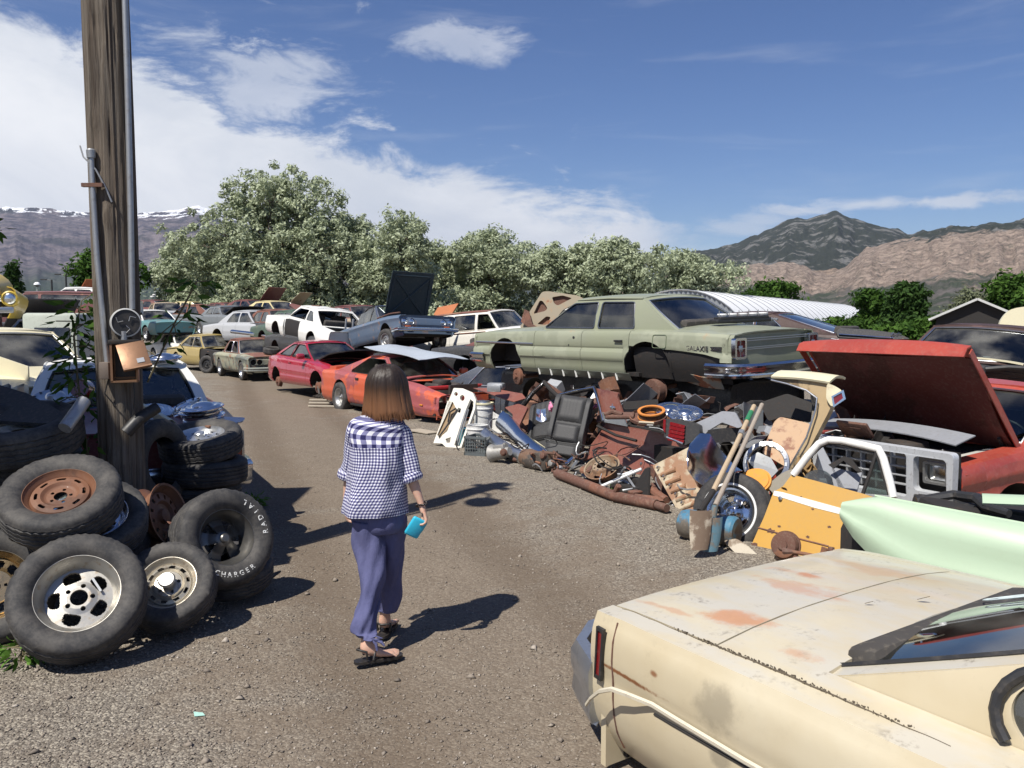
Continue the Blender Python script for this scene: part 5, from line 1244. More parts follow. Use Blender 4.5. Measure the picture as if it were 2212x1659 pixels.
for sg in (1, -1):
    MB().poly([(-2.40, .69), (-2.372, .69), (-2.355, .88), (-2.383, .88)], fn=lambda x, z, d, sg=sg: (x, sg*(c.pl(x)-.006-d), z), th=.012).build('side_marker', M_REDLENS, c.t, 0)
    MB().poly([(-2.41, .675), (-2.36, .675), (-2.343, .895), (-2.393, .895)], [[(-2.40, .69), (-2.372, .69), (-2.355, .88), (-2.383, .88)]], lambda x, z, d, sg=sg: (x, sg*(c.pl(x)-.002-d), z), .014).build('side_marker_frame', M_BLACK, c.t, 0)
    MB().tube([c.side(-2.30, z, sg, -.0015) for z in np.linspace(.40, .93, 8)], .0045, 5).build('wing_joint', M_RUST_BROWN, c.t)
    MB().tube([c.gside(-.74+.20*math.cos(R(a)), 1.085+.145*math.sin(R(a)), sg, -.02) for a in range(-40, 230, 15)], .017, 8).build('porthole_moulding', M_BLACK, c.t)
zt_ = lambda x: .565+.012*(x+2)
pts = [(-2.40, -.945, .575), (-2.36, -.955, .620), (-2.30, -.962, .672), (-2.23, -.958, .706), (-2.15, -.948, .712)]+[c.side(x, .704-.015*min(1, (x+2.1)*2), -1, -.010) for x in np.linspace(-2.05, -.6, 14)]
rows = []
for i, p in enumerate(pts):
    rows.append([(p[0], p[1]+.003, p[2]-.011), (p[0], p[1]-.007, p[2]-.007), (p[0], p[1]-.008, p[2]+.005), (p[0], p[1]+.002, p[2]+.010)])
MB().grid(rows, th=.004).build('peeling_side_strip', plain('cream_plastic_strip', (.56, .51, .40), .5, dirt=.3), c.t, 50)
MB().tube([c.side(x, .664, -1, -.002) for x in np.linspace(-2.05, -.6, 16)], .005, 5).build('painted_strip_shadow', M_DARK, c.t)  # dark tube stands in for the shade below the strip
mb = MB(); rs = np.random.RandomState(3)
MB().tube([Vector(c.top(x, -.903))+Vector((0, .002*math.sin(x*40), .0005)) for x in np.linspace(-2.38, -1.0, 40)], [.0012+.0035*max(0, 1-abs(x+1.55)/.55) for x in np.linspace(-2.38, -1.0, 40)], 5).build('gutter_grime', plain('dry_soil', (.10, .08, .055), .95), c.t, 0)
for i in range(500):   # dirt lodged in the gutter between deck and wing
    x = rs.uniform(-2.1, -1.1); q = -(.90+rs.uniform(-.010, .010)); p = c.top(x, q); s_ = rs.uniform(.0012, .004)
    if rs.rand() < .35+.65*(1-abs(x+1.6)/.5): mb.box((p[0], p[1], p[2]+.003), (s_*2, s_, s_*.7), (rs.rand(), rs.rand(), rs.rand()*3))
o = mb.build('lodged_dirt', plain('dry_soil', (.10, .08, .055), .95), c.t, 0); o['kind'] = 'stuff'
for k, (x, q, s_) in enumerate(((-1.62, .10, .028), (-1.46, -.42, .032), (-1.72, -.12, .02), (-1.3, .35, .02))):
    p = c.top(x, q); MB().poly(roundpoly([(0, 0), (s_, s_*.4), (s_*1.6, s_*1.1), (s_*.4, s_*.9)], .01), fn=lambda a_, b_, d, p=p: (p[0]+a_, p[1]+b_, p[2]+.006+a_*.5+d), th=.002).build('dry_leaf', plain('dead_leaf', (.12, .09, .05), .9), None, 0)
    lf = bpy.context.scene.objects[-1] if False else None
for o in [x for x in bpy.data.objects if x.name.startswith('dry_leaf')]:
    o.matrix_basis = FG.t.matrix_basis if False else (Matrix.Translation(FG.t.location) @ FG.t.rotation_euler.to_matrix().to_4x4())
    props(o, 'small dry leaf lying on the cream boot lid', 'leaf', 'dry leaves on the cream boot lid')
for o, l_ in zip([x for x in bpy.data.objects if x.name.startswith('dry_leaf')], ('middle of the cream boot lid', 'cream deck nearest the rear window corner', 'cream boot lid left of its middle', 'cream deck beside the far end of the rear window')): o['label'] = 'small dry leaf lying on the '+l_
mbk = MB()
for r0 in (.05, .028):
    pts = [FG.spt(-1, .30+r0*3.2*math.cos(R(a))*.5, .42+r0*5*math.sin(R(a))*.5, -.006) for a in range(0, 360, 15)]; mbk.tube(pts+[pts[0]], .003, 4, cap=False)
mbk.build('faded_round_sticker', plain('faded_sticker', (.45, .52, .52), .6), FG.t)
PRR = paint('orange_red_enamel', (0.36, 0.050, 0.028), 0.0, 0.38, (0.30, .045, .03), .4, .15, dust=.3, seed=14)
c = Car('pickup_truck', 'orange red vehicle with its big hood raised behind the wide silver grille', 'car', (4.99, 8.64, -.40), -149, PRR,
    xf=1.95, xr=-2.6, W=.95, zb=.35, axf=1.22, axr=-1.5, Ra=.42, za=.36, xc=.82, xw=.25, xt=-.6, xb=-.95, zr=1.47, wb=.80, wr=.66, bow=.12, rbow=.03,
    plan=[(-2.6, .96), (-1, 1), (1, 1), (1.95, .97)], prof=[(0, .05), (.1, .02), (.5, .0), (.6, .02), (.7, .02), (.78, .0), (.93, .02), (1, .05)], hood=False,
    zs=[(-2.6, .98), (.9, 1.02), (1.95, .96)], zc=[(-2.6, 1.0), (0, 1.05), (.9, 1.08), (1.95, 1.0)], doors=[.80, -.5], wins=[[(.74, 1.06), (.28, 1.38), (-.5, 1.40), (-.5, 1.06)]], flow=.5, rsteps=.1,
    fholes=[rrect(-.9, .6, .9, .93, .03)])
c.body(); c.greenhouse(); c.t.scale = (1.1, 1.1, 1.1)
rows = []
L = 1.12; PDK = paint('dark_red_hood_lining', (0.115, 0.022, 0.016), 0.0, 0.6, (0.07, .018, .012), .4, .1, dust=.3, coat=0)
hx = c.t
e = bpy.data.objects.new('hood', None); link(e); e.parent = c.t; e.matrix_basis = Matrix.Translation((.92, 0, 1.02)) @ Matrix.Rotation(R(-47), 4, 'Y')
def hp(a, q): w_ = .80-.015*a; return (a, q*w_, .05*(1-abs(q)**2.5)+.02*math.sin(a*2))
rows = [[hp(L*i/10, q) for q in (-1, -.97, -.9, -.6, -.3, 0, .3, .6, .9, .97, 1)] for i in range(11)]
MB().grid(rows, th=.012).build('outer_skin', PRR, e, 40)
rows = [[(p[0], p[1]*.96, p[2]-.035+(.03*math.sin(p[0]*5)*math.cos(p[1]*4))) for p in r] for r in rows[:10]]
MB().grid(rows, th=.010).build('lining', PDK, e, 50)
MB().grid([[(L, q*.785, .05*(1-abs(q)**2.5)+.018), (L+.025, q*.785, .04*(1-abs(q)**2.5)-.03), (L+.005, q*.785, -.10)] for q in np.linspace(-1, 1, 15)], th=.012).build('front_lip', PRR, e, 50)
for sg in (1, -1): MB().grid([[(a, sg*.80, .0), (a, sg*.805, -.055)] for a in np.linspace(0, L, 8)], th=.01).build('side_lip', PRR, e, 50)
for k in range(4): MB().box((L-.02, -.55+.27*k, .052+.01*(k % 2)), (.03, .05, .008), bev=.003).build('letter_stud', M_BLACK, e)
for sg in (1, -1): MB().tube([(.80, sg*.68, .98), (.98, sg*.70, 1.14), (1.12, sg*.70, 1.24)], .018, 6).tube([(.92, sg*.68, .95), (1.1, sg*.71, 1.1)], .014, 6).build('hood_hinge', M_DARK, c.t)
MB().grid([[(1.0+.9*f, sg_*(.62-.05*f), 1.0-.05*f-.12*g_) for g_ in (0, 1)] for f in (0, .3, .6, 1) for sg_ in (1,)], th=.012).build('inner_wing', M_SHEET_GREY, c.t)
MB().grid([[(1.0+.9*f, -(.62-.05*f), 1.0-.05*f-.12*g_) for g_ in (0, 1)] for f in (0, .3, .6, 1)], th=.012).build('inner_wing', M_SHEET_GREY, c.t)
MB().box((1.25, .66, .965), (.5, .16, .05), (0, .05, 0), bev=.02).build('grey_inner_panel', plain('primer_grey', (.42, .42, .38), .7), c.t)
RED = c
g_ = bpy.data.objects.new('grille', None); link(g_); g_.parent = c.t; g_.matrix_basis = Matrix.Translation((2.10, .22, .88)) @ Matrix.Rotation(R(4), 4, 'Y') @ Matrix.Diagonal((1, .80, .92, 1))
fy = lambda y, z, d: (-d*1.0, y, z)
GM = M_CHROME_DULL; GS = plain('silver_grille_plastic', (.40, .41, .42), .45, .4, dirt=.3)
MB().poly(roundpoly([(-.93, -.28), (.93, -.28), (.96, .24), (-.96, .24)], .05), [rrect(-.50, -.17, .50, .19, .03), rrect(.57, -.10, .89, .185, .04), rrect(.57, -.215, .89, -.13, .02), rrect(-.89, -.10, -.57, .185, .04), rrect(-.89, -.215, -.57, -.13, .02)], lambda y, z, d: (-d+.01*math.cos(y), y, z), .07).build('surround', plain('silver_surround', (.62, .64, .66), .42, .35, dirt=.35), g_)
for k in range(4): MB().box((-.03, 0, -.10+.075*k), (.03, 1.0, .014), bev=.004).build('bar', GS, g_)
for k in range(6): MB().box((-.045, -.42+.168*k, .01), (.05, .022, .36), bev=.004).build('upright', GS, g_)
MB().box((-.12, 0, 0), (.02, 1.75, .42)).build('backing', M_DARK, g_)
for sg in (1, -1):
    MB().box((-.035, sg*.745, .05), (.05, .19, .14), bev=.025).build('headlight', M_LAMPGLASS, g_); MB().poly(rrect(-.12, -.09, .12, .09, .02), [rrect(-.10, -.072, .10, .072, .02)], lambda y, z, d, sg=sg: (-.02-d, sg*.745+y, .05+z), .05).build('headlight_ring', M_ALU, g_)
MB().box((0, 0, 0), (.03, .36, .17), (0, 0, 0), bev=.01).box((.018, 0, .03), (.01, .2, .02)).build('licence_bracket', M_RUST_BROWN, g_).matrix_basis = Matrix.Translation((-.10, -.22, .30)) @ Matrix.Rotation(R(35), 4, 'Y')
MB().grid([[(-.16-.0*y, y, .26+.05*(1-abs(y/.8)**2)) , (-.42, y, .30+.04*(1-abs(y/.8)**2))] for y in np.linspace(-.8, .8, 11)], th=.01).build('radiator_shroud', M_SHEET_GREY, g_)
MB().tube([(-.2, -.5, .3), (-.3, -.7, .40), (-.5, -.75, .38), (-.8, -.6, .25)], .022, 8).build('hose', M_BLACK, c.t)
PNV = paint('slate_navy_paint', (.045, .055, .075), 0, .35, None, 0, .2, dust=.4)
c = Car('sedan', 'slate coloured low sedan squeezed between the red coupe and the green sedan', 'car', (.35, 16.2, -.30), -30, PNV,
    doors=[.85, -.12, -.95], wins=[[(.78, .93), (.28, 1.28), (-.10, 1.29), (-.10, .93)], [(-.17, .93), (-.17, 1.29), (-.66, 1.27), (-.95, .93)]], trim=M_CHROME_DULL, gm=M_GLASS_DARK, **{**MID, 'zr': 1.33})
c.body(); c.greenhouse()
PGY = paint('primer_grey_paint', (.155, .17, .18), .12, .5, None, 0, .1, (.2, .1, .06), dust=.2, seed=15)
def simple(name, label, loc, yaw, pm, roofm=None, base=MID, hoodang=0, cat='car', deck=True, group=None, wheels=True, gm=None, pitch=0, roll=0, **k):
    d = {**base, **k}
    c = Car(name, label, cat, loc, yaw, pm, pitch, roll, group, doors=[d['xc'], -.12, -.95], roofmat=roofm, rsteps=.25, sidesteps=6, gm=gm or M_GLASS_DUSTY, hoodang=hoodang, deck=deck,
        wins=[[(d['xc']-.07, d['zs'][2][1]+.04), (d['xw']+.03, d['zr']-.08), (-.10, d['zr']-.07), (-.10, d['zs'][2][1]+.04)], [(-.17, d['zs'][2][1]+.04), (-.17, d['zr']-.07), (d['xt']+.1, d['zr']-.09), (-.95, d['zs'][2][1]+.04)]], **d)
    c.body(); c.greenhouse()
    if wheels: c.wheels(Ro=.31, w=.18)
    return c
GB = 'wrecked cars in the back rows'
def back(label, u, v, Y, yaw, pm, roofm=None, name='wrecked_car', **k):
    """u,v: where the middle of the sill shows, Y: how far away"""
    q = P(u, v, Y); return simple(name, label, (q.x, q.y, q.z-.27), yaw, pm, roofm, group=GB, **k)
PYE = paint('pale_yellow_paint', (.62, .52, .26), .25, .5, None, 0, .1, dust=.3, seed=16); PTN = paint('tan_rusty_paint', (.38, .30, .20), .4, .6, None, 0, .1, dust=.4, seed=17)
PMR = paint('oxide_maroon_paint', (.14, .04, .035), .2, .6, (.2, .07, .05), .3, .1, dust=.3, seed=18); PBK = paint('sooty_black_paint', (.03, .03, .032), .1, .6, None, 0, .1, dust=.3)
PSL = paint('silver_paint', (.42, .43, .44), .1, .4, None, 0, .1, dust=.3, seed=19); PGN = paint('dark_green_paint', (.05, .09, .06), .2, .5, None, 0, .1, dust=.3, seed=21); PTQ = paint('turquoise_paint', (.10, .25, .26), .3, .5, None, 0, .1, dust=.3, seed=22)
PORG = paint('orange_paint', (.5, .13, .04), .1, .5, None, 0, .1, dust=.3, seed=23)
back('primer grey coupe facing left with a rust brown roof in the back row', 425, 707, 41, 155, PGY, PROOF)
c = back('small grey hatchback with black hood raised beside the primer grey coupe', 500, 712, 36, -50, PGY, hood=False, xf=2.1, xr=-1.95, zr=1.28)
o = c.lid(.97, 2.07, 'hood', mat_=M_BLACK, th=.03); o.matrix_basis = Matrix.Translation((1.0, 0, .93)) @ Matrix.Rotation(R(-20), 4, 'Y') @ Matrix.Translation((-1.0, 0, -.93))
back('silver clipped car lying in front of the grey hatchback', 560, 735, 31, -40, PSL, deck=True, wheels=False)
back('pale yellow wreck behind the white hardtop door', 597, 700, 40, -35, PYE, PYE)
back('rusty tan wreck on the skyline behind the grey coupe', 400, 690, 52, 170, PTN, PYE)
back('maroon wreck with a raised hood below the tallest tree', 545, 690, 47, -30, PMR, PMR, hoodang=50)
back('sooty black wreck behind the rusted small sedan', 610, 735, 30, -50, PBK, PROOF, wheels=False)
back('turquoise wreck half hidden behind the meter', 330, 722, 38, -45, PTQ, PW)
back('maroon wreck on the skyline right of the pole', 325, 688, 50, 160, PMR, PMR)
back('silver wreck on the skyline right of the pole', 360, 699, 44, -60, PSL, PTN, wheels=False)
back('dark green wreck behind the rusted small sedan roof', 660, 742, 27.5, -50, PGN, PGN, wheels=False)
back('tan wreck behind the blue convertible', 780, 726, 30, -50, PTN, PMR)
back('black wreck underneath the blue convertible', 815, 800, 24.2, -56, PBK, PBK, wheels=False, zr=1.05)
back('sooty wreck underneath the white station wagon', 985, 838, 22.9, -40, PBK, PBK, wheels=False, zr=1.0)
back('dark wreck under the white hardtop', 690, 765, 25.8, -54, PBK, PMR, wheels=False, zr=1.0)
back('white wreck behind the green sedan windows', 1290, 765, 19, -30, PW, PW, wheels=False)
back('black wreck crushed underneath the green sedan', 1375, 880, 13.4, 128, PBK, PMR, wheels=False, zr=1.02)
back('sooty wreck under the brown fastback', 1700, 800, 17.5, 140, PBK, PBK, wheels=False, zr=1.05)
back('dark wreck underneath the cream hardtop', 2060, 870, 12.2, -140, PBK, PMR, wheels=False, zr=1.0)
back('pale wreck without doors in the far left yard', 95, 690, 44, 170, PTN, PTN)
back('orange red wreck in the far left yard', 150, 692, 40, -20, PORG, PORG, hoodang=60)
c = back('white car with big wheel arches in the far left yard', 163, 680, 34, -160, PW, PW)
c = back('maroon station wagon behind the yellow truck', 92, 724, 24, -165, PMR, PMR, name='station_wagon', xt=-1.75, xb=-2.2, zr=1.5)
c = back('white hatchback left of the wooden pole facing the camera', 122, 800, 17.5, -75, PW, PW, name='hatchback')
c = back('silver grey sedan with black hood raised in the left yard', 18, 800, 19.5, -35, PSL, PBK, name='sedan', hood=False)
o = c.lid(.97, 2.47, 'hood', mat_=M_BLACK, th=.03); o.matrix_basis = Matrix.Translation((1.0, 0, .93)) @ Matrix.Rotation(R(-46), 4, 'Y') @ Matrix.Translation((-1.0, 0, -.93))
for y in (.42, .66, -.42, -.66): c.sidebox((2.52, y, .66), (.05, .2, .12), 'headlight', M_LAMPGLASS)
c = back('cream sedan at the left edge with its door frame leaning out', -8, 905, 10.2, -40, PCR, PCR, name='sedan')
MB().grid([[(P(0, 770, 8.8)+Vector((i*.16, -.1*i, -.15*j-.03*i))) for j in range(3)] for i in range(4)], th=.012).build('sheet_metal', PCR, None)
props(bpy.data.objects['sheet_metal'], 'cream body panel resting on the sedan at the left edge', 'body panel')
q = P(158, 760, 15.5); o = empty('van', (q.x-.02, 15.9, 0), (0, 0, R(4)), 'pale grey green van body just left of the wooden pole', 'van')
MB().box((0, 0, 1.18), (.95, 2.6, 1.65), bev=.07).build('body', plain('pale_grey_green', (.42, .45, .38), .5), o, 40)
MB().box((.05, -1.31, 1.5), (.6, .02, .5), bev=.01).build('rear_window', M_GLASS_DARK, o);
for x in (-.42, .42): MB().lathe([(.12, -.1), (.30, -.1), (.31, 0), (.30, .1), (.12, .1)], 24, M=axisM((x, -.7, .31), (1, 0, 0))).build('wheel', M_RUBBER, o)
PYT = paint('school_bus_yellow_paint', (.55, .38, .04), .12, .4, None, 0, .1, dust=.2)
q = P(31, 645, 16); o = empty('pickup_truck', (-10.55, 16.5, 0), (0, 0, R(-70)), 'rounded yellow old truck nose raised high at the left edge', 'pickup truck')
zb_ = q.z
for sg in (1, -1):
    MB().grid([[(.75-1.1*t, sg*(.62+.16*math.sin(math.pi*min(1, k/6))), zb_-.38+.62*math.sin(math.pi*.5*k/6)*(1-.2*t)) for k in range(7)] for t in np.linspace(0, 1, 6)], th=.02).build('wing', PYT, o, 50)
    MB().lathe([(.001, .05), (.08, .035), (.12, 0)][::-1], 24, M=axisM((.76, sg*.66, zb_), (1, 0, 0))).build('headlight', M_LAMPGLASS, o)
    MB().lathe([(.115, 0), (.125, .03), (.15, .015), (.16, -.10)], 24, M=axisM((.75, sg*.66, zb_), (1, 0, 0))).build('headlight_bezel', PYT, o)
MB().grid([[(.80-1.3*t, .50*math.cos(math.pi*k/10), zb_+.05+.42*math.sin(math.pi*k/10)+.12*t) for k in range(11)] for t in np.linspace(0, 1, 6)], th=.02).build('bonnet', PYT, o, 50)
MB().grid([[(.82, .44*math.cos(math.pi*k/10), zb_+.02+.36*f*math.sin(math.pi*k/10)) for k in range(11)] for f in (0, 1)], th=.01).build('dark_red_nose', PMR, o)
MB().box((.1, 0, zb_-.2), (1.2, 1.0, .3)).build('chassis', M_DARK, o); MB().box((.9, 0, zb_-.22), (.08, 1.5, .12), bev=.03).build('front_bumper', M_CHROME_DULL, o)
MB().box((-.3, -.2, (zb_-.35)/2), (1.0, .8, zb_-.3)).build('scrap_support', M_RUST_BROWN, o)
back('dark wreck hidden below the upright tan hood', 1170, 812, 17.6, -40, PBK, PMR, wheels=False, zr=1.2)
back('maroon wreck below the orange hood corner', 965, 785, 26, -35, PMR, PBK, wheels=False)
back('grey wreck on the skyline between grey coupe and white hardtop', 480, 694, 50, 150, PGY, PMR)
back('tan wreck on the skyline at the foot of the tallest tree', 600, 690, 52, -20, PTN, PTN, hoodang=45)
class Plane:
    """a flat working plane in the place: a point on it and its normal"""
    def __init__(s, p, n): s.p = Vector(p); s.n = Vector(n).normalized()
    def hit(s, u, v, off=0.0):
        r = ray(u, v); o = Vector((0, 0, CAM_H)); t = (s.p+s.n*off-o).dot(s.n)/r.dot(s.n); return o+r*t
    def basis(s):
        q = s.n.to_track_quat('Z', 'Y').to_matrix(); return q
def sheet(name, pts, pl, mat_, holes=(), th=.012, label=None, cat=None, group=None, parent=None, rnd=0.0, bend=None, smooth=25, step=0):
    """sheet metal piece cut to an outline and given its thickness, standing on a plane"""
    B = pl.basis(); Bi = B.transposed(); o0 = pl.p
    def loc(u, v): q = Bi @ (pl.hit(u, v)-o0); return (q.x, q.y)
    out = [loc(*p) for p in pts]; hl = [[loc(*p) for p in h] for h in holes]
    if rnd: out = roundpoly(out, rnd, 3); hl = [roundpoly(h, rnd*.7, 3) for h in hl]
    if step: out = [p[:2] for p in subdiv([p+(0,) for p in out], step)]
    bf = bend or (lambda x, y: 0.0)
    o = MB().poly(out, hl, lambda x, y, d: (x, y, bf(x, y)+d), th).build(name, mat_, parent, smooth)
    M = Matrix.Translation(o0) @ B.to_4x4()
    if parent is None: o.matrix_basis = M
    else: o.matrix_basis = parent.matrix_basis.inverted() @ M
    props(o, label, cat, group); return o
def thing(name, label, cat, p, group=None, M=None):
    e = empty(name, p, label=label, cat=cat, group=group)
    if M is not None: e.matrix_basis = M
    return e
def mbt(mb, name, mat_, label=None, cat=None, group=None, parent=None, M=None, smooth=35):
    o = mb.build(name, mat_, parent, smooth)
    if M is not None: o.matrix_basis = M
    return props(o, label, cat, group)
NR = Vector((-.84, -.50, 0)); AL = Vector((.458, -.889, 0)); UP = Vector((0, 0, 1))
def onG(u, v, dz=0.0): q = G(u, v); return Vector((q.x, q.y, gz(q.x, q.y)+dz))
pd = Plane(onG(950, 965), (-.45, -.85, .34)); Mw = pd
dn = thing('car_door', 'stripped white car door standing on edge with a bare brown board inside', 'car door', pd.p)
dn.matrix_basis = Matrix.Translation(pd.p)
PWD = paint('stripped_door_white', (.72, .70, .62), .1, .5, None, 0, .1, dust=.25, seed=31)
sheet('panel', [(980, 838), (1000, 839), (1021, 848), (1028, 864), (1026, 884), (993, 976), (962, 965), (955, 958), (936, 957)], pd, PWD,
    [[(1016, 862), (1023, 868), (1022, 882), (993, 964), (981, 962), (1004, 890)], circ(998.5, 859.5, 5.2, 14, 6.5), circ(985, 851, 4, 12, 4.5), [(990, 880), (996, 883), (994, 892), (986, 889)], [(962, 948), (974, 944), (972, 956), (965, 957)], [(967, 866), (978, 868), (985, 882), (982, 897), (972, 915), (966, 932), (950, 944), (944, 940)]], th=.05, parent=dn, rnd=.012)
pb = Plane(pd.p-pd.n*.03, pd.n)
sheet('board', [(973, 853), (984, 857), (990, 871), (988, 890), (972, 920), (948, 948), (941, 942)], pb, M_WOOD, th=.01, parent=dn, rnd=.02)
mb = MB();
for a in (((988, 884), (978, 900), (964, 922), (948, 944)), ((985, 882), (972, 890), (968, 912))): mb.tube([pd.hit(u, v, .015)-pd.p for u, v in a], .014, 6)
mbt(mb, 'wiring', M_BLACK, parent=dn)
mbt(MB().tube([pd.hit(1008, 885, .02)-pd.p, pd.hit(985, 962, .02)-pd.p], .014, 6).tube([pd.hit(1012, 884, .0)-pd.p, pd.hit(990, 963, .0)-pd.p], .01, 6), 'window_channel', M_STEELGREY, parent=dn)
def bucket(u, v, Y, r, h, label, lid=True, mat_=None):
    q = P(u, v, Y); M = Matrix.Translation(q)
    t = thing('bucket', label, 'bucket', q, 'white plastic buckets'); pm = plain('white_plastic', (.68, .68, .66), .4, dirt=.3)
    mbt(MB().lathe([(.001, 0), (r*.88, 0), (r*.90, .01), (r*.97, h*.8), (r*1.05, h*.8), (r*1.05, h*.84), (r*.98, h*.85), (r, h), (r*1.04, h), (r*.97, h*.97)], 36), 'tub', pm, parent=t)
    if lid: mbt(MB().lathe([(r*1.05, h-.01), (r*1.07, h+.005), (r*1.05, h+.02), (r*.95, h+.022), (r*.93, h+.008), (.001, h+.01)], 36), 'lid', plain('yellowed_plastic', (.66, .62, .42), .45), parent=t); mbt(MB().lathe([(r*.75, h+.012), (r*.7, h+.04), (.001, h+.055)], 30), 'chrome_cap', M_CHROME_DULL, parent=t)
    mbt(MB().tube([(r*1.03*math.cos(a), -r*1.03*math.sin(a)*1.0, h*.8-.10*math.sin(a)) for a in np.linspace(.1, math.pi-.1, 12)], .004, 5), 'wire_handle', M_STEELGREY, parent=t)
bucket(1044, 925, 12.3, .15, .37, 'upper white bucket with a yellowed lid behind the stripped door'); bucket(1031, 962, 11.9, .15, .30, 'lower open white bucket behind the stripped door', False)
mbt(MB().grid([[onG(1050, 945)+Vector((.1+.18*math.cos(a)*1.0, .1+.25*math.sin(a), .05+.30*f-.06*math.sin(a*2))) for f in (0, .5, 1)] for a in np.linspace(-.6, 2.9, 14)], th=.008), 'plastic_tray', plain('white_plastic', 0), 'curved white plastic guard lying over the crate', 'plastic guard')
mbt(MB().box((0, 0, .13), (.3, .3, .26), bev=.03), 'tub', plain('turquoise_plastic', (.05, .25, .30), .4), 'turquoise plastic tub behind the stripped door', 'tub', M=Matrix.Translation(onG(1010, 968)+Vector((-.05, .25, 0))))
q = onG(1037, 984); cr = thing('milk_crate', 'dark grey plastic milk crate beside the stripped door', 'crate', q, M=Matrix.Translation(q+Vector((.0, .1, 0))) @ Matrix.Rotation(R(-24), 4, 'Z'))
mcr = plain('grey_crate_plastic', (.10, .115, .12), .5)
for sx, sy, ln, rt in ((0, -.16, .34, 0), (0, .16, .34, 0), (-.16, 0, .34, 90), (.16, 0, .34, 90)):
    mb = MB(); Mz = Matrix.Translation((sx, sy, 0)) @ Matrix.Rotation(R(rt), 4, 'Z')
    for k in range(9): mb.box((-.15+.0375*k, 0, .13), (.009, .012, .24), M=Mz)
    for k in range(5): mb.box((0, .001, .05+.045*k), (.33, .012, .009), M=Mz)
    mb.box((0, 0, .25), (.34, .02, .03), M=Mz).box((0, 0, .02), (.34, .02, .04), M=Mz)
    o = mbt(mb, 'side_lattice', mcr, parent=cr); o['kind'] = 'stuff'
mbt(MB().box((0, 0, .012), (.33, .33, .02)), 'base', mcr, parent=cr)
def barprof(name, pts, h, mat_, label, cat='bumper', nrm=(-.8, -.5, .3), th=.006, depth=.05):
    """pressed metal bar that follows 3D points"""
    nrm = Vector(nrm).normalized(); rows = []
    for i, p in enumerate(pts):
        t = (Vector(pts[min(i+1, len(pts)-1)])-Vector(pts[max(0, i-1)])).normalized(); s = t.cross(nrm).normalized()
        hh = h[i] if isinstance(h, (list, tuple)) else h
        rows.append([Vector(p)+s*hh*a+nrm*depth*b for a, b in ((-.5, -.8), (-.48, .1), (-.3, .7), (0, .85), (.2, 1), (.38, .7), (.5, .0), (.5, -.8))])
    return mbt(MB().grid(rows, th=-th), name, mat_, label, cat, smooth=50)
barprof('bumper', [P(1044, 936, 11.6), P(1060, 950, 11.4), P(1095, 972, 10.9), P(1130, 990, 10.6), P(1150, 998, 10.5)], .17, M_CHROME_DULL, 'long dull grey bumper lying across the heap beside the crate')
barprof('bumper', [P(1080, 905, 11.7), P(1096, 918, 11.5), P(1118, 942, 11.1), P(1150, 968, 10.7), P(1185, 990, 10.3), P(1225, 1006, 10.0), P(1243, 990, 10.0)], [.26, .27, .20, .17, .16, .14, .10], M_CHROME, 'bright blue reflecting chrome bumper sloping down in front of the black seat')
barprof('trim_panel', [P(1125, 945, 11.3), P(1150, 958, 11.0), P(1185, 984, 10.6)], .10, PCR, 'cream painted strip tucked behind the chrome bumper', 'trim strip')
barprof('trim_panel', [P(1086, 958, 11.1), P(1112, 972, 10.9), P(1146, 990, 10.6)], .09, M_WHITE, 'white painted metal strip between the two bumpers', 'trim strip')
mg = plain('grey_cast_metal', (.28, .275, .26), .6, .4, dirt=.5, scale=16, bmp=.5)
q = onG(1080, 1006, .0); t = thing('gearbox', 'grey cast metal gearbox housing on the gravel', 'gearbox', q, M=Matrix.Translation(q+Vector((0, .15, .13))) @ Matrix.Rotation(R(-35), 4, 'Z') @ Matrix.Rotation(R(-12), 4, 'Y') @ Matrix.Scale(.8, 4))
mbt(MB().lathe([(.001, -.2), (.07, -.2), (.08, -.12), (.11, -.08), (.115, .08), (.15, .14), (.16, .16), (.155, .17), (.03, .17)], 24, M=axisM((0, 0, 0), (-1, 0, 0))).box((.03, 0, .05), (.22, .16, .16), bev=.02).box((.12, .0, .11), (.05, .06, .08), bev=.01), 'housing', mg, parent=t)
mbt(MB().lathe([(.001, 0), (.06, 0), (.06, .03), (.03, .04), (.03, .12), (.001, .12)], 20, M=axisM((.14, -.09, 0), (.5, -.85, 0))), 'output_shaft', M_RUST, parent=t)
for k in range(6):
    a = k*1.05; mbt(MB().lathe([(.001, .012), (.012, .012), (.012, 0)][::-1], 6, M=axisM((-.172, .135*math.cos(a), .135*math.sin(a)), (-1, 0, 0))), 'bolt', M_RUST_BROWN, parent=t)
mbt(MB().tube([onG(1108, 1003, .05), onG(1135, 1004, .04), onG(1150, 998, .05)], .025, 8).lathe([(.001, -.03), (.06, -.03), (.06, .03), (.001, .03)], 16, M=axisM(onG(1135, 1004, .06), (.3, -.6, .7))), 'drive_shaft', M_RUST, 'short rusty drive shaft between gearbox and engine piece', 'drive shaft')
q = onG(1160, 1026); t = thing('engine', 'greasy rust brown engine block with pipes on the gravel edge', 'engine', q, M=Matrix.Translation(q+Vector((0.05, .25, .11))) @ Matrix.Rotation(R(-50), 4, 'Z') @ Matrix.Scale(.8, 4))
meg = paint('greasy_rust', (.14, .075, .04), 0, .6, (.05, .045, .04), .5, .2, coat=.2, dust=.5)
mbt(MB().lathe([(.001, -.24), (.12, -.24), (.15, -.2), (.155, .05), (.13, .1), (.13, .16), (.001, .16)], 24, M=axisM((-.22, 0, 0), (-1, 0, .1))).box((.1, 0, .02), (.3, .26, .26), bev=.03), 'block', meg, parent=t)
mb = MB(); rs = np.random.RandomState(5)
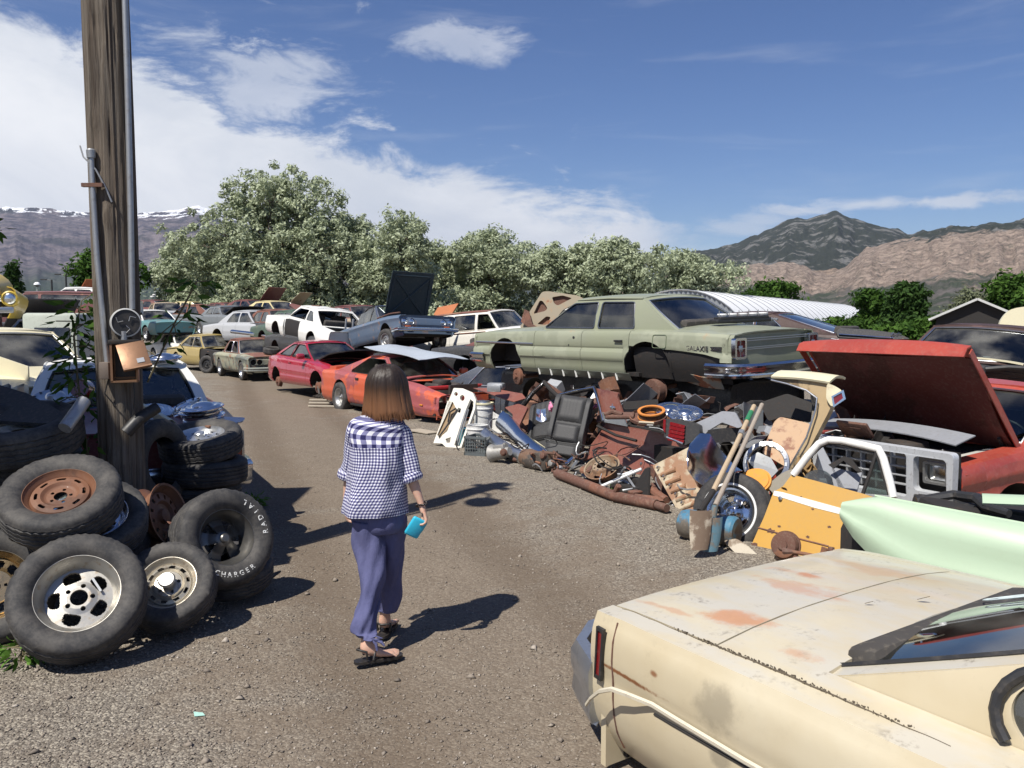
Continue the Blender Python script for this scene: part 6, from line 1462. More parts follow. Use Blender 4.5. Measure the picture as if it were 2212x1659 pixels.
for k in range(12): a = Vector((rs.uniform(-.1, .5), rs.uniform(-.18, .05), rs.uniform(-.05, .2))); mb.tube([a, a+Vector((rs.uniform(.03, .16), rs.uniform(-.08, .05), rs.uniform(-.1, .08))), a+Vector((rs.uniform(.1, .3), rs.uniform(-.1, .1), rs.uniform(-.14, .02)))], rs.uniform(.008, .022), 6)
o = mbt(mb, 'pipes', M_RUST_BROWN, parent=t); o['kind'] = 'stuff'
for k, (x, y, z_) in enumerate(((.2, -.12, .12), (.36, -.1, .02), (.5, -.06, -.05))): mbt(MB().lathe([(.001, -.03), (.05, -.03), (.055, 0), (.05, .03), (.02, .04), (.001, .04)], 16, M=axisM((x, y, z_), (0, -1, .3))), 'pulley', (M_RUST, mg, M_STEELGREY)[k], parent=t)
def seat(name, label, M, s=1.0):
    t = thing(name, label, 'car seat', (0, 0, 0), M=M)
    def pad(x0, x1, y0, y1, d0, bul, nm, ribs=0):
        rows = []
        for i in range(13):
            f = i/12; row = []
            for j in range(17):
                g_ = j/16; e = min(1, 6*min(f, 1-f))**.5*min(1, 7*min(g_, 1-g_))**.5
                z = d0+bul*e-(.007*(1 if (j % 4) == 0 else 0) if ribs and .1 < g_ < .9 else 0)
                row.append((x0+(x1-x0)*g_, y0+(y1-y0)*f, z))
            rows.append(row)
        mbt(MB().grid(rows[::-1], th=.05), nm, M_CLOTH_BLACK, parent=t, smooth=60)
    mbt(MB().box((0, .36, -.08), (.50*s, .74, .15), bev=.05), 'shell', M_CLOTH_BLACK, parent=t, smooth=60)
    pad(-.17, .17, .36, .70, .0, .035, 'ribbed_pad', 1); pad(-.17, .17, .08, .33, .0, .045, 'lower_pad'); pad(-.25, -.17, .06, .72, -.02, .06, 'side_bolster'); pad(.17, .25, .06, .72, -.02, .06, 'side_bolster')
    pad(-.23, .23, -.12, .05, -.01, .07, 'seat_edge'); mbt(MB().box((0, -.06, -.09), (.46, .2, .13), bev=.05), 'cushion', M_CLOTH_BLACK, parent=t, smooth=60)
    mbt(MB().tube([(-.25, .07, .045), (0, .055, .06), (.25, .07, .045)], .006, 5), 'piping', M_BLACK, parent=t)
def frame(p, xdir, ydir):
    x = Vector(xdir).normalized(); y = Vector(ydir); y = (y-x*y.dot(x)).normalized(); z = x.cross(y)
    return Matrix.Translation(Vector(p)) @ Matrix((x, y, z)).transposed().to_4x4()
q = P(1203, 968, 10.6)
seat('car_seat', 'large charcoal ribbed bucket seat standing upright in the heap', frame(P(1215, 968, 10.45), (.93, -.36, -.10), (.25, .36, .90)))
seat('car_seat', 'smaller dark seat leaning behind the big ribbed seat', frame(P(1170, 962, 11.2), (.8, -.5, .25), (.35, .4, .85)), .8)
mbt(MB().grid([[P(1158+22*f, 880+(26*g_)+6*math.sin(f*3), 10.9)+Vector((0, .07*math.sin(f*3)*math.cos(g_*2), 0)) for g_ in np.linspace(0, 1, 6)] for f in np.linspace(0, 1, 7)], th=.006), 'mirror_housing', M_CHROME_CLEAN, 'small crumpled chrome mirror housing beside the pink cloth', 'mirror housing', smooth=60)
pk = plain('pink_cloth', (.62, .22, .36), .8, dirt=.1)
for (u, v, du, dv, lb) in ((1193, 880, 14, 18, 'pink cloth left of the ribbed seat back'), (1282, 877, 20, 10, 'pink cloth tucked right of the ribbed seat back')):
    mbt(MB().grid([[P(u+du*(f-.5), v+dv*(g_-.5), 10.85)+Vector((0, .05*math.sin(f*7+g_*5), .02*math.sin(f*9))) for g_ in np.linspace(0, 1, 8)] for f in np.linspace(0, 1, 8)], th=.01), 'cloth', pk, lb, 'cloth', smooth=80)
pq = Plane(P(1330, 980, 10.15), (-.80, -.58, .14)); PQ = paint('rust_red_body_paint', (.20, .058, .035), .12, .45, (.13, .035, .03), .3, .2, dust=.35, seed=33)
t = thing('wrecked_body', 'crushed rust red coupe body with bent window frame and quarter panel in the heap', 'wrecked car body', pq.p); t.matrix_basis = Matrix.Translation(pq.p)
sheet('roof_pillar', [(1284, 838), (1336, 848), (1333, 858), (1352, 915), (1298, 905)], pq, PQ, th=.03, parent=t, rnd=.03)
sheet('ribbed_chrome_band', [(1298, 890), (1345, 897), (1354, 921), (1301, 911)], Plane(pq.p+pq.n*.02, pq.n), plain('ribbed_band', (.42, .44, .44), .35, .8, scale=30), th=.02, parent=t)
sheet('quarter_panel', [(1302, 912), (1354, 922), (1372, 925), (1420, 935), (1475, 950), (1500, 960), (1420, 1012), (1398, 1030), (1375, 1022), (1340, 1000), (1310, 990), (1282, 988), (1263, 998), (1272, 965)], pq, PQ, th=.04, parent=t, rnd=.03, step=.12, bend=lambda x, y: -.06*math.sin(y*5))
mbt(MB().tube([pq.hit(u, v, .03)-pq.p for u, v in ((1290, 920), (1330, 940), (1375, 952))], .018, 6), 'crease_line', M_DARK, parent=t)
mbt(MB().tube([pq.hit(u, v, .02)-pq.p for u, v in ((1128, 878), (1150, 850), (1176, 826), (1190, 842), (1205, 856), (1240, 847), (1284, 838), (1290, 860), (1302, 911))], [.04, .035, .035, .03, .03, .03, .03, .022, .02], 8), 'bent_roof_rail', M_DARK, parent=t)
mbt(MB().tube([pq.hit(u, v, .045)-pq.p for u, v in ((1128, 876), (1150, 848), (1174, 826))], .010, 6).tube([pq.hit(u, v, .045)-pq.p for u, v in ((1205, 853), (1240, 844), (1282, 836), (1291, 862), (1303, 908))], .009, 6), 'chrome_drip_rail', M_CHROME, parent=t)
sheet('folded_door_edge', [(1090, 880), (1120, 872), (1140, 880), (1128, 905), (1117, 930), (1105, 922), (1108, 895)], Plane(P(1115, 900, 11.4), (-.7, -.6, .4)), PQ, th=.03, parent=t, rnd=.03)
sheet('rust_flap', [(1172, 824), (1180, 824), (1214, 848), (1203, 851)], pq, M_RUST, th=.01, parent=t)
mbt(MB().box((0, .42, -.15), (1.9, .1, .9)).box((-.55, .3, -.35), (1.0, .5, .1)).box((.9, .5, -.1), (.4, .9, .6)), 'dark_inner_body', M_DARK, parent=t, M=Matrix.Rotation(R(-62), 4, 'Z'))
mbt(MB().tube([pq.hit(1323, 872, .03)-pq.p, pq.hit(1323, 888, .03)-pq.p], .006, 5).lathe([(.001, .012), (.045, .006), (.05, 0)], 20, M=axisM(pq.hit(1323, 880, .02)-pq.p, pq.n) @ Matrix.Diagonal((1, .42, 1, 1))), 'oval_emblem', M_CHROME, parent=t)
for k, (u, v) in enumerate(((1287, 972), (1331, 984), (1358, 990), (1385, 1001))): mbt(MB().box(pq.hit(u, v, .02)-pq.p, (.03, .03, .03), bev=.006), 'clip', M_CHROME_DULL, parent=t)
sheet('body_sheet', [(1022, 838), (1060, 838), (1128, 850), (1136, 860), (1110, 868), (1090, 862)], Plane(P(1080, 850, 12.6), (-.3, -.45, .85)), PQ, th=.015, label='flat rust red metal sheet lying above the buckets', cat='metal sheet')
mbt(MB().box((0, 0, 0), (.26, .16, .10), bev=.03).box((0, -.09, -.03), (.22, .04, .10), bev=.01), 'mirror_unit', M_STEELGREY, 'grey door mirror unit resting on the flat red sheet', 'mirror', M=Matrix.Translation(P(1072, 834, 12.4)) @ Matrix.Rotation(R(-20), 4, 'Z'))
q = P(1304, 1020, 9.3); t = thing('bare_wheel_rim', 'bare rusty cream centred wheel rim lying tilted behind the long pipe', 'wheel rim', q, M=axisM(q, (-.35, -.42, .84)))
polar = MB(); o = rim(t, 'drumhole', .20, .19, paint('rusty_cream_rim', (.26, .19, .12), .4, .7, (.17, .09, .05), .6, .2, coat=0, dust=.4), 80)
q = P(1316, 1043, 9.25); t = thing('bare_wheel_rim', 'second rusty rim lying flat underneath the cream centred one', 'wheel rim', q, M=axisM(q+Vector((.05, .1, -.06)), (-.3, -.35, .9))); rim(t, 'plain', .20, .17, M_RUST, 60)
t = thing('exhaust_pipe', 'long rusty exhaust pipe lying along the gravel edge', 'pipe', onG(1300, 1080)); t.matrix_basis = Matrix.Identity(4)
a, b2, c2 = onG(1204, 1041, .06), onG(1330, 1092, .06), onG(1418, 1112, .055)
mbt(MB().tube([a, a.lerp(b2, .5), b2, c2], [.056, .056, .054, .052], 14), 'pipe', M_RUST, parent=t); mbt(MB().tube([c2, c2+AL*.16], [.04, .038], 12), 'stub', M_RUST_BROWN, parent=t)
mbt(MB().tube([b2+Vector((0, 0, .05)), b2+AL*.05+Vector((0, 0, .12))], .03, 8).box(c2-AL*.35+Vector((0, 0, .06)), (.10, .12, .03), (0, 0, -1), bev=.01), 'bracket', M_RUST, parent=t)
mbt(MB().lathe([(.001, .02), (.07, .02), (.08, 0), (.001, 0)][::-1], 20, M=axisM(onG(1266, 1044, .12), (-.3, -.3, .9))), 'pipe_flange', M_RUST_BROWN, parent=t)
mbt(MB().tube([P(1289, 1055, 8.75), P(1386, 1013, 8.6)], .017, 8), 'white_rod', plain('white_enamel', (.75, .75, .73), .4), 'straight white rod leaning over the rusty rims', 'rod')
pc_ = Plane(P(1400, 1060, 8.3), (-.9, -.3, .3))
sheet('steel_plate', [(1393, 1012), (1402, 1010), (1400, 1070), (1352, 1080)], pc_, M_DARK, th=.02, label='dark triangular plate left of the rusty tailgate', cat='metal plate')
sheet('steel_channel', [(1362, 1072), (1370, 1066), (1420, 1072), (1434, 1082), (1365, 1080)], Plane(P(1400, 1075, 8.0), (-.4, -.7, .6)), M_RUST, th=.04, label='flat rusty channel piece at the foot of the tailgate', cat='metal plate')
mbt(MB().tube([P(1405, 1058, 8.4), P(1440, 1082, 8.1)], .045, 10), 'short_pipe', M_RUST, 'short rusty pipe behind the channel piece', 'pipe')
mbt(MB().tube([onG(1334, 1060, .1), P(1350, 1010, 8.8)], .014, 6).tube([P(1350, 1022, 8.7), P(1372, 1055, 8.5), P(1345, 1060, 8.5)], .014, 6), 'bent_rods', M_STEELGREY, 'thin bent grey rods beside the rusty rims', 'rod')
mbt(MB().box((0, 0, .05), (.45, .25, .1), bev=.02).box((.1, .02, .13), (.2, .1, .08), bev=.02), 'crossmember', M_DARK, 'dark crossmember lying behind the long pipe', 'car part', M=Matrix.Translation(onG(1350, 1082)+Vector((.1, .25, .0))) @ Matrix.Rotation(R(-60), 4, 'Z'))
q = P(1400, 902, 9.5); t = thing('air_cleaner', 'rusty round air cleaner with an orange rimmed filter element', 'air cleaner', q, M=axisM(q, (-.10, -.28, .95)))
mbt(MB().lathe([(.001, -.02), (.2, -.02), (.215, 0), (.215, .03), (.205, .035), (.2, .0), (.001, .0)], 40), 'pan', M_RUST, parent=t)
mb = MB(); rs_ = []
for i in range(120): a = 2*math.pi*i/120; r_ = .135 if i % 2 else .150; rs_.append((r_, a))
mb.grid([[(r_*math.cos(a), r_*math.sin(a), h_) for h_ in (.0, .075)] for r_, a in rs_+rs_[:1]], th=.002); o = mbt(mb, 'pleats', plain('paper_brown', (.20, .12, .07), .9), parent=t, M=Matrix.Translation((.04, 0, .01)))
for z_ in (.0, .075): mbt(MB().lathe([(.125, 0), (.125, .014), (.158, .014), (.158, 0)], 40, close=True), 'orange_ring', plain('orange_rubber', (.55, .20, .04), .6), parent=t, M=Matrix.Translation((.04, 0, z_+.005)))
mbt(MB().box((-.33, 0, .01), (.34, .14, .05), (0, 0, .1), bev=.02).tube([(-.5, -.05, .03), (-.42, .0, .06), (-.3, -.02, .03)], .03, 8), 'snorkel', M_RUST_BROWN, parent=t)
mbt(MB().box((.05, -.21, .012), (.09, .006, .03)), 'paper_label', M_WHITE, parent=t)
def hubcap(p, axis, r, label, mat_=None, kind=0, group='chrome hubcaps', name='hubcap'):
    t = thing(name, label, 'hubcap', p, group, M=axisM(p, axis)); mt = mat_ or M_CHROME_CLEAN
    mb = MB()
    if kind == 0: mb.lathe([(r, -.006), (r*1.0, .004), (r*.95, .010), (r*.86, .006), (r*.80, .018), (r*.72, .022), (r*.55, .014), (r*.50, .030), (r*.36, .042), (r*.18, .050), (.001, .052)][::-1], 48)
    else:
        mb.lathe([(r, -.006), (r, .006), (r*.93, .014), (r*.80, .004), (r*.42, .008), (r*.36, .03), (r*.25, .04), (.001, .042)][::-1], 64)
    mb.build('cap', mt, t, 40)
    if kind == 1:
        for k in range(14): a = 6.2832*k/14; MB().box((r*.62*math.cos(a), r*.62*math.sin(a), .012), (r*.34, .014, .012), (0, 0, a), bev=.004).build('spoke', mt, t)
    if kind == 2:
        for k in range(12): a = 6.2832*k/12; MB().box((r*.86*math.cos(a), r*.86*math.sin(a), .012), (.03, .012, .006), (0, 0, a), bev=.002).build('slot', M_BLACK, t)
    return t
hubcap(P(1450, 884, 9.6), (-.05, -.30, .95), .20, 'flat plain hubcap behind the air cleaner on the scrap shelf'); hubcap(P(1480, 893, 9.3), (-.1, -.35, .93), .20, 'spoked chrome hubcap between air cleaner and tail lamp', kind=1)
pt_ = Plane(P(1455, 930, 9.0), (-.55, -.78, .28)); t = thing('tail_lamp_unit', 'black tail lamp unit with ribbed red lens lying on the red quarter panel', 'tail lamp', pt_.p); t.matrix_basis = Matrix.Translation(pt_.p)
sheet('housing', [(1433, 905), (1470, 905), (1510, 915), (1512, 945), (1480, 962), (1435, 945)], pt_, M_BLACK, th=.10, parent=t, rnd=.02)
for k in range(5):
    a = .2*k; sheet('lens_segment', [(1448-3*k*.4, 911+8.2*k), (1480-.8*k*.6, 919+8.0*k), (1478-.8*k*.6, 926+7.6*k), (1446-3*k*.4, 918+8.2*k)], Plane(pt_.p+pt_.n*.03, pt_.n), M_REDLENS, th=.03, parent=t, rnd=.008)
mbt(MB().tube([pt_.hit(1440, 944, .03)-pt_.p, pt_.hit(1475, 958, .03)-pt_.p], .010, 6), 'chrome_edge', M_CHROME, parent=t); sheet('side_lens', [(1433, 906), (1438, 906), (1437, 935), (1432, 928)], Plane(pt_.p+pt_.n*.02, pt_.n), M_REDLENS, th=.02, parent=t)
sheet('grey_bracket', [(1500, 915), (1560, 888), (1588, 890), (1604, 920), (1595, 925), (1560, 912), (1530, 930), (1518, 944)], Plane(P(1550, 915, 8.9), (-.7, -.6, .3)), M_SHEET_GREY, th=.02, label='dark grey bent bracket panel behind the tail lamp', cat='metal panel', rnd=.02)
mbt(MB().grid([[P(1560+36*math.sin(a), 930-6*math.cos(a)+30*f, 8.8)+Vector((.12*math.cos(a), .0, .0)) for f in (0, 1)] for a in np.linspace(-1.4, 1.5, 12)], th=.012), 'curved_wing_piece', PBK, 'dark curved wing piece behind the tool handles', 'metal panel', smooth=60)
mbt(MB().tube([P(1380, 912, 9.1), P(1412, 914, 9.1)], .016, 6), 'paper_tube', plain('cardboard', (.5, .42, .3), .8), 'short pale cardboard tube under the air cleaner', 'tube')
ptg = Plane(P(1470, 1080, 7.9), (-.74, -.60, .30)); PTG = paint('rusty_cream_tailgate', (.50, .42, .29), .38, .6, (.30, .15, .08), .55, .2, (.28, .10, .05), dust=.3, seed=41)
t = thing('tailgate_panel', 'rust eaten cream tailgate panel standing on its corner behind the shovels', 'body panel', ptg.p); t.matrix_basis = Matrix.Translation(ptg.p)
sheet('outer_panel', [(1409, 1006), (1505, 957), (1530, 985), (1545, 1040), (1530, 1075), (1512, 1112), (1474, 1122)], ptg, PTG, th=.05, parent=t, rnd=.02)
for k in range(5):
    u0, v0 = 1428+11*k, 1026+18*k; mbt(MB().tube([ptg.hit(u0, v0, .0)-ptg.p, ptg.hit(u0+32, v0-13, .0)-ptg.p], [.022, .026], 10), 'pressed_rib', PTG, parent=t)
for k in range(5): mbt(MB().box(ptg.hit(1423+13*k, 1010+19*k, .01)-ptg.p, (.05, .02, .03), (.3, .2, .5), bev=.006), 'clip', M_CHROME_DULL, parent=t)
sheet('edge_flange', [(1396, 1010), (1409, 1006), (1474, 1122), (1468, 1126)], Plane(ptg.p-ptg.n*.03, (-.95, -.2, .1)), M_RUST, th=.02, parent=t)
sheet('pale_block', [(1510, 1062), (1535, 1060), (1535, 1090), (1512, 1100)], Plane(P(1520, 1080, 7.7), (-.6, -.7, .2)), plain('pale_rotten_wood', (.52, .45, .32), .85), th=.06, label='pale block of wood behind the tool handles', cat='wood block')
qc = P(1535, 1000, 7.5); rows = []
outl = [(1489, 994, 1499, 954), (1491, 1020, 1516, 940), (1505, 1040, 1538, 942), (1530, 1058, 1560, 975), (1552, 1048, 1590, 1010), (1580, 1035, 1607, 1020)]
for i, (ua, va, ub, vb) in enumerate(outl):
    rows.append([P(ua+(ub-ua)*f, va+(vb-va)*f, 7.25+.5*f)+Vector((-.5, -.6, .5))*(.13*math.sin(math.pi*(.15+.7*f))*(1-.5*abs(i-2.5)/3)) for f in np.linspace(0, 1, 9)])
mbt(MB().grid(rows, th=.008), 'bumper_end', M_CHROME, 'large curved chrome bumper end shining behind the tool handles', 'bumper end', smooth=80)
mbt(MB().tube([P(1500, 1020, 7.6), P(1512, 1048, 7.6), P(1536, 1064, 7.55)], .03, 6), 'bracket', M_RUST_BROWN, 'brown mounting bracket under the chrome bumper end', 'bracket')
wood1 = plain('pale_handle_wood', (.42, .32, .21), .75, scale=20); wood2 = plain('grey_handle_wood', (.30, .255, .21), .8, scale=20)
t = thing('shovel', 'longer lived wooden shovel handle with green tape and mud stained blade', 'shovel', (0, 0, 0)); t['label'] = 'pale handled shovel with green tape near the top, leaning on the heap'
p0, p1, p2 = P(1629, 877, 7.6), P(1541, 1060, 6.55), P(1512, 1105, 6.4)
mbt(MB().tube([p0, p0.lerp(p1, .5)+Vector((0, 0, -.01)), p1], .021, 10), 'handle', wood1, parent=t); mbt(MB().tube([p0.lerp(p1, .08), p0.lerp(p1, .2)], .0235, 10), 'green_tape', plain('green_tape', (.03, .18, .08), .5), parent=t)
mbt(MB().tube([p0.lerp(p1, .33), p0.lerp(p1, .37)], .027, 8), 'wire_wrap', M_STEELGREY, parent=t)
mbt(MB().tube([p1, p2], [.024, .026], 10), 'socket', M_DARK, parent=t)
bl = lambda c_, s_, ax_: [[c_+Vector((.085*math.sin(a)*s_*(1-.25*f**3), -.035*math.cos(a)*s_, -.27*f*s_))+ax_*f for a in np.linspace(-1.2, 1.2, 9)] for f in np.linspace(0, 1, 7)]
mbt(MB().grid(bl(p2+Vector((0, -.02, .02)), 1.1, Vector((-.02, -.06, 0))), th=.006), 'blade', paint('muddy_blade', (.16, .11, .075), .0, .8, (.48, .42, .33), .45, .1, coat=0), parent=t, smooth=60)
t = thing('shovel', 'grey handled shovel standing right of the taped one', 'shovel', (0, 0, 0))
p0, p1 = P(1646, 874, 7.6), P(1545, 1092, 6.45)
mbt(MB().tube([p0, p0.lerp(p1, .5)+Vector((0, 0, -.012)), p1], .020, 10), 'handle', wood2, parent=t)
mbt(MB().tube([p1, p1+Vector((-.03, -.03, -.13))], [.024, .03], 10).grid(bl(p1+Vector((-.03, -.05, -.08)), .95, Vector((-.03, -.05, 0))), th=.006), 'blade', paint('blue_shovel_blade', (.08, .17, .22), .3, .7, (.14, .11, .08), .5, .1, coat=0), parent=t, smooth=60)
a, b2 = onG(1478, 1168), onG(1590, 1192); a = a+Vector((0, 0, .125)); b2 = b2+Vector((.02, .05, .115)); ax_ = (b2-a)
t = thing('gas_tank', 'old blue cylinder tank brown with dirt lying behind the shovel blades', 'tank', a, M=axisM(a, ax_)); Lk = ax_.length
mbt(MB().lathe([(.001, -.05), (.07, -.045), (.11, -.02), (.125, .03), (.125, Lk-.02), (.11, Lk), (.1, Lk), (.001, Lk-.02)], 32), 'shell', paint('worn_blue_tank', (.045, .17, .27), .30, .5, (.12, .09, .06), .5, .1, dust=.5, seed=51), parent=t)
mbt(MB().lathe([(.128, .12), (.131, .125), (.131, .18), (.128, .185)], 32, close=True), 'strap', M_RUST_BROWN, parent=t)
mbt(MB().tube([onG(1530, 1163, .03), onG(1560, 1172, .03), onG(1572, 1176, .03)], .02, 8), 'muddy_rod', M_RUST_BROWN, 'short muddy rod on the gravel below the tank', 'rod')
q = P(1583, 1106, 6.95); t = thing('wheel', 'five spoke chrome wheel with a whitewall tyre beside the yellow door', 'wheel', q, M=axisM(q, (-.55, -.78, .28)))
tyre_mb(.335, .185, .2, True, 72).build('tyre', M_RUBBER_DARK, t, 40); rim(t, 'spoke5', .185, .2, M_CHROME, 96); MB().lathe([(.218, .098), (.222, .104), (.236, .104), (.240, .098)], 64).build('whitewall', plain('whitewall', 0), t)
q = P(1631, 1042, 7.0); t = thing('filter_cover', 'orange round filter cover lying on the whitewall tyre', 'filter cover', q, M=axisM(q, (-.40, -.55, .78)))
mbt(MB().lathe([(.001, .03), (.12, .03), (.125, .02), (.14, .02), (.142, -.02), (.125, -.02), (.12, -.03), (.001, -.03)][::-1], 40), 'cover', plain('orange_yellow_paint', (.60, .25, .03), .45), parent=t)
q = P(1655, 1001, 7.35); t = thing('trim_ring', 'bent grey wheel trim ring right of the chrome bumper end', 'trim ring', q, M=axisM(q, (-.4, -.85, .35)))
mbt(MB().lathe([(.155, .0), (.160, .02), (.20, .01), (.205, -.01), (.185, -.02)], 40, close=True), 'ring', M_CHROME_DULL, parent=t)
for k in range(11): a = 6.2832*k/16; mbt(MB().box((.172*math.cos(a), .172*math.sin(a), .022), (.02, .035, .006), (0, 0, a)), 'clip', M_STEELGREY, parent=t)
sheet('folded_sheet', [(1618, 998), (1640, 980), (1666, 990), (1685, 1022), (1660, 1044), (1640, 1025)], Plane(P(1650, 1015, 7.2), (-.6, -.5, .6)), plain('light_grey_sheet', (.36, .37, .37), .5, .3), th=.008, label='light grey folded sheet inside the bent trim ring', cat='metal sheet', bend=lambda x, y: .25*abs(x))
sheet('carpet_scrap', [(1655, 1050), (1690, 1020), (1720, 1010), (1700, 1050), (1680, 1075)], Plane(P(1680, 1045, 6.9), (-.4, -.6, .7)), plain('matted_carpet', (.22, .20, .16), .95, bmp=.8, scale=40), th=.04, label='matted grey carpet scrap left of the yellow door', cat='carpet scrap', rnd=.05)
pp_ = Plane(P(1780, 900, 7.35), (-.75, -.64, .16)); PBR2 = paint('cream_brown_pillar', (.42, .31, .17), .22, .45, (.12, .09, .05), .45, .2, dust=.3, seed=61)
t = thing('roof_section', 'cream and brown roof corner with window opening and a red lamp on its end', 'roof section', pp_.p); t.matrix_basis = Matrix.Translation(pp_.p)
sheet('window_surround', [(1666, 819), (1700, 813), (1750, 820), (1792, 829), (1806, 850), (1790, 890), (1745, 975), (1712, 1022), (1697, 1022), (1745, 945), (1764, 880), (1768, 858), (1740, 840), (1690, 826)], pp_, PBR2, th=.07, parent=t, rnd=.04)
rows = [[pp_.hit(1666+126*f, 817+13*f-3*math.sin(f*3), .03)-pp_.p+Vector((.75, .64, 0))*.28*g_+Vector((0, 0, .05*math.sin(g_*2.6))) for g_ in np.linspace(0, 1, 6)] for f in np.linspace(0, 1, 9)]
mbt(MB().grid(rows, th=-.02), 'roof_edge', PCR, parent=t, smooth=60)
sheet('corner_cap', [(1786, 828), (1800, 832), (1818, 842), (1824, 858), (1796, 880), (1784, 860)], Plane(pp_.p+pp_.n*.05, (-.4, -.9, .1)), PCR, th=.05, parent=t, rnd=.03)
sheet('lamp_frame', [(1796, 856), (1822, 842), (1827, 862), (1800, 880)], Plane(pp_.p+pp_.n*.10, (-.4, -.9, .1)), M_CHROME, [[(1800, 858), (1818, 848), (1821, 860), (1803, 874)]], th=.03, parent=t)
sheet('red_lamp', [(1800, 858), (1818, 848), (1821, 860), (1803, 874)], Plane(pp_.p+pp_.n*.09, (-.4, -.9, .1)), M_REDLENS, th=.02, parent=t)
mbt(MB().tube([pp_.hit(u, v, .05)-pp_.p for u, v in ((1666, 821), (1700, 829), (1742, 843), (1765, 860), (1762, 885), (1742, 945), (1700, 1018))], .009, 6), 'chrome_window_strip', M_CHROME_DULL, parent=t)
sheet('rusted_panel', [(1672, 911), (1685, 900), (1750, 915), (1752, 960), (1722, 1003), (1700, 1010), (1646, 978)], Plane(P(1700, 950, 7.7), (-.5, -.7, .5)), paint('scorched_rust_panel', (.22, .09, .045), .35, .6, (.45, .30, .18), .5, .1, coat=0, seed=71), th=.02, label='scorched rusty panel seen through the cream roof section', cat='body panel', rnd=.03)
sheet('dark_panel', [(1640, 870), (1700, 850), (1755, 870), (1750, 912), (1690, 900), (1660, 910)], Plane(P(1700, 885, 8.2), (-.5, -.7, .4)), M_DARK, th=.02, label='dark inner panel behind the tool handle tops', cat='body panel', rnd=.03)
mbt(MB().grid([[P(1605+45*f, 868+50*g_+15*f, 9.2)+Vector((0, .1*math.sin(f*3), 0)) for g_ in np.linspace(0, 1, 5)] for f in np.linspace(0, 1, 6)], th=.01), 'plastic_wrap', plain('cloudy_plastic', (.12, .13, .14), .15, coat=.8), 'glossy dark plastic sheet behind the tool handles', 'plastic sheet', smooth=80)
py = Plane(P(1750, 1120, 6.35), (-.70, -.66, .30)); PYD = paint('ochre_door_paint', (.56, .32, .07), .17, .42, None, 0, .12, (.14, .07, .045), dust=.2, seed=81)
t = thing('car_door', 'ochre yellow car door with white window frame and white stripe leaning on the heap', 'car door', py.p); t.matrix_basis = Matrix.Translation(py.p)
sheet('skin', [(1710, 1025), (1760, 1038), (1863, 1066), (1900, 1078), (1900, 1190), (1872, 1215), (1800, 1212), (1700, 1196), (1622, 1180), (1636, 1148), (1650, 1118), (1671, 1062), (1690, 1052)], py, PYD, [[(1686, 1051), (1698, 1054), (1702, 1061), (1688, 1056)]], th=.06, parent=t, rnd=.015)
sheet('white_stripe', [(1672, 1060), (1690, 1063), (1760, 1082), (1840, 1104), (1840, 1117), (1760, 1097), (1690, 1075), (1670, 1070)], Plane(py.p+py.n*.003, py.n), M_WHITE, th=.0025, parent=t)
mbt(MB().tube([py.hit(1638, 1140, .0)-py.p, py.hit(1700, 1157, .0)-py.p, py.hit(1790, 1180, .0)-py.p], .008, 5), 'rust_crease', M_RUST_BROWN, parent=t)
for (u, v, s_) in ((1665, 1147, .03), (1710, 1166, .035), (1631, 1177, .03), (1756, 1100, .012), (1683, 1137, .014), (1731, 1073, .008), (1791, 1138, .014), (1745, 1160, .016)):
    c_ = py.hit(u, v)-py.p; B = py.basis(); pts = [(s_*(1+.5*math.sin(k*2.1+u))*math.cos(k*.57), s_*.6*(1+.4*math.cos(k*3+v))*math.sin(k*.57)) for k in range(11)]
    mbt(MB().poly(pts, fn=lambda x, y, d: (x, y, .002+d), th=.0015), 'rust_blotch', M_RUST_BROWN, parent=t, M=Matrix.Translation(c_) @ B.to_4x4(), smooth=0)
mbt(MB().tube([py.hit(u, v, -.01)-py.p for u, v in ((1714, 1026), (1745, 985), (1770, 958), (1790, 950), (1820, 952), (1868, 963), (1898, 970), (1908, 990), (1922, 1040), (1930, 1075))], .030, 8), 'window_frame', M_WHITE, parent=t, smooth=60)
mbt(MB().tube([py.hit(u, v, -.02)-py.p for u, v in ((1720, 1028), (1750, 988), (1774, 965), (1792, 958), (1866, 972), (1892, 980))], .010, 6), 'window_seal', M_BLACK, parent=t, smooth=60)
mbt(MB().tube([py.hit(u, v, -.01)-py.p for u, v in ((1893, 978), (1880, 1020), (1864, 1066))], .014, 6).tube([py.hit(u, v, -.01)-py.p for u, v in ((1893, 978), (1912, 1040), (1920, 1068))], .012, 6), 'quarter_light_frame', M_DARK, parent=t)
sheet('quarter_light', [(1893, 982), (1911, 1040), (1918, 1070), (1868, 1066)], Plane(py.p-py.n*.01, py.n), M_GLASS, th=.004, parent=t)
mbt(MB().lathe([(.001, .02), (.016, .018), (.018, 0)][::-1], 12, M=axisM(py.hit(1687, 1077, .0)-py.p, py.n)), 'lock', M_CHROME_DULL, parent=t)
for pl_, nm, lb in (([(1760, 962), (1773, 958), (1800, 1010), (1828, 1062), (1790, 1050)], 'grey_sheet', 'tall grey sheet behind the yellow door frame'), ([(1796, 1008), (1850, 1022), (1862, 1020), (1850, 1064), (1812, 1056)], 'grey_sheet', 'torn grey sheet seen low in the yellow door frame'), ([(1789, 1004), (1824, 985), (1838, 990), (1862, 1020), (1850, 1018), (1822, 995), (1800, 1012)], 'angle_bracket', 'dark angled bracket inside the yellow door frame')):
    sheet(nm, pl_, Plane(P(1820, 1020, 6.75-.1*(nm[0] == 'a')), (-.7, -.6, .35)), M_SHEET_GREY if nm[0] == 'g' else M_DARK, th=.012, label=lb, cat='metal sheet')
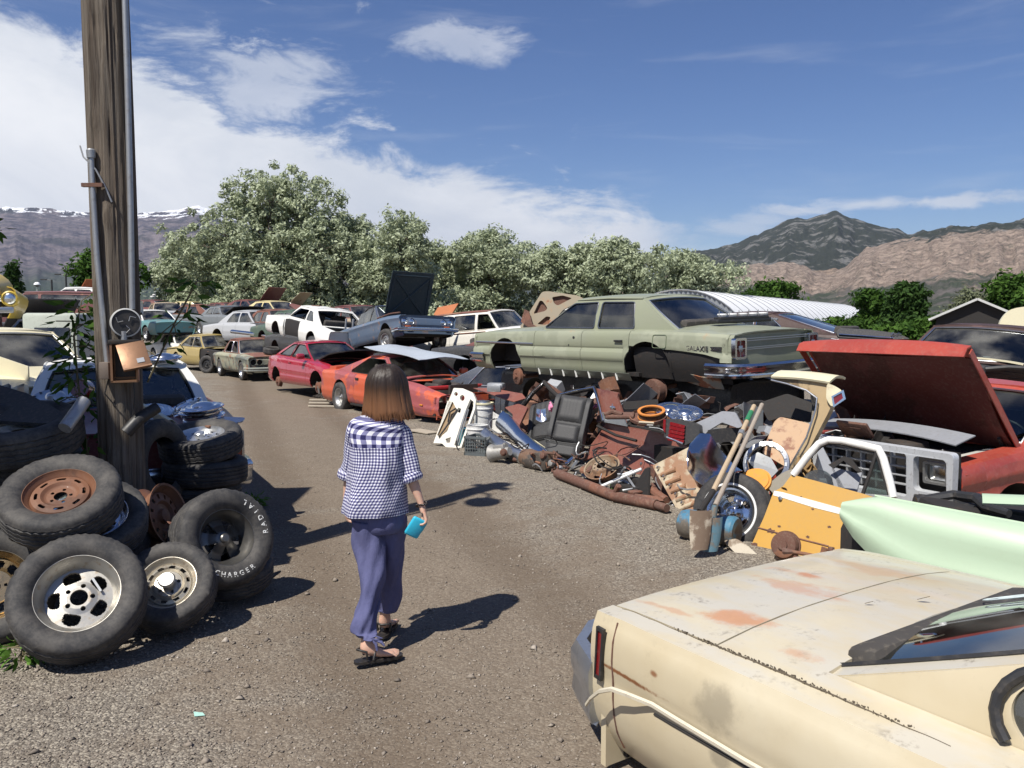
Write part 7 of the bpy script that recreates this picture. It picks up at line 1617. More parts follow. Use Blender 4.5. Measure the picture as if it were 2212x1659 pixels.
mbt(MB().lathe([(.001, .01), (.12, .01), (.125, 0)][::-1], 40, M=axisM(P(1765, 1043, 6.8), (-.5, -.6, .6))), 'smoked_disc', M_GLASS_DARK, 'smoked glass disc behind the top edge of the yellow door', 'disc')
mbt(MB().grid([[P(1722+40*f, 1000+22*g_, 7.1)+Vector((.0, .05*math.sin(f*9+g_*7), .05*math.sin(f*11))) for g_ in np.linspace(0, 1, 6)] for f in np.linspace(0, 1, 8)], th=.01), 'foam_scraps', plain('dried_foam', (.30, .19, .08), .95), 'dried orange foam scraps under the cream roof section', 'foam', smooth=0)
PMI = paint('pale_mint_paint', (.40, .51, .36), 0, .42, None, 0, .05, dust=.1, seed=91)
f0 = P(1840, 1100, 4.95); f1 = P(2212, 1180, 4.35); dirf = (f1-f0).normalized(); Lf = 2.3; sidef = Vector((-.62, -.74, .25)).normalized()
t = thing('front_wing', 'long pale mint wing panel with rounded nose lying over the heap', 'car wing', f0)
up2 = dirf.cross(sidef).normalized(); up2 = up2 if up2.z > 0 else -up2
t.matrix_basis = frame(f0, dirf, up2); zsg = 1 if (dirf.cross(up2)).dot(sidef) > 0 else -1
rows = []
for i in range(25):
    x = -.05+Lf*i/24; g_ = max(0, 1-((x-.0)/.75)) if x < .75 else 0; top_ = .115-.19*max(0, (.10-x)/.15)**2+.015*min(1, x) ; bot = -.07-.34*min(1, max(0, (x+.05)/.50))**.75
    if x < .10: top_ = .115-.5*(.10-x)
    row = []
    for j in range(13):
        f = j/12; yy = bot+(top_-bot)*f; zz = zsg*((.075*min(1, 3.2*f)*(1 if f < .72 else 1-.9*(f-.72)/.28)+.012*math.sin(9*f))*(1-.5*g_)+.02)
        if f > .93: zz -= zsg*.10*(f-.93)/.07
        row.append((x, yy, zz))
    rows.append(row)
mbt(MB().grid(rows, th=.010*zsg), 'skin', PMI, parent=t, smooth=60)
rows = [[(x, .115+.015*min(1, x)+.0*g_-.015*g_, zsg*(-.05-.16*g_)) for g_ in np.linspace(0, 1, 4)] for x in np.linspace(.10, Lf-.05, 12)]
mbt(MB().grid(rows, th=.01), 'top_flange', PMI, parent=t, smooth=60)
mbt(MB().tube([(x, -.43, zsg*.0) for x in np.linspace(.45, Lf-.05, 8)], .018, 6), 'lower_seal', M_BLACK, parent=t)
mbt(MB().box((1.25, -.36, zsg*.10), (.55, .06, .05), (0, 0, -.05), bev=.02), 'dark_slot_lamp', M_BLACK, parent=t)
q = P(2165, 1085, 4.95); mbt(MB().grid([[q+Vector((-.13+.6*f, -.12*f-.02, .055*math.sin(math.pi*g_)-.03*g_))+Vector((.1, .2, 0))*g_ for g_ in np.linspace(0, 1, 6)] for f in np.linspace(0, 1, 8)], th=.012), 'fender_tip', PMI, 'second pale mint panel tip at the right edge', 'car wing', smooth=60)
mbt(MB().tube([P(1980, 1082, 5.3), P(2060, 1070, 5.25), P(2110, 1076, 5.1), P(2130, 1095, 4.95), P(2180, 1110, 4.8)], [.03, .035, .035, .03, .025], 8).tube([P(1990, 1092, 5.25), P(2060, 1082, 5.2), P(2105, 1096, 5.05)], .012, 6), 'bent_black_frame', M_BLACK, 'black bent tube frame behind the mint wing', 'tube frame')
barprof('grey_bumper', [P(1890, 1196, 4.95), P(1960, 1212, 4.8), P(2080, 1235, 4.6)], .10, M_CHROME_DULL, 'grey ribbed bumper showing below the mint wing')
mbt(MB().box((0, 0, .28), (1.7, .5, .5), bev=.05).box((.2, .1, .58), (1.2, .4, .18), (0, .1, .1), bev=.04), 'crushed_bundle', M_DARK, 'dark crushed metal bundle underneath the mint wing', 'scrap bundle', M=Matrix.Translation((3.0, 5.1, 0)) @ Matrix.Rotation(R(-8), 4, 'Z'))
q = onG(1692, 1224, .13); t = thing('axle', 'rusty drum with rods and damper lying in front of the yellow door', 'axle', q);
mbt(MB().lathe([(.001, .05), (.05, .05), (.05, .03), (.10, .03), (.13, .02), (.14, .0), (.14, -.06), (.155, -.06), (.155, -.08), (.001, -.08)][::-1], 40), 'brake_drum', M_RUST_BROWN, parent=t, M=axisM((0, 0, 0), (-.62, -.74, .25)) @ Matrix.Scale(.72, 4))
w2 = lambda u, v, Y: P(u, v, Y)-q
mbt(MB().tube([w2(1693, 1190, 5.9), w2(1712, 1192, 5.85), w2(1740, 1197, 5.8), w2(1812, 1213, 5.7)], [.026, .013, .015, .015], 8), 'track_rod', M_RUST_BROWN, parent=t)
mbt(MB().tube([w2(1715, 1208, 5.85), w2(1735, 1216, 5.8), w2(1760, 1226, 5.75)], [.035, .022, .02], 8), 'steering_arm', M_RUST, parent=t)
mbt(MB().tube([w2(1784, 1184, 5.75), w2(1780, 1195, 5.75), w2(1768, 1225, 5.7)], [.03, .026, .03], 10), 'damper', M_RUST_BROWN, parent=t); mbt(MB().tube([w2(1796, 1182, 5.75), w2(1792, 1225, 5.7)], .022, 6), 'bracket', M_RUST, parent=t)
pz = Plane(onG(1600, 1200, .07), (-.35, -.75, .55)); sheet('stone_slab', [(1563, 1168), (1590, 1163), (1612, 1176), (1643, 1204), (1600, 1207)], pz, paint('crusted_slab', (.22, .17, .12), 0, .9, (.50, .45, .36), .45, .1, coat=0, dust=.5), th=.05, label='broken pale crusted slab on the gravel below the wheel', cat='slab', rnd=.02)
T = Matrix.Translation(SEDAN.t.location) @ SEDAN.t.rotation_euler.to_matrix().to_4x4() @ Matrix.Translation((-.08, 0, .02))
t = thing('cylinder_head', 'black and white crusted engine head lying on the green boot lid', 'engine part', (0, 0, 0), M=T @ Matrix.Translation((-1.98, -.16, 1.045)) @ Matrix.Rotation(R(81), 4, 'Z'))
mbt(MB().box((0, 0, 0), (1.0, .18, .06), bev=.02).box((0, .02, .04), (.9, .14, .04), bev=.015), 'casting', M_BLACK, parent=t)
for k in range(5): mbt(MB().lathe([(.05, 0), (.065, .03), (.06, .045), (.03, .03), (.028, 0)], 14), 'white_port', plain('bird_white', (.75, .75, .74), .8), parent=t, M=Matrix.Translation((-.40+.19*k, .02, .055)))
for k in range(6): mbt(MB().tube([(-.45+.18*k, .06, .06), (-.45+.18*k, .06, .14)], .006, 5), 'stud', M_STEELGREY, parent=t)
mb = MB(); rs = np.random.RandomState(8)
for k in range(14): a = Vector((rs.uniform(-.16, .16), rs.uniform(-.1, .1), .02)); mb.box(a, (rs.uniform(.03, .1), rs.uniform(.02, .06), .02), tuple(rs.uniform(-.5, .5, 3)))
o = mbt(mb, 'broken_bits', M_STEELGREY, 'pile of small grey broken bits on the green boot lid', 'scrap bits', M=T @ Matrix.Translation((-2.05, -.78, 1.02))); o['kind'] = 'stuff'
pl_ = Plane(P(1900, 722, 12.8), (-.15, -.85, .45))
t = thing('boot_lid', 'black car boot lid with chrome script lying behind the red hood', 'boot lid', pl_.p); t.matrix_basis = Matrix.Translation(pl_.p)
sheet('lid', [(1806, 716), (1815, 708), (1880, 712), (1940, 720), (1966, 732), (1900, 734), (1810, 728)], pl_, PBK, th=.04, parent=t, rnd=.03)
mbt(MB().tube([pl_.hit(1812, 722, .02)-pl_.p, pl_.hit(1930, 730, .02)-pl_.p], .012, 6), 'chrome_strip', M_CHROME, parent=t)
mbt(MB().tube([pl_.hit(u, v, .03)-pl_.p for u, v in ((1924, 724), (1930, 717), (1928, 725), (1934, 720), (1937, 723), (1941, 719), (1947, 721))], .006, 5), 'script_badge', M_CHROME, parent=t)
pt2 = Plane(P(1165, 680, 16.6), (-.35, -.92, .15)); PTH = paint('tan_hood_underside', (.30, .25, .17), .3, .6, None, 0, .1, coat=0, dust=.4, seed=95)
t = thing('hood', 'tan hood standing upright behind the green sedan with its ribs showing', 'car hood', pt2.p); t.matrix_basis = Matrix.Translation(pt2.p)
sheet('ribbed_frame', [(1122, 708), (1171, 630), (1185, 629), (1246, 638), (1262, 645), (1215, 670), (1190, 705)], pt2, PTH, [[(1152, 678), (1166, 649), (1172, 650), (1183, 666), (1177, 672)], [(1192, 642), (1215, 638), (1236, 644), (1205, 660), (1197, 656)], [(1160, 700), (1180, 683), (1190, 685), (1180, 702)]], th=.05, parent=t, rnd=.05)
sheet('outer_skin', [(1122, 708), (1171, 630), (1185, 629), (1246, 638), (1262, 645), (1215, 670), (1190, 705)], Plane(pt2.p-pt2.n*.06, pt2.n), M_RUST_BROWN, th=.015, parent=t, rnd=.05)
sheet('bracket', [(1125, 695), (1133, 668), (1142, 672), (1150, 700), (1160, 706), (1140, 706)], Plane(pt2.p+pt2.n*.1, pt2.n), M_RUST, th=.03, parent=t)
sheet('orange_hood', [(936, 680), (946, 664), (990, 655), (972, 684)], Plane(P(960, 670, 25), (-.3, -.9, .2)), plain('orange_primer', (.50, .17, .06), .5), th=.04, label='orange hood corner sticking up behind the blue convertible', cat='car hood')
sheet('red_flap', [(545, 660), (566, 657), (572, 659), (562, 668)], Plane(P(558, 662, 42), (-.2, -.9, .2)), plain('red_primer', (.45, .05, .03), .5), th=.04, label='small red flap sticking up above the back row', cat='metal sheet')
sheet('maroon_hood', [(600, 668), (630, 655), (650, 660), (655, 680), (610, 682)], Plane(P(625, 668, 40), (-.2, -.9, .2)), PMR, th=.04, label='maroon hood leaning upright below the tallest silvery tree', cat='car hood')
for k in range(9):
    a = P(2128, 797+2.3*k, 7.4+.05*k); mbt(MB().tube([a+Vector((i*.17, -.06*i, .02*math.sin(i*1.3+k))) for i in range(7)], .022, 7), 'hose', M_BLACK, ('uppermost', 'second', 'third', 'fourth', 'middle', 'sixth', 'seventh', 'eighth', 'lowest')[k]+' of the black hoses lying over the red roof at the right edge', 'hose', 'black hoses bundled on the red roof')
sheet('van_corner', [(2158, 694), (2180, 668), (2212, 662), (2300, 660), (2300, 880), (2160, 880)], Plane(P(2200, 690, 15), (-.3, -.95, .1)), PCR, th=.1, label='pale cream van roof corner at the far right edge', cat='van', rnd=.15)
for k in range(3): mbt(MB().box((0, 0, .02), (.75, .07, .03), bev=.005), 'plank', plain('weathered_plank', (.38, .34, .27), .85), ('nearest', 'middle', 'farthest')[k]+' of three weathered planks beside the coupe rear wheel', 'plank', 'weathered planks on the gravel', M=Matrix.Translation(onG(712, 880-6*k)+Vector((-.1, 0, .02))) @ Matrix.Rotation(R(-8), 4, 'Z'))
mbt(MB().box((0, 0, .01), (.6, .25, .015)), 'flat_board', plain('dusty_board', (.36, .31, .24), .9), 'flat dusty board on the gravel left of the stripped door', 'board', M=Matrix.Translation(onG(915, 935, .01)) @ Matrix.Rotation(R(-50), 4, 'Z'))
sheet('paper_scrap', [(418, 1537), (438, 1539), (443, 1545), (420, 1547)], Plane(onG(430, 1542, .006), (0, 0, 1)), plain('pale_green_paper', (.35, .58, .50), .8), th=.0015, label='small pale green paper scrap on the gravel', cat='paper')
rs = np.random.RandomState(77); mb = [MB(), MB(), MB()]
for k in range(330):
    f = rs.rand(); s_ = rs.uniform(-.1, .25) if rs.rand() < .4 else rs.uniform(1.3, 2.2); base = Vector((-1.0, 12.2, 0)).lerp(Vector((2.25, 6.3, 0)), f)+Vector((.889, .458, 0))*(.35+s_); z_ = rs.uniform(0, .10) if s_ < 1 else rs.uniform(0, .6)
    m_ = mb[rs.randint(3)]; L_ = rs.uniform(.05, .18) if s_ < 1 else rs.uniform(.1, .5)
    if rs.rand() < .5: m_.box(base+Vector((0, 0, z_)), (L_, rs.uniform(.05, .25), rs.uniform(.01, .05)), tuple(rs.uniform(-1, 1, 3)))
    else:
        a = base+Vector((0, 0, z_)); d_ = Vector(rs.normal(0, 1, 3)); d_.z *= .4; m_.tube([a, a+d_.normalized()*L_, a+d_.normalized()*L_*1.5+Vector((0, 0, -.06))], rs.uniform(.006, .025), 6)
for k in range(110):
    f = rs.rand(); base = Vector((-.6, 12.6, 0)).lerp(Vector((3.0, 7.6, 0)), f)+Vector((.889, .458, 0))*rs.uniform(.5, 1.5); z_ = rs.uniform(.25, .85); L_ = rs.uniform(.25, .7); W_ = rs.uniform(.12, .4); B_ = rs.uniform(-.15, .15)
    E_ = Euler(tuple(rs.uniform(-1.1, 1.1, 3))).to_matrix().to_4x4()
    mb[(0, 0, 2, 0, 2, 1)[k % 6]].grid([[(L_*(i/4-.5), W_*(j/3-.5), B_*math.sin(i*1.3)+.04*math.sin(j*2+k)) for j in range(4)] for i in range(5)], Matrix.Translation(base+Vector((0, 0, z_))) @ E_, th=.008)
for k in range(60):
    f = rs.rand(); b0 = Vector((-1.0, 12.2, 0)).lerp(Vector((2.25, 6.3, 0)), f)+Vector((.889, .458, 0))*rs.uniform(.1, .9); z0 = rs.uniform(.02, .45); a_ = rs.uniform(0, 6.28); r0 = rs.uniform(.08, .28)
    mb[(0, 1, 1, 2)[k % 4]].tube([b0+Vector((r0*math.cos(a_+i*.45)*(1-.05*i), r0*math.sin(a_+i*.45), z0+.05*math.sin(i*.8+k)-.015*i)) for i in range(9)], rs.uniform(.004, .011), 5, cap=False)
for m_, mt_, nm in zip(mb, (M_RUST_BROWN, M_DARK, M_STEELGREY), ('brown', 'black', 'grey')):
    o = mbt(m_, 'scrap_bits', mt_, 'small '+nm+' scrap pieces filling the heap under the green sedan', smooth=0); o['kind'] = 'stuff'
def tyre_thing(label, p, axis, Ro, Ri, w, kind, rmat, N=96, tread=True, flat=0.0, tm=None, roll=0.0, group='loose car wheels piled at the pole', name='wheel'):
    t = thing(name, label, 'wheel' if kind else 'tyre', p, group, M=axisM(p, axis) @ Matrix.Rotation(roll, 4, 'Z'))
    tyre_mb(Ro, Ri, w, tread, N, flat).build('tyre' if kind else 'casing', tm or M_RUBBER, t, 40)
    if kind: rim(t, kind, Ri, w*.86, rmat, N)
    return t
M_SLOT = plain('dull_slot_alloy', (.40, .385, .35), .45, .75, dirt=.55, dirtcol=(.28, .2, .12), scale=9)
M_STEELRIM = plain('dirty_silver_steel', (.42, .39, .33), .42, .6, dirt=.6, dirtcol=(.22, .14, .08), scale=10)
M_RUSTRIM = paint('orange_brown_rim', (.165, .068, .032), 0, .65, (.10, .045, .025), .5, .1, coat=.1, dust=.15)
def PZ(u, v, Y): return P(u, v, Y)
w1 = tyre_thing('wheel with a five slot alloy rim lowest and nearest of the tyre pile', PZ(171, 1292, 4.42), (.30, -.74, .60), .345, .215, .24, 'slotmag', M_SLOT, flat=.0, roll=.3)
mbt(MB().grid([[(.02, -.005, .0)], [(.02, .005, .0)]], th=0) if False else MB().box((.10, .03, .02), (.012, .09, .006), (0, 0, .2)), 'zip_tie', M_STEELGREY, parent=w1)
w2_ = tyre_thing('small wheel with a round hub cap sunk flat on the gravel', PZ(366, 1268, 4.85), (.15, -.72, .67), .27, .165, .19, 'steel', M_STEELRIM, flat=.0, roll=.2)
mbt(MB().lathe([(.045, .085), (.05, .10), (.042, .112), (.001, .114)], 28), 'centre_cap', M_ALU, parent=w2_)
w3 = tyre_thing('wheel with white sidewall letters leaning right of the pile', PZ(478, 1166, 5.35), (.66, -.66, .36), .325, .185, .27, 'spoke5', plain('dark_spoked_alloy', (.16, .155, .145), .4, .8, dirt=.4), roll=.4)
for sg in (1,):
    textmesh('RADIAL', .048, M_WHITEPRINT, w3, 'sidewall_lettering', .0015, arc=(-.262, R(-26), R(11.5)), M=Matrix.Translation((0, 0, .137)), bold=.0006)
    textmesh('CHARGER', .044, M_WHITEPRINT, w3, 'sidewall_lettering', .0015, arc=(-.262, R(216), R(9.5)), M=Matrix.Translation((0, 0, .137)), bold=.0006)
    textmesh('LORES', .05, M_WHITEPRINT, w3, 'sidewall_lettering', .0015, arc=(.234, R(170), -R(11)), M=Matrix.Translation((0, 0, .137)), bold=.001) if False else None
tyre_thing('tyre lying flat underneath the white lettered wheel', PZ(492, 1232, 5.5), (.1, -.2, .97), .30, .18, .16, None, None, 64, group='bare tyres in the pile', name='tyre')
mbt(MB().tube([onG(500, 1275, .02), onG(560, 1262, .03), onG(606, 1242, .05)], [.03, .035, .008], 8), 'rubber_strip', M_RUBBER, 'torn black rubber strip on the gravel beside the lettered wheel', 'rubber strip', smooth=60)
w4 = tyre_thing('wheel with a rusty slotted rim lying on top of the front tyres', PZ(133, 1080, 4.78), (.12, -.50, .86), .33, .195, .20, 'rusty8', M_RUSTRIM, roll=.15)
w5 = tyre_thing('wheel with a bright chrome ring underneath the rusty rimmed one', PZ(190, 1126, 4.98), (.24, -.44, .86), .34, .225, .19, 'plain', M_CHROME)
tyre_thing('bare tyre between the ground and the bright ringed wheel', PZ(205, 1185, 5.2), (.15, -.3, .94), .33, .19, .2, None, None, 64, group='bare tyres in the pile', name='tyre')
w6 = tyre_thing('wheel with a brown and chrome rim cut by the left edge', PZ(-14, 1270, 4.72), (.36, -.80, .48), .335, .205, .21, 'rally', plain('brown_chrome', (.45, .33, .18), .25, .9, dirt=.3), roll=.1)
w7 = tyre_thing('wheel with a dusty silver slotted rim topping the left stack', PZ(41, 937, 5.4), (.02, -.24, .97), .385, .23, .23, 'rally', plain('dusty_cream_rim', (.46, .43, .36), .5, .5, dirt=.5), roll=.2)
for k, (dx, dy) in enumerate(((.03, .02), (-.05, .05), (.04, -.02), (-.03, .04))):
    b_ = PZ(30, 937, 5.5); tyre_thing(('first', 'second', 'third', 'lowest')[k]+' bare tyre counted down below the dusty silver rimmed wheel', (b_.x+dx, b_.y+dy+.1, b_.z-.23*(k+1)), (.03*(-1)**k, -.06, .99), .33, .19, .21, None, None, 64, group='bare tyres in the pile', name='tyre')
st = PZ(434, 950, 6.75)
tyre_thing('wheel with a silver many holed rim topping the right tyre stack', (st.x, st.y, st.z-.02), (-.03, -.22, .97), .33, .195, .20, 'steel', plain('bright_steel_rim', (.55, .56, .57), .3, .8, dirt=.2), group='loose car wheels piled at the pole')
for k in range(3):
    tyre_thing(('upper', 'middle', 'lowest')[k]+' bare tyre of the right tyre stack', (st.x+.03*(-1)**k, st.y+.02*k, st.z-.04-.21*(k+1)), (.02*(-1)**k, .0, 1), .335, .20, .20, None, None, 72, tm=M_RUBBER_DARK, group='bare tyres in the pile', name='tyre')
tyre_thing('dark tyre standing upright between pole and right stack', PZ(338, 1000, 6.35), (.97, -.22, .10), .34, .2, .2, None, None, 72, tm=M_RUBBER_DARK, group='bare tyres in the pile', name='tyre')
tyre_thing('dark tyre lying behind the pole foot', (-3.25, 6.15, .35), (.2, -.35, .9), .33, .2, .2, None, None, 48, tm=M_RUBBER_DARK, group='bare tyres in the pile', name='tyre')
t = thing('bare_wheel_rim', 'bare rusty rim standing on edge between the wheels', 'wheel rim', PZ(343, 1118, 5.45), 'bare rusty rims', M=axisM(PZ(343, 1118, 5.45), (.95, -.12, .28))); rim(t, 'plain', .205, .19, M_RUSTRIM, 72)
for k in range(5): mbt(MB().tube([PZ(352+k*3, 1120+4*k, 5.4), PZ(372+k*5, 1135-3*k, 5.35)], .004, 5), 'rusty_wire', M_RUST, ('first', 'second', 'third', 'fourth', 'last')[k]+' thin rusty wire beside the bare rim counted from the left', 'wire', 'rusty wires in the tyre pile')
mbt(MB().tube([PZ(140, 925, 5.2), PZ(162, 895, 5.3), PZ(182, 866, 5.4)], .042, 14), 'grey_tube', M_STEELGREY, 'shiny grey tube leaning left of the wooden pole foot', 'tube')
mbt(MB().tube([PZ(272, 935, 5.6), PZ(300, 905, 5.65), PZ(340, 880, 5.75)], [.045, .043, .04], 12), 'black_tube', M_BLACK, 'black tube leaning right of the wooden pole foot', 'tube')
sheet('dark_hood_sheet', [(-60, 815), (0, 832), (60, 850), (131, 888), (150, 905), (100, 915), (-60, 905)], Plane(P(60, 870, 5.6), (-.1, -.5, .85)), PBK, th=.03, label='black metal sheet behind the left tyre stack', cat='metal sheet', rnd=.05)
mbt(MB().grid([[PZ(5+50*f, 838+12*g_, 5.9)+Vector((0, .04*math.sin(f*8), .03*math.sin(f*9+g_*4))) for g_ in np.linspace(0, 1, 5)] for f in np.linspace(0, 1, 8)], th=.004), 'clear_wrap', M_CHROME_DULL, 'crumpled clear wrap on the black metal sheet', 'plastic wrap', smooth=0)
mbt(MB().lathe([(.001, .05), (.07, .05), (.075, -.05), (.001, -.05)][::-1], 18), 'lamp', M_REDLENS, 'red lamp just left of the pole above the tyres', 'lamp', M=axisM(PZ(177, 840, 6.2), (.1, -1, .2)))
hub = 'chrome wheel covers set out on the maroon car'
for k in range(5):
    q = PZ(434, 880, 7.5); hubcap((q.x+.012*(-1)**k, q.y+.01*k, q.z-.035*k), (-.06+.03*(k % 3), -.13, .98), .19, ('topmost', 'second', 'third', 'fourth', 'lowest')[k]+' wheel cover of the stack of five on the maroon boot lid', kind=0, group=hub)
hubcap(PZ(396, 882, 7.75), (-.35, -.30, .88), .19, 'wheel cover leaning behind the stack of five', kind=2, group=hub)
hubcap(PZ(330, 888, 7.6), (.1, -.25, .95), .18, 'wheel cover lying flat right of the wooden pole', kind=0, group=hub)
hubcap(PZ(300, 905, 7.2), (.0, -.25, .96), .19, 'dark wheel cover beside the black tube', M_CHROME_DULL, 2, hub)
hubcap(PZ(120, 858, 7.0), (.05, -.28, .95), .19, 'blue shaded wheel cover left of the wooden pole', M_CHROME_DULL, 2, hub)
hubcap(PZ(352, 773, 8.7), (.0, -.12, .99), .19, 'domed wheel cover lying on the white roof', kind=0, group=hub)
hubcap(PZ(340, 782, 8.75), (-.05, -.10, .99), .20, 'flat wheel cover underneath the domed one on the roof', M_CHROME_DULL, 2, hub)
mbt(MB().poly(roundpoly([(-.12, -.08), (.14, -.05), (.18, .05), (-.05, .1)], .04), th=.012), 'mirror_glass', plain('blue_mirror_glass', (.30, .36, .48), .1, .9, dirt=.1), 'blue mirror glass on the maroon boot lid right of the wheel covers', 'mirror', M=axisM(PZ(487, 908, 7.4), (.1, -.25, .95)))
barprof('toothed_trim', [PZ(280, 868, 7.3), PZ(320, 885, 7.2), PZ(372, 915, 7.0)], .06, PCR, 'cream trim strip lying across the wheel covers', 'trim strip', nrm=(-.2, -.5, .8))
mbt(MB().box((0, 0, .0), (.5, .16, .03), (0, .05, .3), bev=.01).box((.3, .05, .02), (.3, .2, .02), (.1, 0, -.4), bev=.01), 'rusty_bracket', M_RUST_BROWN, 'brown bracket lying on the maroon boot lid below the wheel covers', 'bracket', M=Matrix.Translation(PZ(360, 922, 7.0)))
PX, PY = -2.765, 5.80
m, b = mat('weathered_pole_wood'); o = obco(b)
g1 = b.noise(b.mapv(o, (16, 16, .55)), 1.0, 8, .68, .8); g2 = b.noise(b.mapv(o, (60, 60, 1.6)), 1.0, 5, .6, .3); g3 = b.noise(o, .8, 4)
cc = b.mix(b.ss(g1, .32, .68), (.072, .058, .047), (.205, .178, .145)); cc = b.mix(b.m('MULTIPLY', b.ss(g2, .48, .62), .6), cc, (.07, .05, .036)); cc = b.mix(b.ss(g3, .45, .7), cc, b.mix(g1, (.095, .070, .052), (.225, .185, .145)))
crk = b.ss(g1, .40, .30); cc = b.mix(crk, cc, (.03, .022, .016))
fin(b, prin(b, cc, .85, 0, bump(b, b.m('ADD', g1, b.m('MULTIPLY', g2, .4)), 1.0, .03), spec=.2)); M_POLE = m
t = thing('utility_pole', 'tall weathered wooden pole with conduits rising out of the tyre pile', 'utility pole', (PX, PY, 0))
rows = []
HP = 6.45
def knots(th, z):
    d_ = 0
    for kt, kz in ((4.6, 3.95), (4.9, 2.55), (4.4, 3.2), (5.0, .9), (4.3, 1.75), (4.2, 2.1)):
        dt = math.atan2(math.sin(th-kt), math.cos(th-kt))*.15; dz = (z-kz)*.8; r2 = (dt*dt+dz*dz)/.0022; d_ += .014*math.exp(-r2)-.010*math.exp(-r2*5)
    return d_
for i in range(161):
    z = -.3+(HP+.3)*i/160; r0 = .153-.005*z/HP*3; row = []
    for k in range(81):
        th = 6.2832*k/80; n_ = mnoise.noise(Vector((math.cos(th)*3.2, math.sin(th)*3.2, z*.35)))*.012; s_ = mnoise.noise(Vector((math.cos(th)*11, math.sin(th)*11, z*.5+7)))
        cr = -.020*max(0, .16-abs(s_))/.16*(1 if mnoise.noise(Vector((math.cos(th)*2, math.sin(th)*2, z*.3+3))) > -.1 else .3)
        r_ = r0+n_+cr*.7+knots(th, z); row.append((r_*math.cos(th)+.012*math.sin(z*.7), r_*math.sin(th), z))
    rows.append(row)
mbt(MB().grid(rows), 'shaft', M_POLE, parent=t, smooth=50)
mbt(MB().lathe([(.001, .0), (.13, 0)], 24), 'top_cut', M_POLE, parent=t, M=Matrix.Translation((0, 0, HP-.02)))
cz = lambda v, Y=5.62: CAM_H-(v-695)/FPX*Y
mbt(MB().tube([(-.050, -.165, cz(336)), (-.042, -.175, cz(420)), (-.03, -.175, cz(560)), (-.005, -.175, cz(700)), (.012, -.17, cz(790))], .019, 12), 'conduit', M_STEELGREY, parent=t)
mbt(MB().lathe([(.019, -.03), (.028, -.03), (.030, .02), (.022, .03), (.001, .03)], 14, M=Matrix.Translation((-.050, -.165, cz(338)))), 'conduit_cap', M_STEELGREY, parent=t)
mbt(MB().tube([(.175, -.08, 4.9), (.172, -.08, 3.5), (.165, -.085, 2.6), (.155, -.09, cz(668, 5.7))], .020, 12), 'conduit', M_STEELGREY, parent=t)
mbt(MB().box((-.040, -.18, cz(405)), (.14, .03, .025)), 'strap', M_RUST_BROWN, parent=t);
mbt(MB().tube([(-.14, -.13, cz(320)), (-.10, -.17, cz(345)), (-.02, -.17, cz(372)), (.04, -.165, cz(410)), (.075, -.16, cz(440))], .006, 6), 'cable', M_STEELGREY, parent=t)
for (th, zz, s_) in ((-1.75, cz(30), .03), (-2.0, cz(50), .025)): pass
jb = MB().box((.012, -.20, cz(800)), (.065, .06, .115), bev=.006); mbt(jb, 'junction_box', plain('rusty_grey_box', (.16, .13, .11), .7, .3), parent=t)
mbt(MB().tube([(.03, -.2, cz(818)), (.0, -.2, cz(850)), (.06, -.17, cz(880))], .005, 5), 'wire', M_BLACK, parent=t)
e = bpy.data.objects.new('meter', None); link(e); e.parent = t; e.matrix_basis = axisM((.158, -.20, cz(697)), (.50, -.86, .02))
mbt(MB().lathe([(.001, -.10), (.085, -.10), (.092, -.09), (.092, .0), (.097, .005), (.097, .02), (.088, .024)], 40), 'casing', plain('white_grey_enamel', (.5, .5, .48), .5), parent=e)
mbt(MB().lathe([(.088, .018), (.001, .018)][::-1], 40), 'dark_face', M_BLACK, parent=e)
for k in range(3): a = 2.1*k+.5; mbt(MB().tube([(.02*math.cos(a), .02*math.sin(a), .026), (.05*math.cos(a+.5), .05*math.sin(a+.5), .027), (.07*math.cos(a), .07*math.sin(a), .026)], .003, 5), 'dial_wire', M_STEELGREY, parent=e)
M_COP = plain('coppery_rust_box', (.27, .15, .085), .45, .5, scale=6, dirt=.5, dirtcol=(.12, .07, .05))
e = bpy.data.objects.new('breaker_box', None); link(e); e.parent = t; e.matrix_basis = Matrix.Translation((.150, -.215, cz(782))) @ Matrix.Rotation(R(22), 4, 'Z')
mbt(MB().box((0, .075, 0), (.17, .015, .26)).box((-.078, 0, 0), (.014, .15, .26)).box((.078, 0, 0), (.014, .15, .26)).box((0, 0, -.125), (.17, .15, .012)), 'box', M_COP, parent=e); mbt(MB().box((0, .005, .138), (.19, .17, .03), bev=.006), 'top_hood', M_DARK, parent=e)
mbt(MB().box((0, .05, 0), (.12, .02, .2)).tube([(-.03, .0, .02), (.01, -.03, -.02), (.03, 0, .02)], .004, 5), 'breakers', M_BLACK, parent=e)
lid_ = MB().box((0, 0, -.10), (.175, .012, .22), bev=.004).box((0, -.01, -.205), (.175, .02, .012)); o = mbt(lid_, 'lid', M_COP, parent=e, M=Matrix.Translation((.04, -.09, .125)) @ Matrix.Rotation(R(-38), 4, 'X') @ Matrix.Rotation(R(-14), 4, 'Y'))
mbt(MB().box((.03, -.0095, -.15), (.045, .002, .035)), 'rating_label', M_SHEET_GREY, parent=o)
mbt(MB().tube([(0, .0, .15), (.0, -.0, .21)], .02, 10), 'hub', M_STEELGREY, parent=e)
mbt(MB().tube([(.05, .0, -.13), (.055, -.02, -.25), (.04, 0, -.36)], .004, 5), 'hanging_wire', M_BLACK, parent=e)
hl = 5.55; lp_ = Vector((-.29-.61*hl/math.tan(SUN_EL)*1.0-PX, 8.35-.79*hl/math.tan(SUN_EL)-PY, hl))
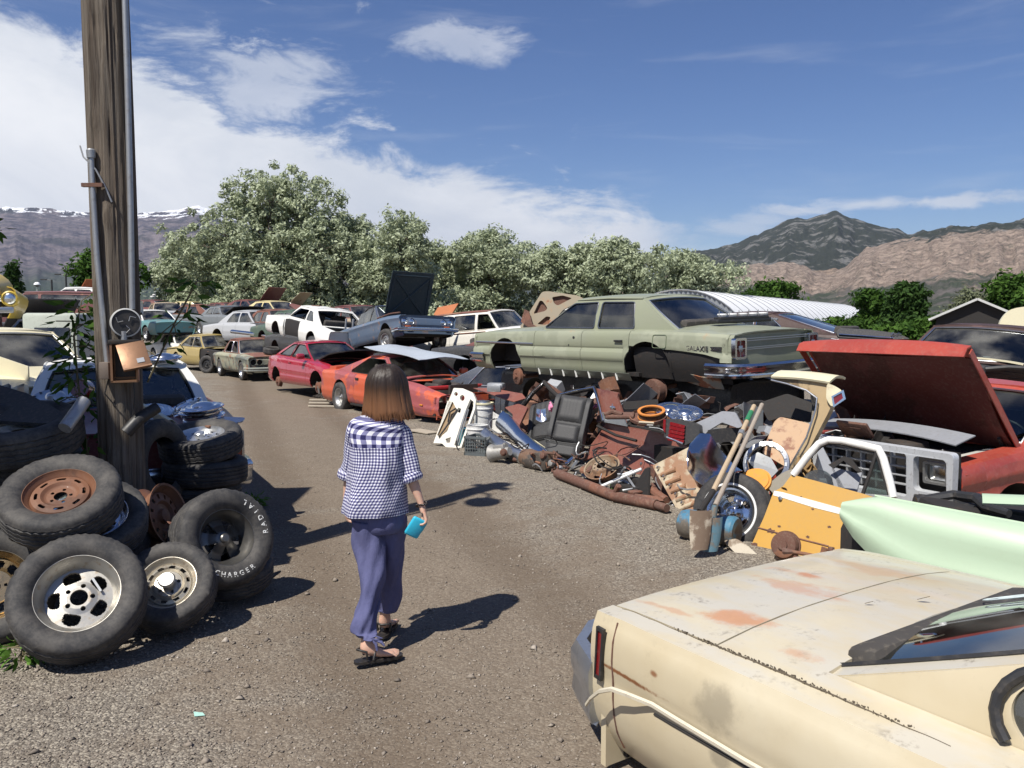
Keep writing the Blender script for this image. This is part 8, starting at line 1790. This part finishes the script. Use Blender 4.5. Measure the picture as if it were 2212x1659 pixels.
mbt(MB().tube([(.0, -.1, hl+.28), (lp_.x*.6, lp_.y*.6, hl+.33), (lp_.x, lp_.y, hl+.10)], .024, 8), 'lamp_arm', M_STEELGREY, parent=t)
mbt(MB().lathe([(.02, .12), (.05, .10), (.09, .05), (.19, .0), (.195, -.01), (.001, -.01)], 32), 'lamp_shade', M_STEELGREY, parent=t, M=Matrix.Translation(lp_))
mbt(MB().box((.0, -.02, HP-.25), (.5, .08, .10)), 'crossarm', M_POLE, parent=t, M=Matrix.Rotation(R(-38), 4, 'Z'))
def leafy(name, label, pts, n, ls, mat_, seed, cat='plant', spread=.10, stem=True, parent=None):
    rs = np.random.RandomState(seed); t = thing(name, label, cat, pts[0]); base = Vector(pts[0]); mb = MB(); st_ = MB()
    st_.tube([Vector(p)-base for p in pts], [.007]*(len(pts)-1)+[.003], 6)
    for k in range(n):
        f = rs.uniform(.1, 1)*(len(pts)-1); i = min(int(f), len(pts)-2); p = Vector(pts[i]).lerp(Vector(pts[i+1]), f-i)-base
        d_ = Vector(rs.normal(0, 1, 3)); d_.z *= .5; d_.normalize(); q = p+d_*rs.uniform(.3, 1)*spread; L_ = ls*rs.uniform(.7, 1.3)
        t_ = (d_+Vector((0, 0, rs.uniform(-.8, .1)))).normalized(); s_ = t_.cross(Vector(rs.normal(0, 1, 3))).normalized(); nn = t_.cross(s_)
        w_ = L_*.17
        mb.add([q, q+t_*L_*.35+s_*w_+nn*.004, q+t_*L_*.35-s_*w_+nn*.004, q+t_*L_*.75+s_*w_*.6, q+t_*L_*.75-s_*w_*.6, q+t_*L_-nn*L_*.12], [(0, 2, 1), (1, 2, 4, 3), (3, 4, 5)])
        if k % 5 == 0: st_.tube([p, q], .004, 4)
    o = mb.build('leaves', mat_, t, 0); o['kind'] = 'stuff'; a = o.data.attributes.new('vary', 'FLOAT', 'POINT'); vals = np.repeat(rs.rand(n), 6); a.data.foreach_set('value', vals.astype(np.float32))
    st_.build('stem', plain('vine_stem', (.12, .10, .05), .8), t); return t
V0 = Vector((PX, PY, 0))
leafy('creeper', 'dark leafy creeper climbing up the left side of the wooden pole', [V0+Vector((-.12, -.15, .6)), V0+Vector((-.20, -.1, 1.1)), V0+Vector((-.26, -.05, 1.45)), V0+Vector((-.30, 0, 1.75)), V0+Vector((-.26, .05, 2.0))], 210, .095, M_GREEN, 501, spread=.14)
leafy('creeper', 'leafy twigs sticking out behind the right side of the wooden pole', [V0+Vector((.05, .35, 1.4)), V0+Vector((.25, .4, 1.85)), V0+Vector((.42, .4, 2.15)), V0+Vector((.42, .45, 2.15))], 60, .09, M_GREEN, 502, spread=.14)
leafy('branch', 'small twig of leaves reaching in at the left edge', [P(-60, 480, 6), P(-25, 492, 6), P(4, 498, 6)], 26, .09, M_GREEN, 504, spread=.12)
for k, (u, v, n, h_, lb, sp) in enumerate(((45, 1432, 90, .10, 'bushy green weed in front of the lowest alloy wheel', .13), (547, 1093, 70, .09, 'small grass tuft in the shadow right of the tyre stack', .10), (1073, 984, 26, .08, 'weed sprouting under the stripped white door', .06), (1060, 960, 20, .10, 'tiny weed beside the milk crate', .05), (1330, 1068, 16, .05, 'little weed at the long rusty pipe', .05), (770, 820, 20, .10, 'low weed at the road edge by the crimson coupe', .12))):
    q = onG(u, v); leafy('weed', lb, [q, q+Vector((.01, .01, h_))], n, h_*.75, foliage('weed_green', (.06, .14, .02), (.16, .30, .06), .3), 520+k, cat='weed', spread=sp)
t = thing('shade_blocker', 'unseen tall corrugated block added on the left to shade the tyre pile', 'shed', (-5.65, 4.95, 0)); mcs = plain('grey_corrugated_sheet', 0)  # out of view, added to cast shade over the pole foot and tyres
for (x, y, ln, rz) in ((1.35, 0, 3.2, 90), (-1.35, 0, 3.2, 90), (0, 1.6, 2.7, 0), (0, -1.6, 2.7, 0)):
    M = Matrix.Translation((x, y, 0)) @ Matrix.Rotation(R(rz), 4, 'Z'); n_ = int(ln/.08)
    MB().grid([[(-ln/2+ln*i/n_, .02*(-1)**i, 0), (-ln/2+ln*i/n_, .02*(-1)**i, 4.62)] for i in range(n_+1)], M, th=.01).build('wall', mcs, t, 0)
MB().box((0, 0, 4.70), (2.9, 3.4, .12)).build('roof', mcs, t, 0)
barprof('trim_strip', [P(500, 715, 29.5), P(560, 722, 28.4), P(610, 729, 27.4)], .14, M_CHROME, 'long chrome strip laid across the roofs of the gold and rust eaten sedans', 'trim strip', nrm=(-.3, -.6, .7))
tyre_thing('tyre lying on the hood of the rust eaten small sedan', P(590, 757, 26.2), (.05, -.1, .99), .31, .19, .19, None, None, 40, group='bare tyres in the pile', name='tyre')
t = thing('person', 'woman in a navy and white checked shirt walking away along the gravel road', 'person', (-.80, 4.55, 0)); WO = Vector((-.80, 4.55, 0))
def W(u, v, Y): return P(u, v, Y)-WO
skin = None
m, b = mat('light_skin'); o = obco(b); n_ = b.noise(o, 30, 4)
bs = b.new('ShaderNodeBsdfPrincipled', inp={'Base Color': b.mix(n_, (.52, .31, .22), (.60, .38, .28)), 'Roughness': .5, 'Subsurface Weight': .12, 'Subsurface Scale': .02}); fin(b, bs.outputs[0]); M_SKIN = m
J = dict(pel=W(818, 1105, 4.60), sp=W(818, 1040, 4.58), ch=W(818, 960, 4.60), nk0=W(828, 915, 4.60), nk1=W(834, 890, 4.62), hd=W(838, 858, 4.64),
    sr=W(864, 928, 4.62), er=W(885, 1022, 4.58), wr=W(910, 1088, 4.56), pr=W(917, 1112, 4.55),
    sl=W(772, 926, 4.60), el=W(757, 1015, 4.66), wl=W(748, 1085, 4.68), pl=W(752, 1106, 4.70),
    hl=W(795, 1125, 4.58), kl=W(800, 1262, 4.51), al=W(786, 1400, 4.42), hr=W(846, 1122, 4.62), kr=W(843, 1235, 4.69), ar=W(832, 1345, 4.93))
fl_heel, fl_toe = G(776, 1434), G(832, 1424); fr_heel, fr_toe = G(826, 1378), G(866, 1322)
fl_toe = fl_heel+(fl_toe-fl_heel).normalized()*.23; fr_toe = fr_heel+(fr_toe-fr_heel).normalized()*.235
fl_heel -= WO; fl_toe -= WO; fr_heel -= WO; fr_toe -= WO
def chain(vs, es, rs, names, pts, r, prev=None):
    for p, rr_ in zip(pts, r):
        vs.append(p); rs.append(rr_)
        if prev is not None: es.append((prev, len(vs)-1))
        prev = len(vs)-1
    return prev
vs, es, rs = [], [], []
p0 = chain(vs, es, rs, 0, [J['pel']], [(.13, .10)])
a = chain(vs, es, rs, 0, [J['sp'], J['ch']], [(.11, .085), (.12, .09)], p0)
nk = chain(vs, es, rs, 0, [J['nk0'], J['nk1'], J['hd']], [(.055, .05), (.045, .045), (.06, .06)], a)
for s_ in 'rl':
    q = chain(vs, es, rs, 0, [J['s'+s_], J['s'+s_].lerp(J['e'+s_], .5), J['e'+s_], J['e'+s_].lerp(J['w'+s_], .35), J['w'+s_], J['p'+s_]], [(.045, .045), (.040, .040), (.033, .033), (.033, .033), (.022, .019), (.030, .018)], a)
for s_, he, to in (('l', fl_heel, fl_toe), ('r', fr_heel, fr_toe)):
    an = J['a'+s_]; an = Vector((he.x, he.y, 0)).lerp(Vector((to.x, to.y, 0)), .18)+Vector((0, 0, .085)); J['a'+s_] = an
    q = chain(vs, es, rs, 0, [J['h'+s_], J['k'+s_], J['k'+s_].lerp(an, .35), an.lerp(J['k'+s_], .22), an], [(.065, .065), (.042, .042), (.038, .038), (.032, .032), (.033, .035)], p0)
    chain(vs, es, rs, 0, [he.lerp(to, .10)+Vector((0, 0, .045))], [(.030, .028)], q)
    chain(vs, es, rs, 0, [he.lerp(to, .45)+Vector((0, 0, .048)), he.lerp(to, .72)+Vector((0, 0, .032)), he.lerp(to, .88)+Vector((0, 0, .026))], [(.034, .028), (.040, .018), (.034, .013)], q)
me = bpy.data.meshes.new('skel'); me.from_pydata([tuple(v) for v in vs], es, []); ob = bpy.data.objects.new('skel', me); link(ob)
sk = ob.modifiers.new('s', 'SKIN'); sk.use_smooth_shade = True
for i, v in enumerate(me.skin_vertices[0].data): v.radius = rs[i]; v.use_root = (i == 0)
sb = ob.modifiers.new('u', 'SUBSURF'); sb.levels = 2; sb.render_levels = 2
dg = bpy.context.evaluated_depsgraph_get(); ev = ob.evaluated_get(dg).to_mesh()
mb = MB(); mb.add([v.co.copy() for v in ev.vertices], [tuple(p.vertices) for p in ev.polygons]); ob.evaluated_get(dg).to_mesh_clear(); bpy.data.objects.remove(ob)
HC = W(838, 838, 4.64)+Vector((0, 0, 0)); fd = Vector((.62, .78, -.12)).normalized(); HM = frame(HC, fd.cross(Vector((0, 0, 1))).normalized(), fd)   # x right, y forward, z up(ish)
rows = []
for i in range(25):
    ph = math.pi*i/24; row = []
    for k in range(33):
        th = 2*math.pi*k/32; x = .075*math.sin(ph)*math.cos(th); y = .093*math.sin(ph)*math.sin(th); z = .112*math.cos(ph)
        if y > 0:
            if z < -.03: x *= 1-.35*min(1, (-z-.03)/.09); y *= 1+.10*min(1, (-z-.03)/.05)
            nz_ = math.exp(-((x/.014)**2))*math.exp(-(((z+.015)/.022)**2)); y += .022*nz_
            y -= .012*math.exp(-(((abs(x)-.030)/.014)**2))*math.exp(-(((z-.012)/.012)**2)); y += .005*math.exp(-((x/.022)**2))*math.exp(-(((z+.050)/.008)**2))
        row.append((x, y, z))
    rows.append(row)
mb.grid(rows, HM)
for sg in (1, -1): mb.grid([[(sg*(.074+.010*math.sin(a_)), -.005+.018*math.cos(b_)*math.sin(a_+.3), .005+.030*math.sin(b_)*math.sin(a_+.3)) for b_ in np.linspace(0, 6.283, 13)] for a_ in np.linspace(.1, 2.4, 5)], HM)
def hand(pw, pp, sd, wrap, s=1.0):
    """pw wrist, pp palm centre, sd across the palm toward the thumb, wrap the direction the fingers curl"""
    ax_ = (pp-pw).normalized(); sd = (sd-ax_*sd.dot(ax_)).normalized(); wp = (wrap-ax_*wrap.dot(ax_)); wp = (wp-sd*wp.dot(sd)).normalized()
    for k, (off, L_) in enumerate(((.026, .066), (.009, .074), (-.009, .068), (-.025, .052))):
        a0 = pp+ax_*.004+sd*off; L_ *= s
        mb.tube([a0-ax_*.02, a0+ax_*.022, a0+ax_*(.022+L_*.30)+wp*L_*.18, a0+ax_*(.022+L_*.42)+wp*L_*.55, a0+ax_*(.022+L_*.34)+wp*L_*.82], [.0095, .0092, .0085, .0078, .006], 8)
    mb.tube([pw.lerp(pp, .45)+sd*.012, pp+sd*.036-ax_*.004, pp+sd*.044+ax_*.022+wp*.012, pp+sd*.036+ax_*.044+wp*.026], [.012, .011, .0095, .007], 8)
hand(J['wr'], J['pr'], Vector((-.2, .9, -.2)), Vector((-.9, -.2, 0))); hand(J['wl'], J['pl'], Vector((.3, .9, 0)), Vector((.9, -.1, 0)))
for he, to, sg in ((fl_heel, fl_toe, 1), (fr_heel, fr_toe, -1)):
    d_ = (to-he).normalized(); s_ = Vector((-d_.y, d_.x, 0))*sg
    for k, (o_, l_, r_) in enumerate(((.028, 1.0, .011), (.012, .985, .008), (-.002, .96, .0075), (-.014, .92, .007), (-.026, .87, .0068))):
        a0 = he+d_*.17+s_*o_*.9; e0 = he+(to-he)*l_+s_*o_*1.15; mb.tube([a0+Vector((0, 0, .030)), a0.lerp(e0, .6)+Vector((0, 0, .028)), e0+Vector((0, 0, .019))], [r_*1.2, r_*1.1, r_*.85], 8)
body = mb.build('body', M_SKIN, t, 80)
def loft(name, rings, mat_, n=56, fold=.0, fs=9.0, th=.004, closed_top=False, seed=0.0, arc=None, lobes=None, parent=t):
    """rings: (centre, across vector, depth vector); arc limits the angle"""
    A = []; UV = []; L_ = 0
    m_ = []
    for i in range(len(rings)-1):
        k = 6
        for j in range(k):
            f = j/k; p = [rings[max(0, i-1)], rings[i], rings[i+1], rings[min(len(rings)-1, i+2)]]
            def cr(x): return .5*((2*x[1])+(x[2]-x[0])*f+(2*x[0]-5*x[1]+4*x[2]-x[3])*f*f+(-x[0]+3*x[1]-3*x[2]+x[3])*f**3)
            m_.append(tuple(cr([Vector(q[c_]) for q in p]) for c_ in range(3)))
    m_.append(tuple(Vector(x) for x in rings[-1]))
    for i, (c_, a_, d_) in enumerate(m_):
        if i: L_ += (c_-m_[i-1][0]).length
        row = []; uv = []
        for k in range(n+1):
            th_ = 2*math.pi*k/n if arc is None else arc[0]+(arc[1]-arc[0])*k/n
            p = c_+a_*math.cos(th_)+d_*math.sin(th_); rad = (p-c_).normalized()
            w_ = mnoise.noise(Vector((p.x*fs*1.0, p.y*fs, p.z*fs*.55+seed)))*fold+mnoise.noise(Vector((p.x*fs*2.6+3, p.y*fs*2.6, p.z*fs*1.3+seed)))*fold*.4
            if lobes: w_ += lobes(i/(len(m_)-1), th_)
            row.append(p+rad*w_); uv.append((th_*(a_.length+d_.length)/2, L_))
        A.append(row); UV.append(uv)
    mb = MB().grid(A, th=th); o = mk(name, mb.v, mb.f, mat_, parent, 0)
    me = o.data; me.polygons.foreach_set('use_smooth', [True]*len(me.polygons))
    uvl = me.uv_layers.new(name='UVMap'); nn = len(A[0]); tot = len(A)*nn; flat = [q for r in UV for q in r]
    for lp in me.loops: uvl.data[lp.index].uv = flat[lp.vertex_index % tot]
    return o
def cloth_mat(name, per, yoke=None, per2=.047):
    m, b = mat(name); uv = b.new('ShaderNodeUVMap', uv_map='UVMap').outputs[0]; s_ = b.new('ShaderNodeSeparateXYZ', inp={0: uv})
    def chk(p):
        a_ = b.m('GREATER_THAN', b.m('FRACT', b.m('DIVIDE', s_.outputs[0], p)), .5); c_ = b.m('GREATER_THAN', b.m('FRACT', b.m('DIVIDE', s_.outputs[1], p)), .5)
        return b.m('MULTIPLY', b.m('ADD', a_, c_), .5)
    k = chk(per)
    if yoke: k2 = chk(per2); f = b.m('LESS_THAN', s_.outputs[1], yoke); k = b.m('ADD', b.m('MULTIPLY', k2, f), b.m('MULTIPLY', k, b.m('SUBTRACT', 1.0, f)))
    c = b.mix(k, (.70, .70, .74), (.022, .022, .085)); c = b.mix(b.m('MULTIPLY', b.m('COMPARE', k, .5, .1), 1.0), c, (.20, .20, .34))
    nf = b.noise(obco(b), 12, 5, .6)
    fin(b, prin(b, c, .85, 0, bump(b, nf, .25, .01), spec=.2)); return m
M_SH = cloth_mat('small_check_cloth', .0165, .185, .047); M_SLV = cloth_mat('sleeve_check_cloth', .0165)
xa = Vector((1, .08, 0)); ya = Vector((-.08, 1, 0))
def ring(u, v, Y, rx, ry, tilt=0.0): return (W(u, v, Y), xa*rx+Vector((0, 0, tilt)), ya*ry)
loft('shirt', [ring(828, 893, 4.61, .055, .055), ring(826, 900, 4.61, .105, .075, -.006), ring(820, 914, 4.60, .150, .098, -.022), ring(817, 934, 4.60, .164, .112, -.015), ring(816, 960, 4.58, .160, .118), ring(815, 1000, 4.57, .158, .120), ring(812, 1040, 4.57, .164, .124), ring(810, 1075, 4.57, .174, .132), ring(809, 1098, 4.57, .180, .138), ring(809, 1108, 4.57, .181, .140)], M_SH, 72, fold=.022, fs=9.0, th=.004, seed=2.0,
    lobes=lambda f, a: -.004*max(0, f-.3)*math.sin(a*7+f*3)+ (.012*math.sin(a*3+1)*max(0, f-.6)))
loft('collar', [ring(829, 886, 4.615, .060, .060), ring(828, 896, 4.61, .066, .066)], M_SLV, 40, th=.005)
def limbring(p, q, f, r, r2=None):
    c_ = p.lerp(q, f); ax_ = (q-p).normalized(); s_ = ax_.cross(Vector((0, 1, 0))).normalized(); d_ = ax_.cross(s_).normalized(); return (c_, s_*r, d_*(r2 or r))
for s_, nm in (('r', 0), ('l', 1)):
    S, E, Wp = J['s'+s_], J['e'+s_], J['w'+s_]; out = Vector((.012 if s_ == 'r' else -.012, 0, .012))
    loft('sleeve', [limbring(S-out*.6, E, -.12, .022, .03), limbring(S-out*.2, E, -.05, .046, .055), limbring(S, E, .12, .050, .058), limbring(S, E, .4, .050), limbring(S, E, .7, .052), limbring(S, E, .97, .052), limbring(E, Wp, .10, .052)], M_SLV, 40, fold=.014, fs=11, seed=4+nm)
    loft('rolled_cuff', [limbring(E, Wp, .03, .055), limbring(E, Wp, .10, .060), limbring(E, Wp, .20, .060), limbring(E, Wp, .26, .052)], M_SLV, 40, fold=.006, fs=20, seed=9+nm, th=.006)
mt_, b = mat('indigo_linen'); o = obco(b); nf = b.noise(b.mapv(o, (1, 1, .4)), 60, 4, .7); nl = b.noise(o, 4, 5)
fin(b, prin(b, b.mix(b.m('ADD', b.m('MULTIPLY', nl, .6), b.m('MULTIPLY', nf, .4)), (.045, .05, .12), (.15, .155, .29)), .8, 0, bump(b, b.m('ADD', b.m('MULTIPLY', nf, .2), b.noise(b.mapv(o, (2.5, 2.5, 1.1), rot=(0, .5, 0)), 3.2, 4, .5)), .55, .03), spec=.2)); M_TR = mt_
def diag(seed, amp): return lambda f, a: amp*math.sin(a*2+f*9+seed)*(.4+f)+amp*.6*math.sin(a*3-f*14+seed*2)+amp*.35*math.sin(a*7+f*21)
loft('trousers_seat', [ring(818, 1070, 4.59, .150, .110), ring(817, 1100, 4.59, .158, .122), ring(818, 1130, 4.59, .150, .125), ring(818, 1146, 4.59, .13, .11)], M_TR, 56, fold=.008, seed=1)
AL_, AR_ = J['al'], J['ar']
loft('trouser_leg', [ring(797, 1120, 4.58, .092, .105), ring(799, 1160, 4.57, .088, .10), ring(801, 1200, 4.55, .080, .088), ring(802, 1245, 4.52, .072, .08), ring(799, 1290, 4.49, .064, .072), (W(792, 1330, 4.43), xa*.064, ya*.070), (W(788, 1360, 4.41), xa*.058, ya*.066), (AL_+Vector((.0, .0, .075)), xa*.046, ya*.046), (AL_+Vector((0, 0, .055)), xa*.045, ya*.045)], M_TR, 56, fold=.012, fs=7, seed=3, lobes=diag(.5, .010))
loft('trouser_leg', [ring(844, 1118, 4.62, .088, .10), ring(845, 1160, 4.64, .078, .092), ring(845, 1205, 4.67, .074, .084), ring(843, 1250, 4.70, .068, .076), ring(840, 1290, 4.73, .064, .070), (W(836, 1318, 4.75), xa*.058, ya*.058), (AR_+Vector((0, 0, .085)), xa*.046, ya*.048)], M_TR, 56, fold=.010, fs=7, seed=6, lobes=diag(2.1, .007))
tie = AL_+Vector((.03, -.035, .065)); mb = MB(); mb.tube([tie, tie+Vector((.03, -.01, .015)), tie+Vector((.06, -.005, .002)), tie+Vector((.03, -.01, -.005)), tie], .006, 6, cap=False).tube([tie, tie+Vector((.03, -.01, -.03)), tie+Vector((.035, -.01, -.065))], [.006, .009, .006], 6).tube([tie, tie+Vector((.06, -.01, -.02)), tie+Vector((.075, -.01, -.04))], [.006, .009, .005], 6)
mbt(mb, 'ankle_tie', M_TR, parent=t)
msd = plain('black_leather', (.02, .018, .017), .5, dirt=.2)
for he, to, an in ((fl_heel, fl_toe, AL_), (fr_heel, fr_toe, AR_)):
    d_ = (to-he).normalized(); s_ = Vector((-d_.y, d_.x, 0)); e = bpy.data.objects.new('sandal', None); link(e); e.parent = t; e.matrix_basis = Matrix.Translation(he); L_ = (to-he).length
    fn = lambda x, y, z: d_*x+s_*y+Vector((0, 0, z))
    outl = [(-.030, 0), (-.025, .022), (0, .034), (.06, .033), (.12, .040), (.17, .046), (.215, .040), (.245, .018), (.248, -.005), (.235, -.028), (.20, -.042), (.14, -.040), (.06, -.032), (0, -.033), (-.025, -.022)]
    MB().poly(roundpoly([(x*L_/.232, y) for x, y in outl], .02), fn=lambda x, y, q: fn(x, y, .018+q), th=.015).build('sole', msd, e, 30)
    hz_ = an-he
    MB().tube([fn(.035, .036, .03), hz_+d_*-.01+s_*.042+Vector((0, 0, -.01)), hz_-d_*.052+Vector((0, 0, -.004)), hz_+d_*-.01-s_*.042+Vector((0, 0, -.01)), fn(.035, -.036, .03)], .007, 6).build('heel_strap', msd, e, 60)
    MB().tube([fn(.07, .036, .022), fn(.085, .024, .066), fn(.095, 0, .078), fn(.085, -.024, .066), fn(.07, -.036, .022)], .007, 6).tube([fn(.095, 0, .078), fn(.14, .004, .060), fn(.185, .008, .030)], .006, 6).build('foot_strap', msd, e, 60)
m, b = mat('brown_hair'); o = obco(b); z_ = b.new('ShaderNodeSeparateXYZ', inp={0: o}).outputs[2]; st = b.noise(b.mapv(o, (75, 75, 1.5)), 1.0, 5, .65)
cc = b.mix(b.ss(b.m('ADD', z_, b.m('MULTIPLY', b.m('SUBTRACT', st, .5), .10)), .055, -.10), (.022, .014, .010), (.165, .075, .034)); cc = b.mix(b.m('MULTIPLY', b.ss(st, .5, .7), .45), cc, b.mix(b.ss(z_, .04, -.08), (.05, .03, .02), (.22, .115, .055)))
hb_ = b.new('ShaderNodeBsdfPrincipled', inp={'Base Color': cc, 'Roughness': .5, 'Specular IOR Level': .4, 'Anisotropic': .5}); b.l.new(bump(b, st, .6, .004), hb_.inputs['Normal']); fin(b, hb_.outputs[0]); M_HAIR = m
e = bpy.data.objects.new('hair', None)
rows = []; NZ = 46
for i in range(NZ):
    f = i/(NZ-1); z = .128-.128*0-f*.285; row = []
    if z > 0: rx = .108*math.sqrt(max(0, 1-(z/.128)**2))**.9; ry = .112*math.sqrt(max(0, 1-(z/.128)**2))**.9
    else: q_ = -z/.157; rx = .108+.030*q_**1.2; ry = .112+.010*q_
    for k in range(97):
        th = -math.pi*.80+2*math.pi*.80*k/96; op = 1.0
        if z > .06: th = -math.pi+2*math.pi*k/96 if False else th*(1+.25*min(1, (z-.06)/.05))
        g_ = mnoise.noise(Vector((th*9, 1.5, z*2.5)))*.007+mnoise.noise(Vector((th*26, 4.0, z*3)))*.0035
        curl = 1-.10*max(0, (f-.86)/.14)**2
        r1, r2 = (rx+g_)*curl, (ry+g_)*curl
        row.append((math.sin(th)*r1, -math.cos(th)*r2, z-(.012*math.sin(th*5+1)+.008*math.sin(th*13))*max(0, (f-.8)/.2)))
    rows.append(row)
hm = frame(HC+Vector((-.004, -.01, 0)), Vector((.90, -.43, 0)), Vector((.43, .90, .05)))
hr_ = MB().grid(rows, th=-.012).build('hair', M_HAIR, t, 80); hr_.matrix_basis = hm
mb = MB(); rs_ = np.random.RandomState(4)
for k in range(320):
    th = rs_.uniform(-2.35, 2.35); z0 = rs_.uniform(-.05, .04); r0 = .112; L_ = -.150-rs_.uniform(0, .030)
    p = lambda z: (math.sin(th)*(.108+.003+.030*max(0, -z/.157)**1.2+.001), -math.cos(th)*(.112+.003+.010*max(0, -z/.157)), z)
    w_ = rs_.uniform(-.010, .016); e_ = Vector(p(L_)); mb.tube([p(z0), p((z0+L_)/2), e_+Vector((math.sin(th)*w_, -math.cos(th)*w_, 0))], [.001, .0026, .0007], 4)
o = mb.build('hair_strands', M_HAIR, t, 80); o.matrix_basis = hm; o['kind'] = 'stuff'
mgl = plain('red_frame_plastic', (.42, .05, .02), .3, dirt=0); e = bpy.data.objects.new('glasses', None); link(e); e.parent = t; e.matrix_basis = HM
for sg in (1, -1):
    MB().tube([(sg*.032+.024*math.cos(a_), .098+.003*math.cos(a_*2), .012+.019*math.sin(a_)) for a_ in np.linspace(0, 6.283, 21)], .003, 6, cap=False).build('frame', mgl, e); MB().poly([(sg*.032+.023*math.cos(a_), .012+.018*math.sin(a_)) for a_ in np.linspace(0, 6.0, 16)], fn=lambda x, z, d: (x, .098, z), th=0).build('lens', M_GLASS_DARK, e)
    MB().tube([(sg*.056, .096, .016), (sg*.078, .04, .014), (sg*.079, -.01, .010)], .003, 6).build('temple_arm', mgl, e)
for sg in (1, -1): MB().lathe([(.001, .010), (.006, .008), (.010, 0), (.006, -.008), (.001, -.01)], 12, M=Matrix.Translation((sg*.031, .076, .012))).build('eye', plain('eye_white', (.7, .7, .68), .2, dirt=0, bmp=0), t).matrix_basis = HM
MB().tube([(-.018, .093, -.052), (0, .098, -.050), (.018, .093, -.052)], [.002, .005, .002], 6).build('lips', plain('lips', (.45, .13, .12), .4, dirt=0), t).matrix_basis = HM
c_ = J['wr']; ax_ = (J['pr']-J['er']).normalized(); s_ = ax_.cross(Vector((0, 1, 0))).normalized(); d_ = ax_.cross(s_).normalized()
mbd = plain('black_bead', (.02, .015, .015), .2, dirt=0); br = bpy.data.objects.new('bracelet', None); link(br); br.parent = t; br.matrix_basis = Matrix.Translation(c_+ax_*.004)
for k in range(18): a_ = 6.2832*k/18; MB().lathe([(.001, .0065), (.005, .004), (.0066, 0), (.005, -.004), (.001, -.0065)], 8, M=Matrix.Translation(s_*.031*math.cos(a_)+d_*.029*math.sin(a_)+ax_*.006*math.sin(a_*2))).build('bead', mbd, br, 80)
mw = plain('cyan_wallet_leather', (.03, .42, .60), .35, dirt=.05, scale=20)
q = P(898, 1139, 4.52); wl = thing('wallet', 'bright cyan zipped wallet held low in her right hand', 'wallet', q, M=frame(q, (.52, -.10, .85), (.78, .25, -.50)))
mbt(MB().box((0, 0, 0), (.115, .085, .024), bev=.010), 'case', mw, parent=wl, smooth=60); mbt(MB().tube([(-.058, -.036, 0), (-.058, .036, 0), (.0, .0435, 0), (.05, .0435, 0)], .0035, 6), 'zip', plain('pale_zip', (.2, .55, .65), .4, .3), parent=wl)
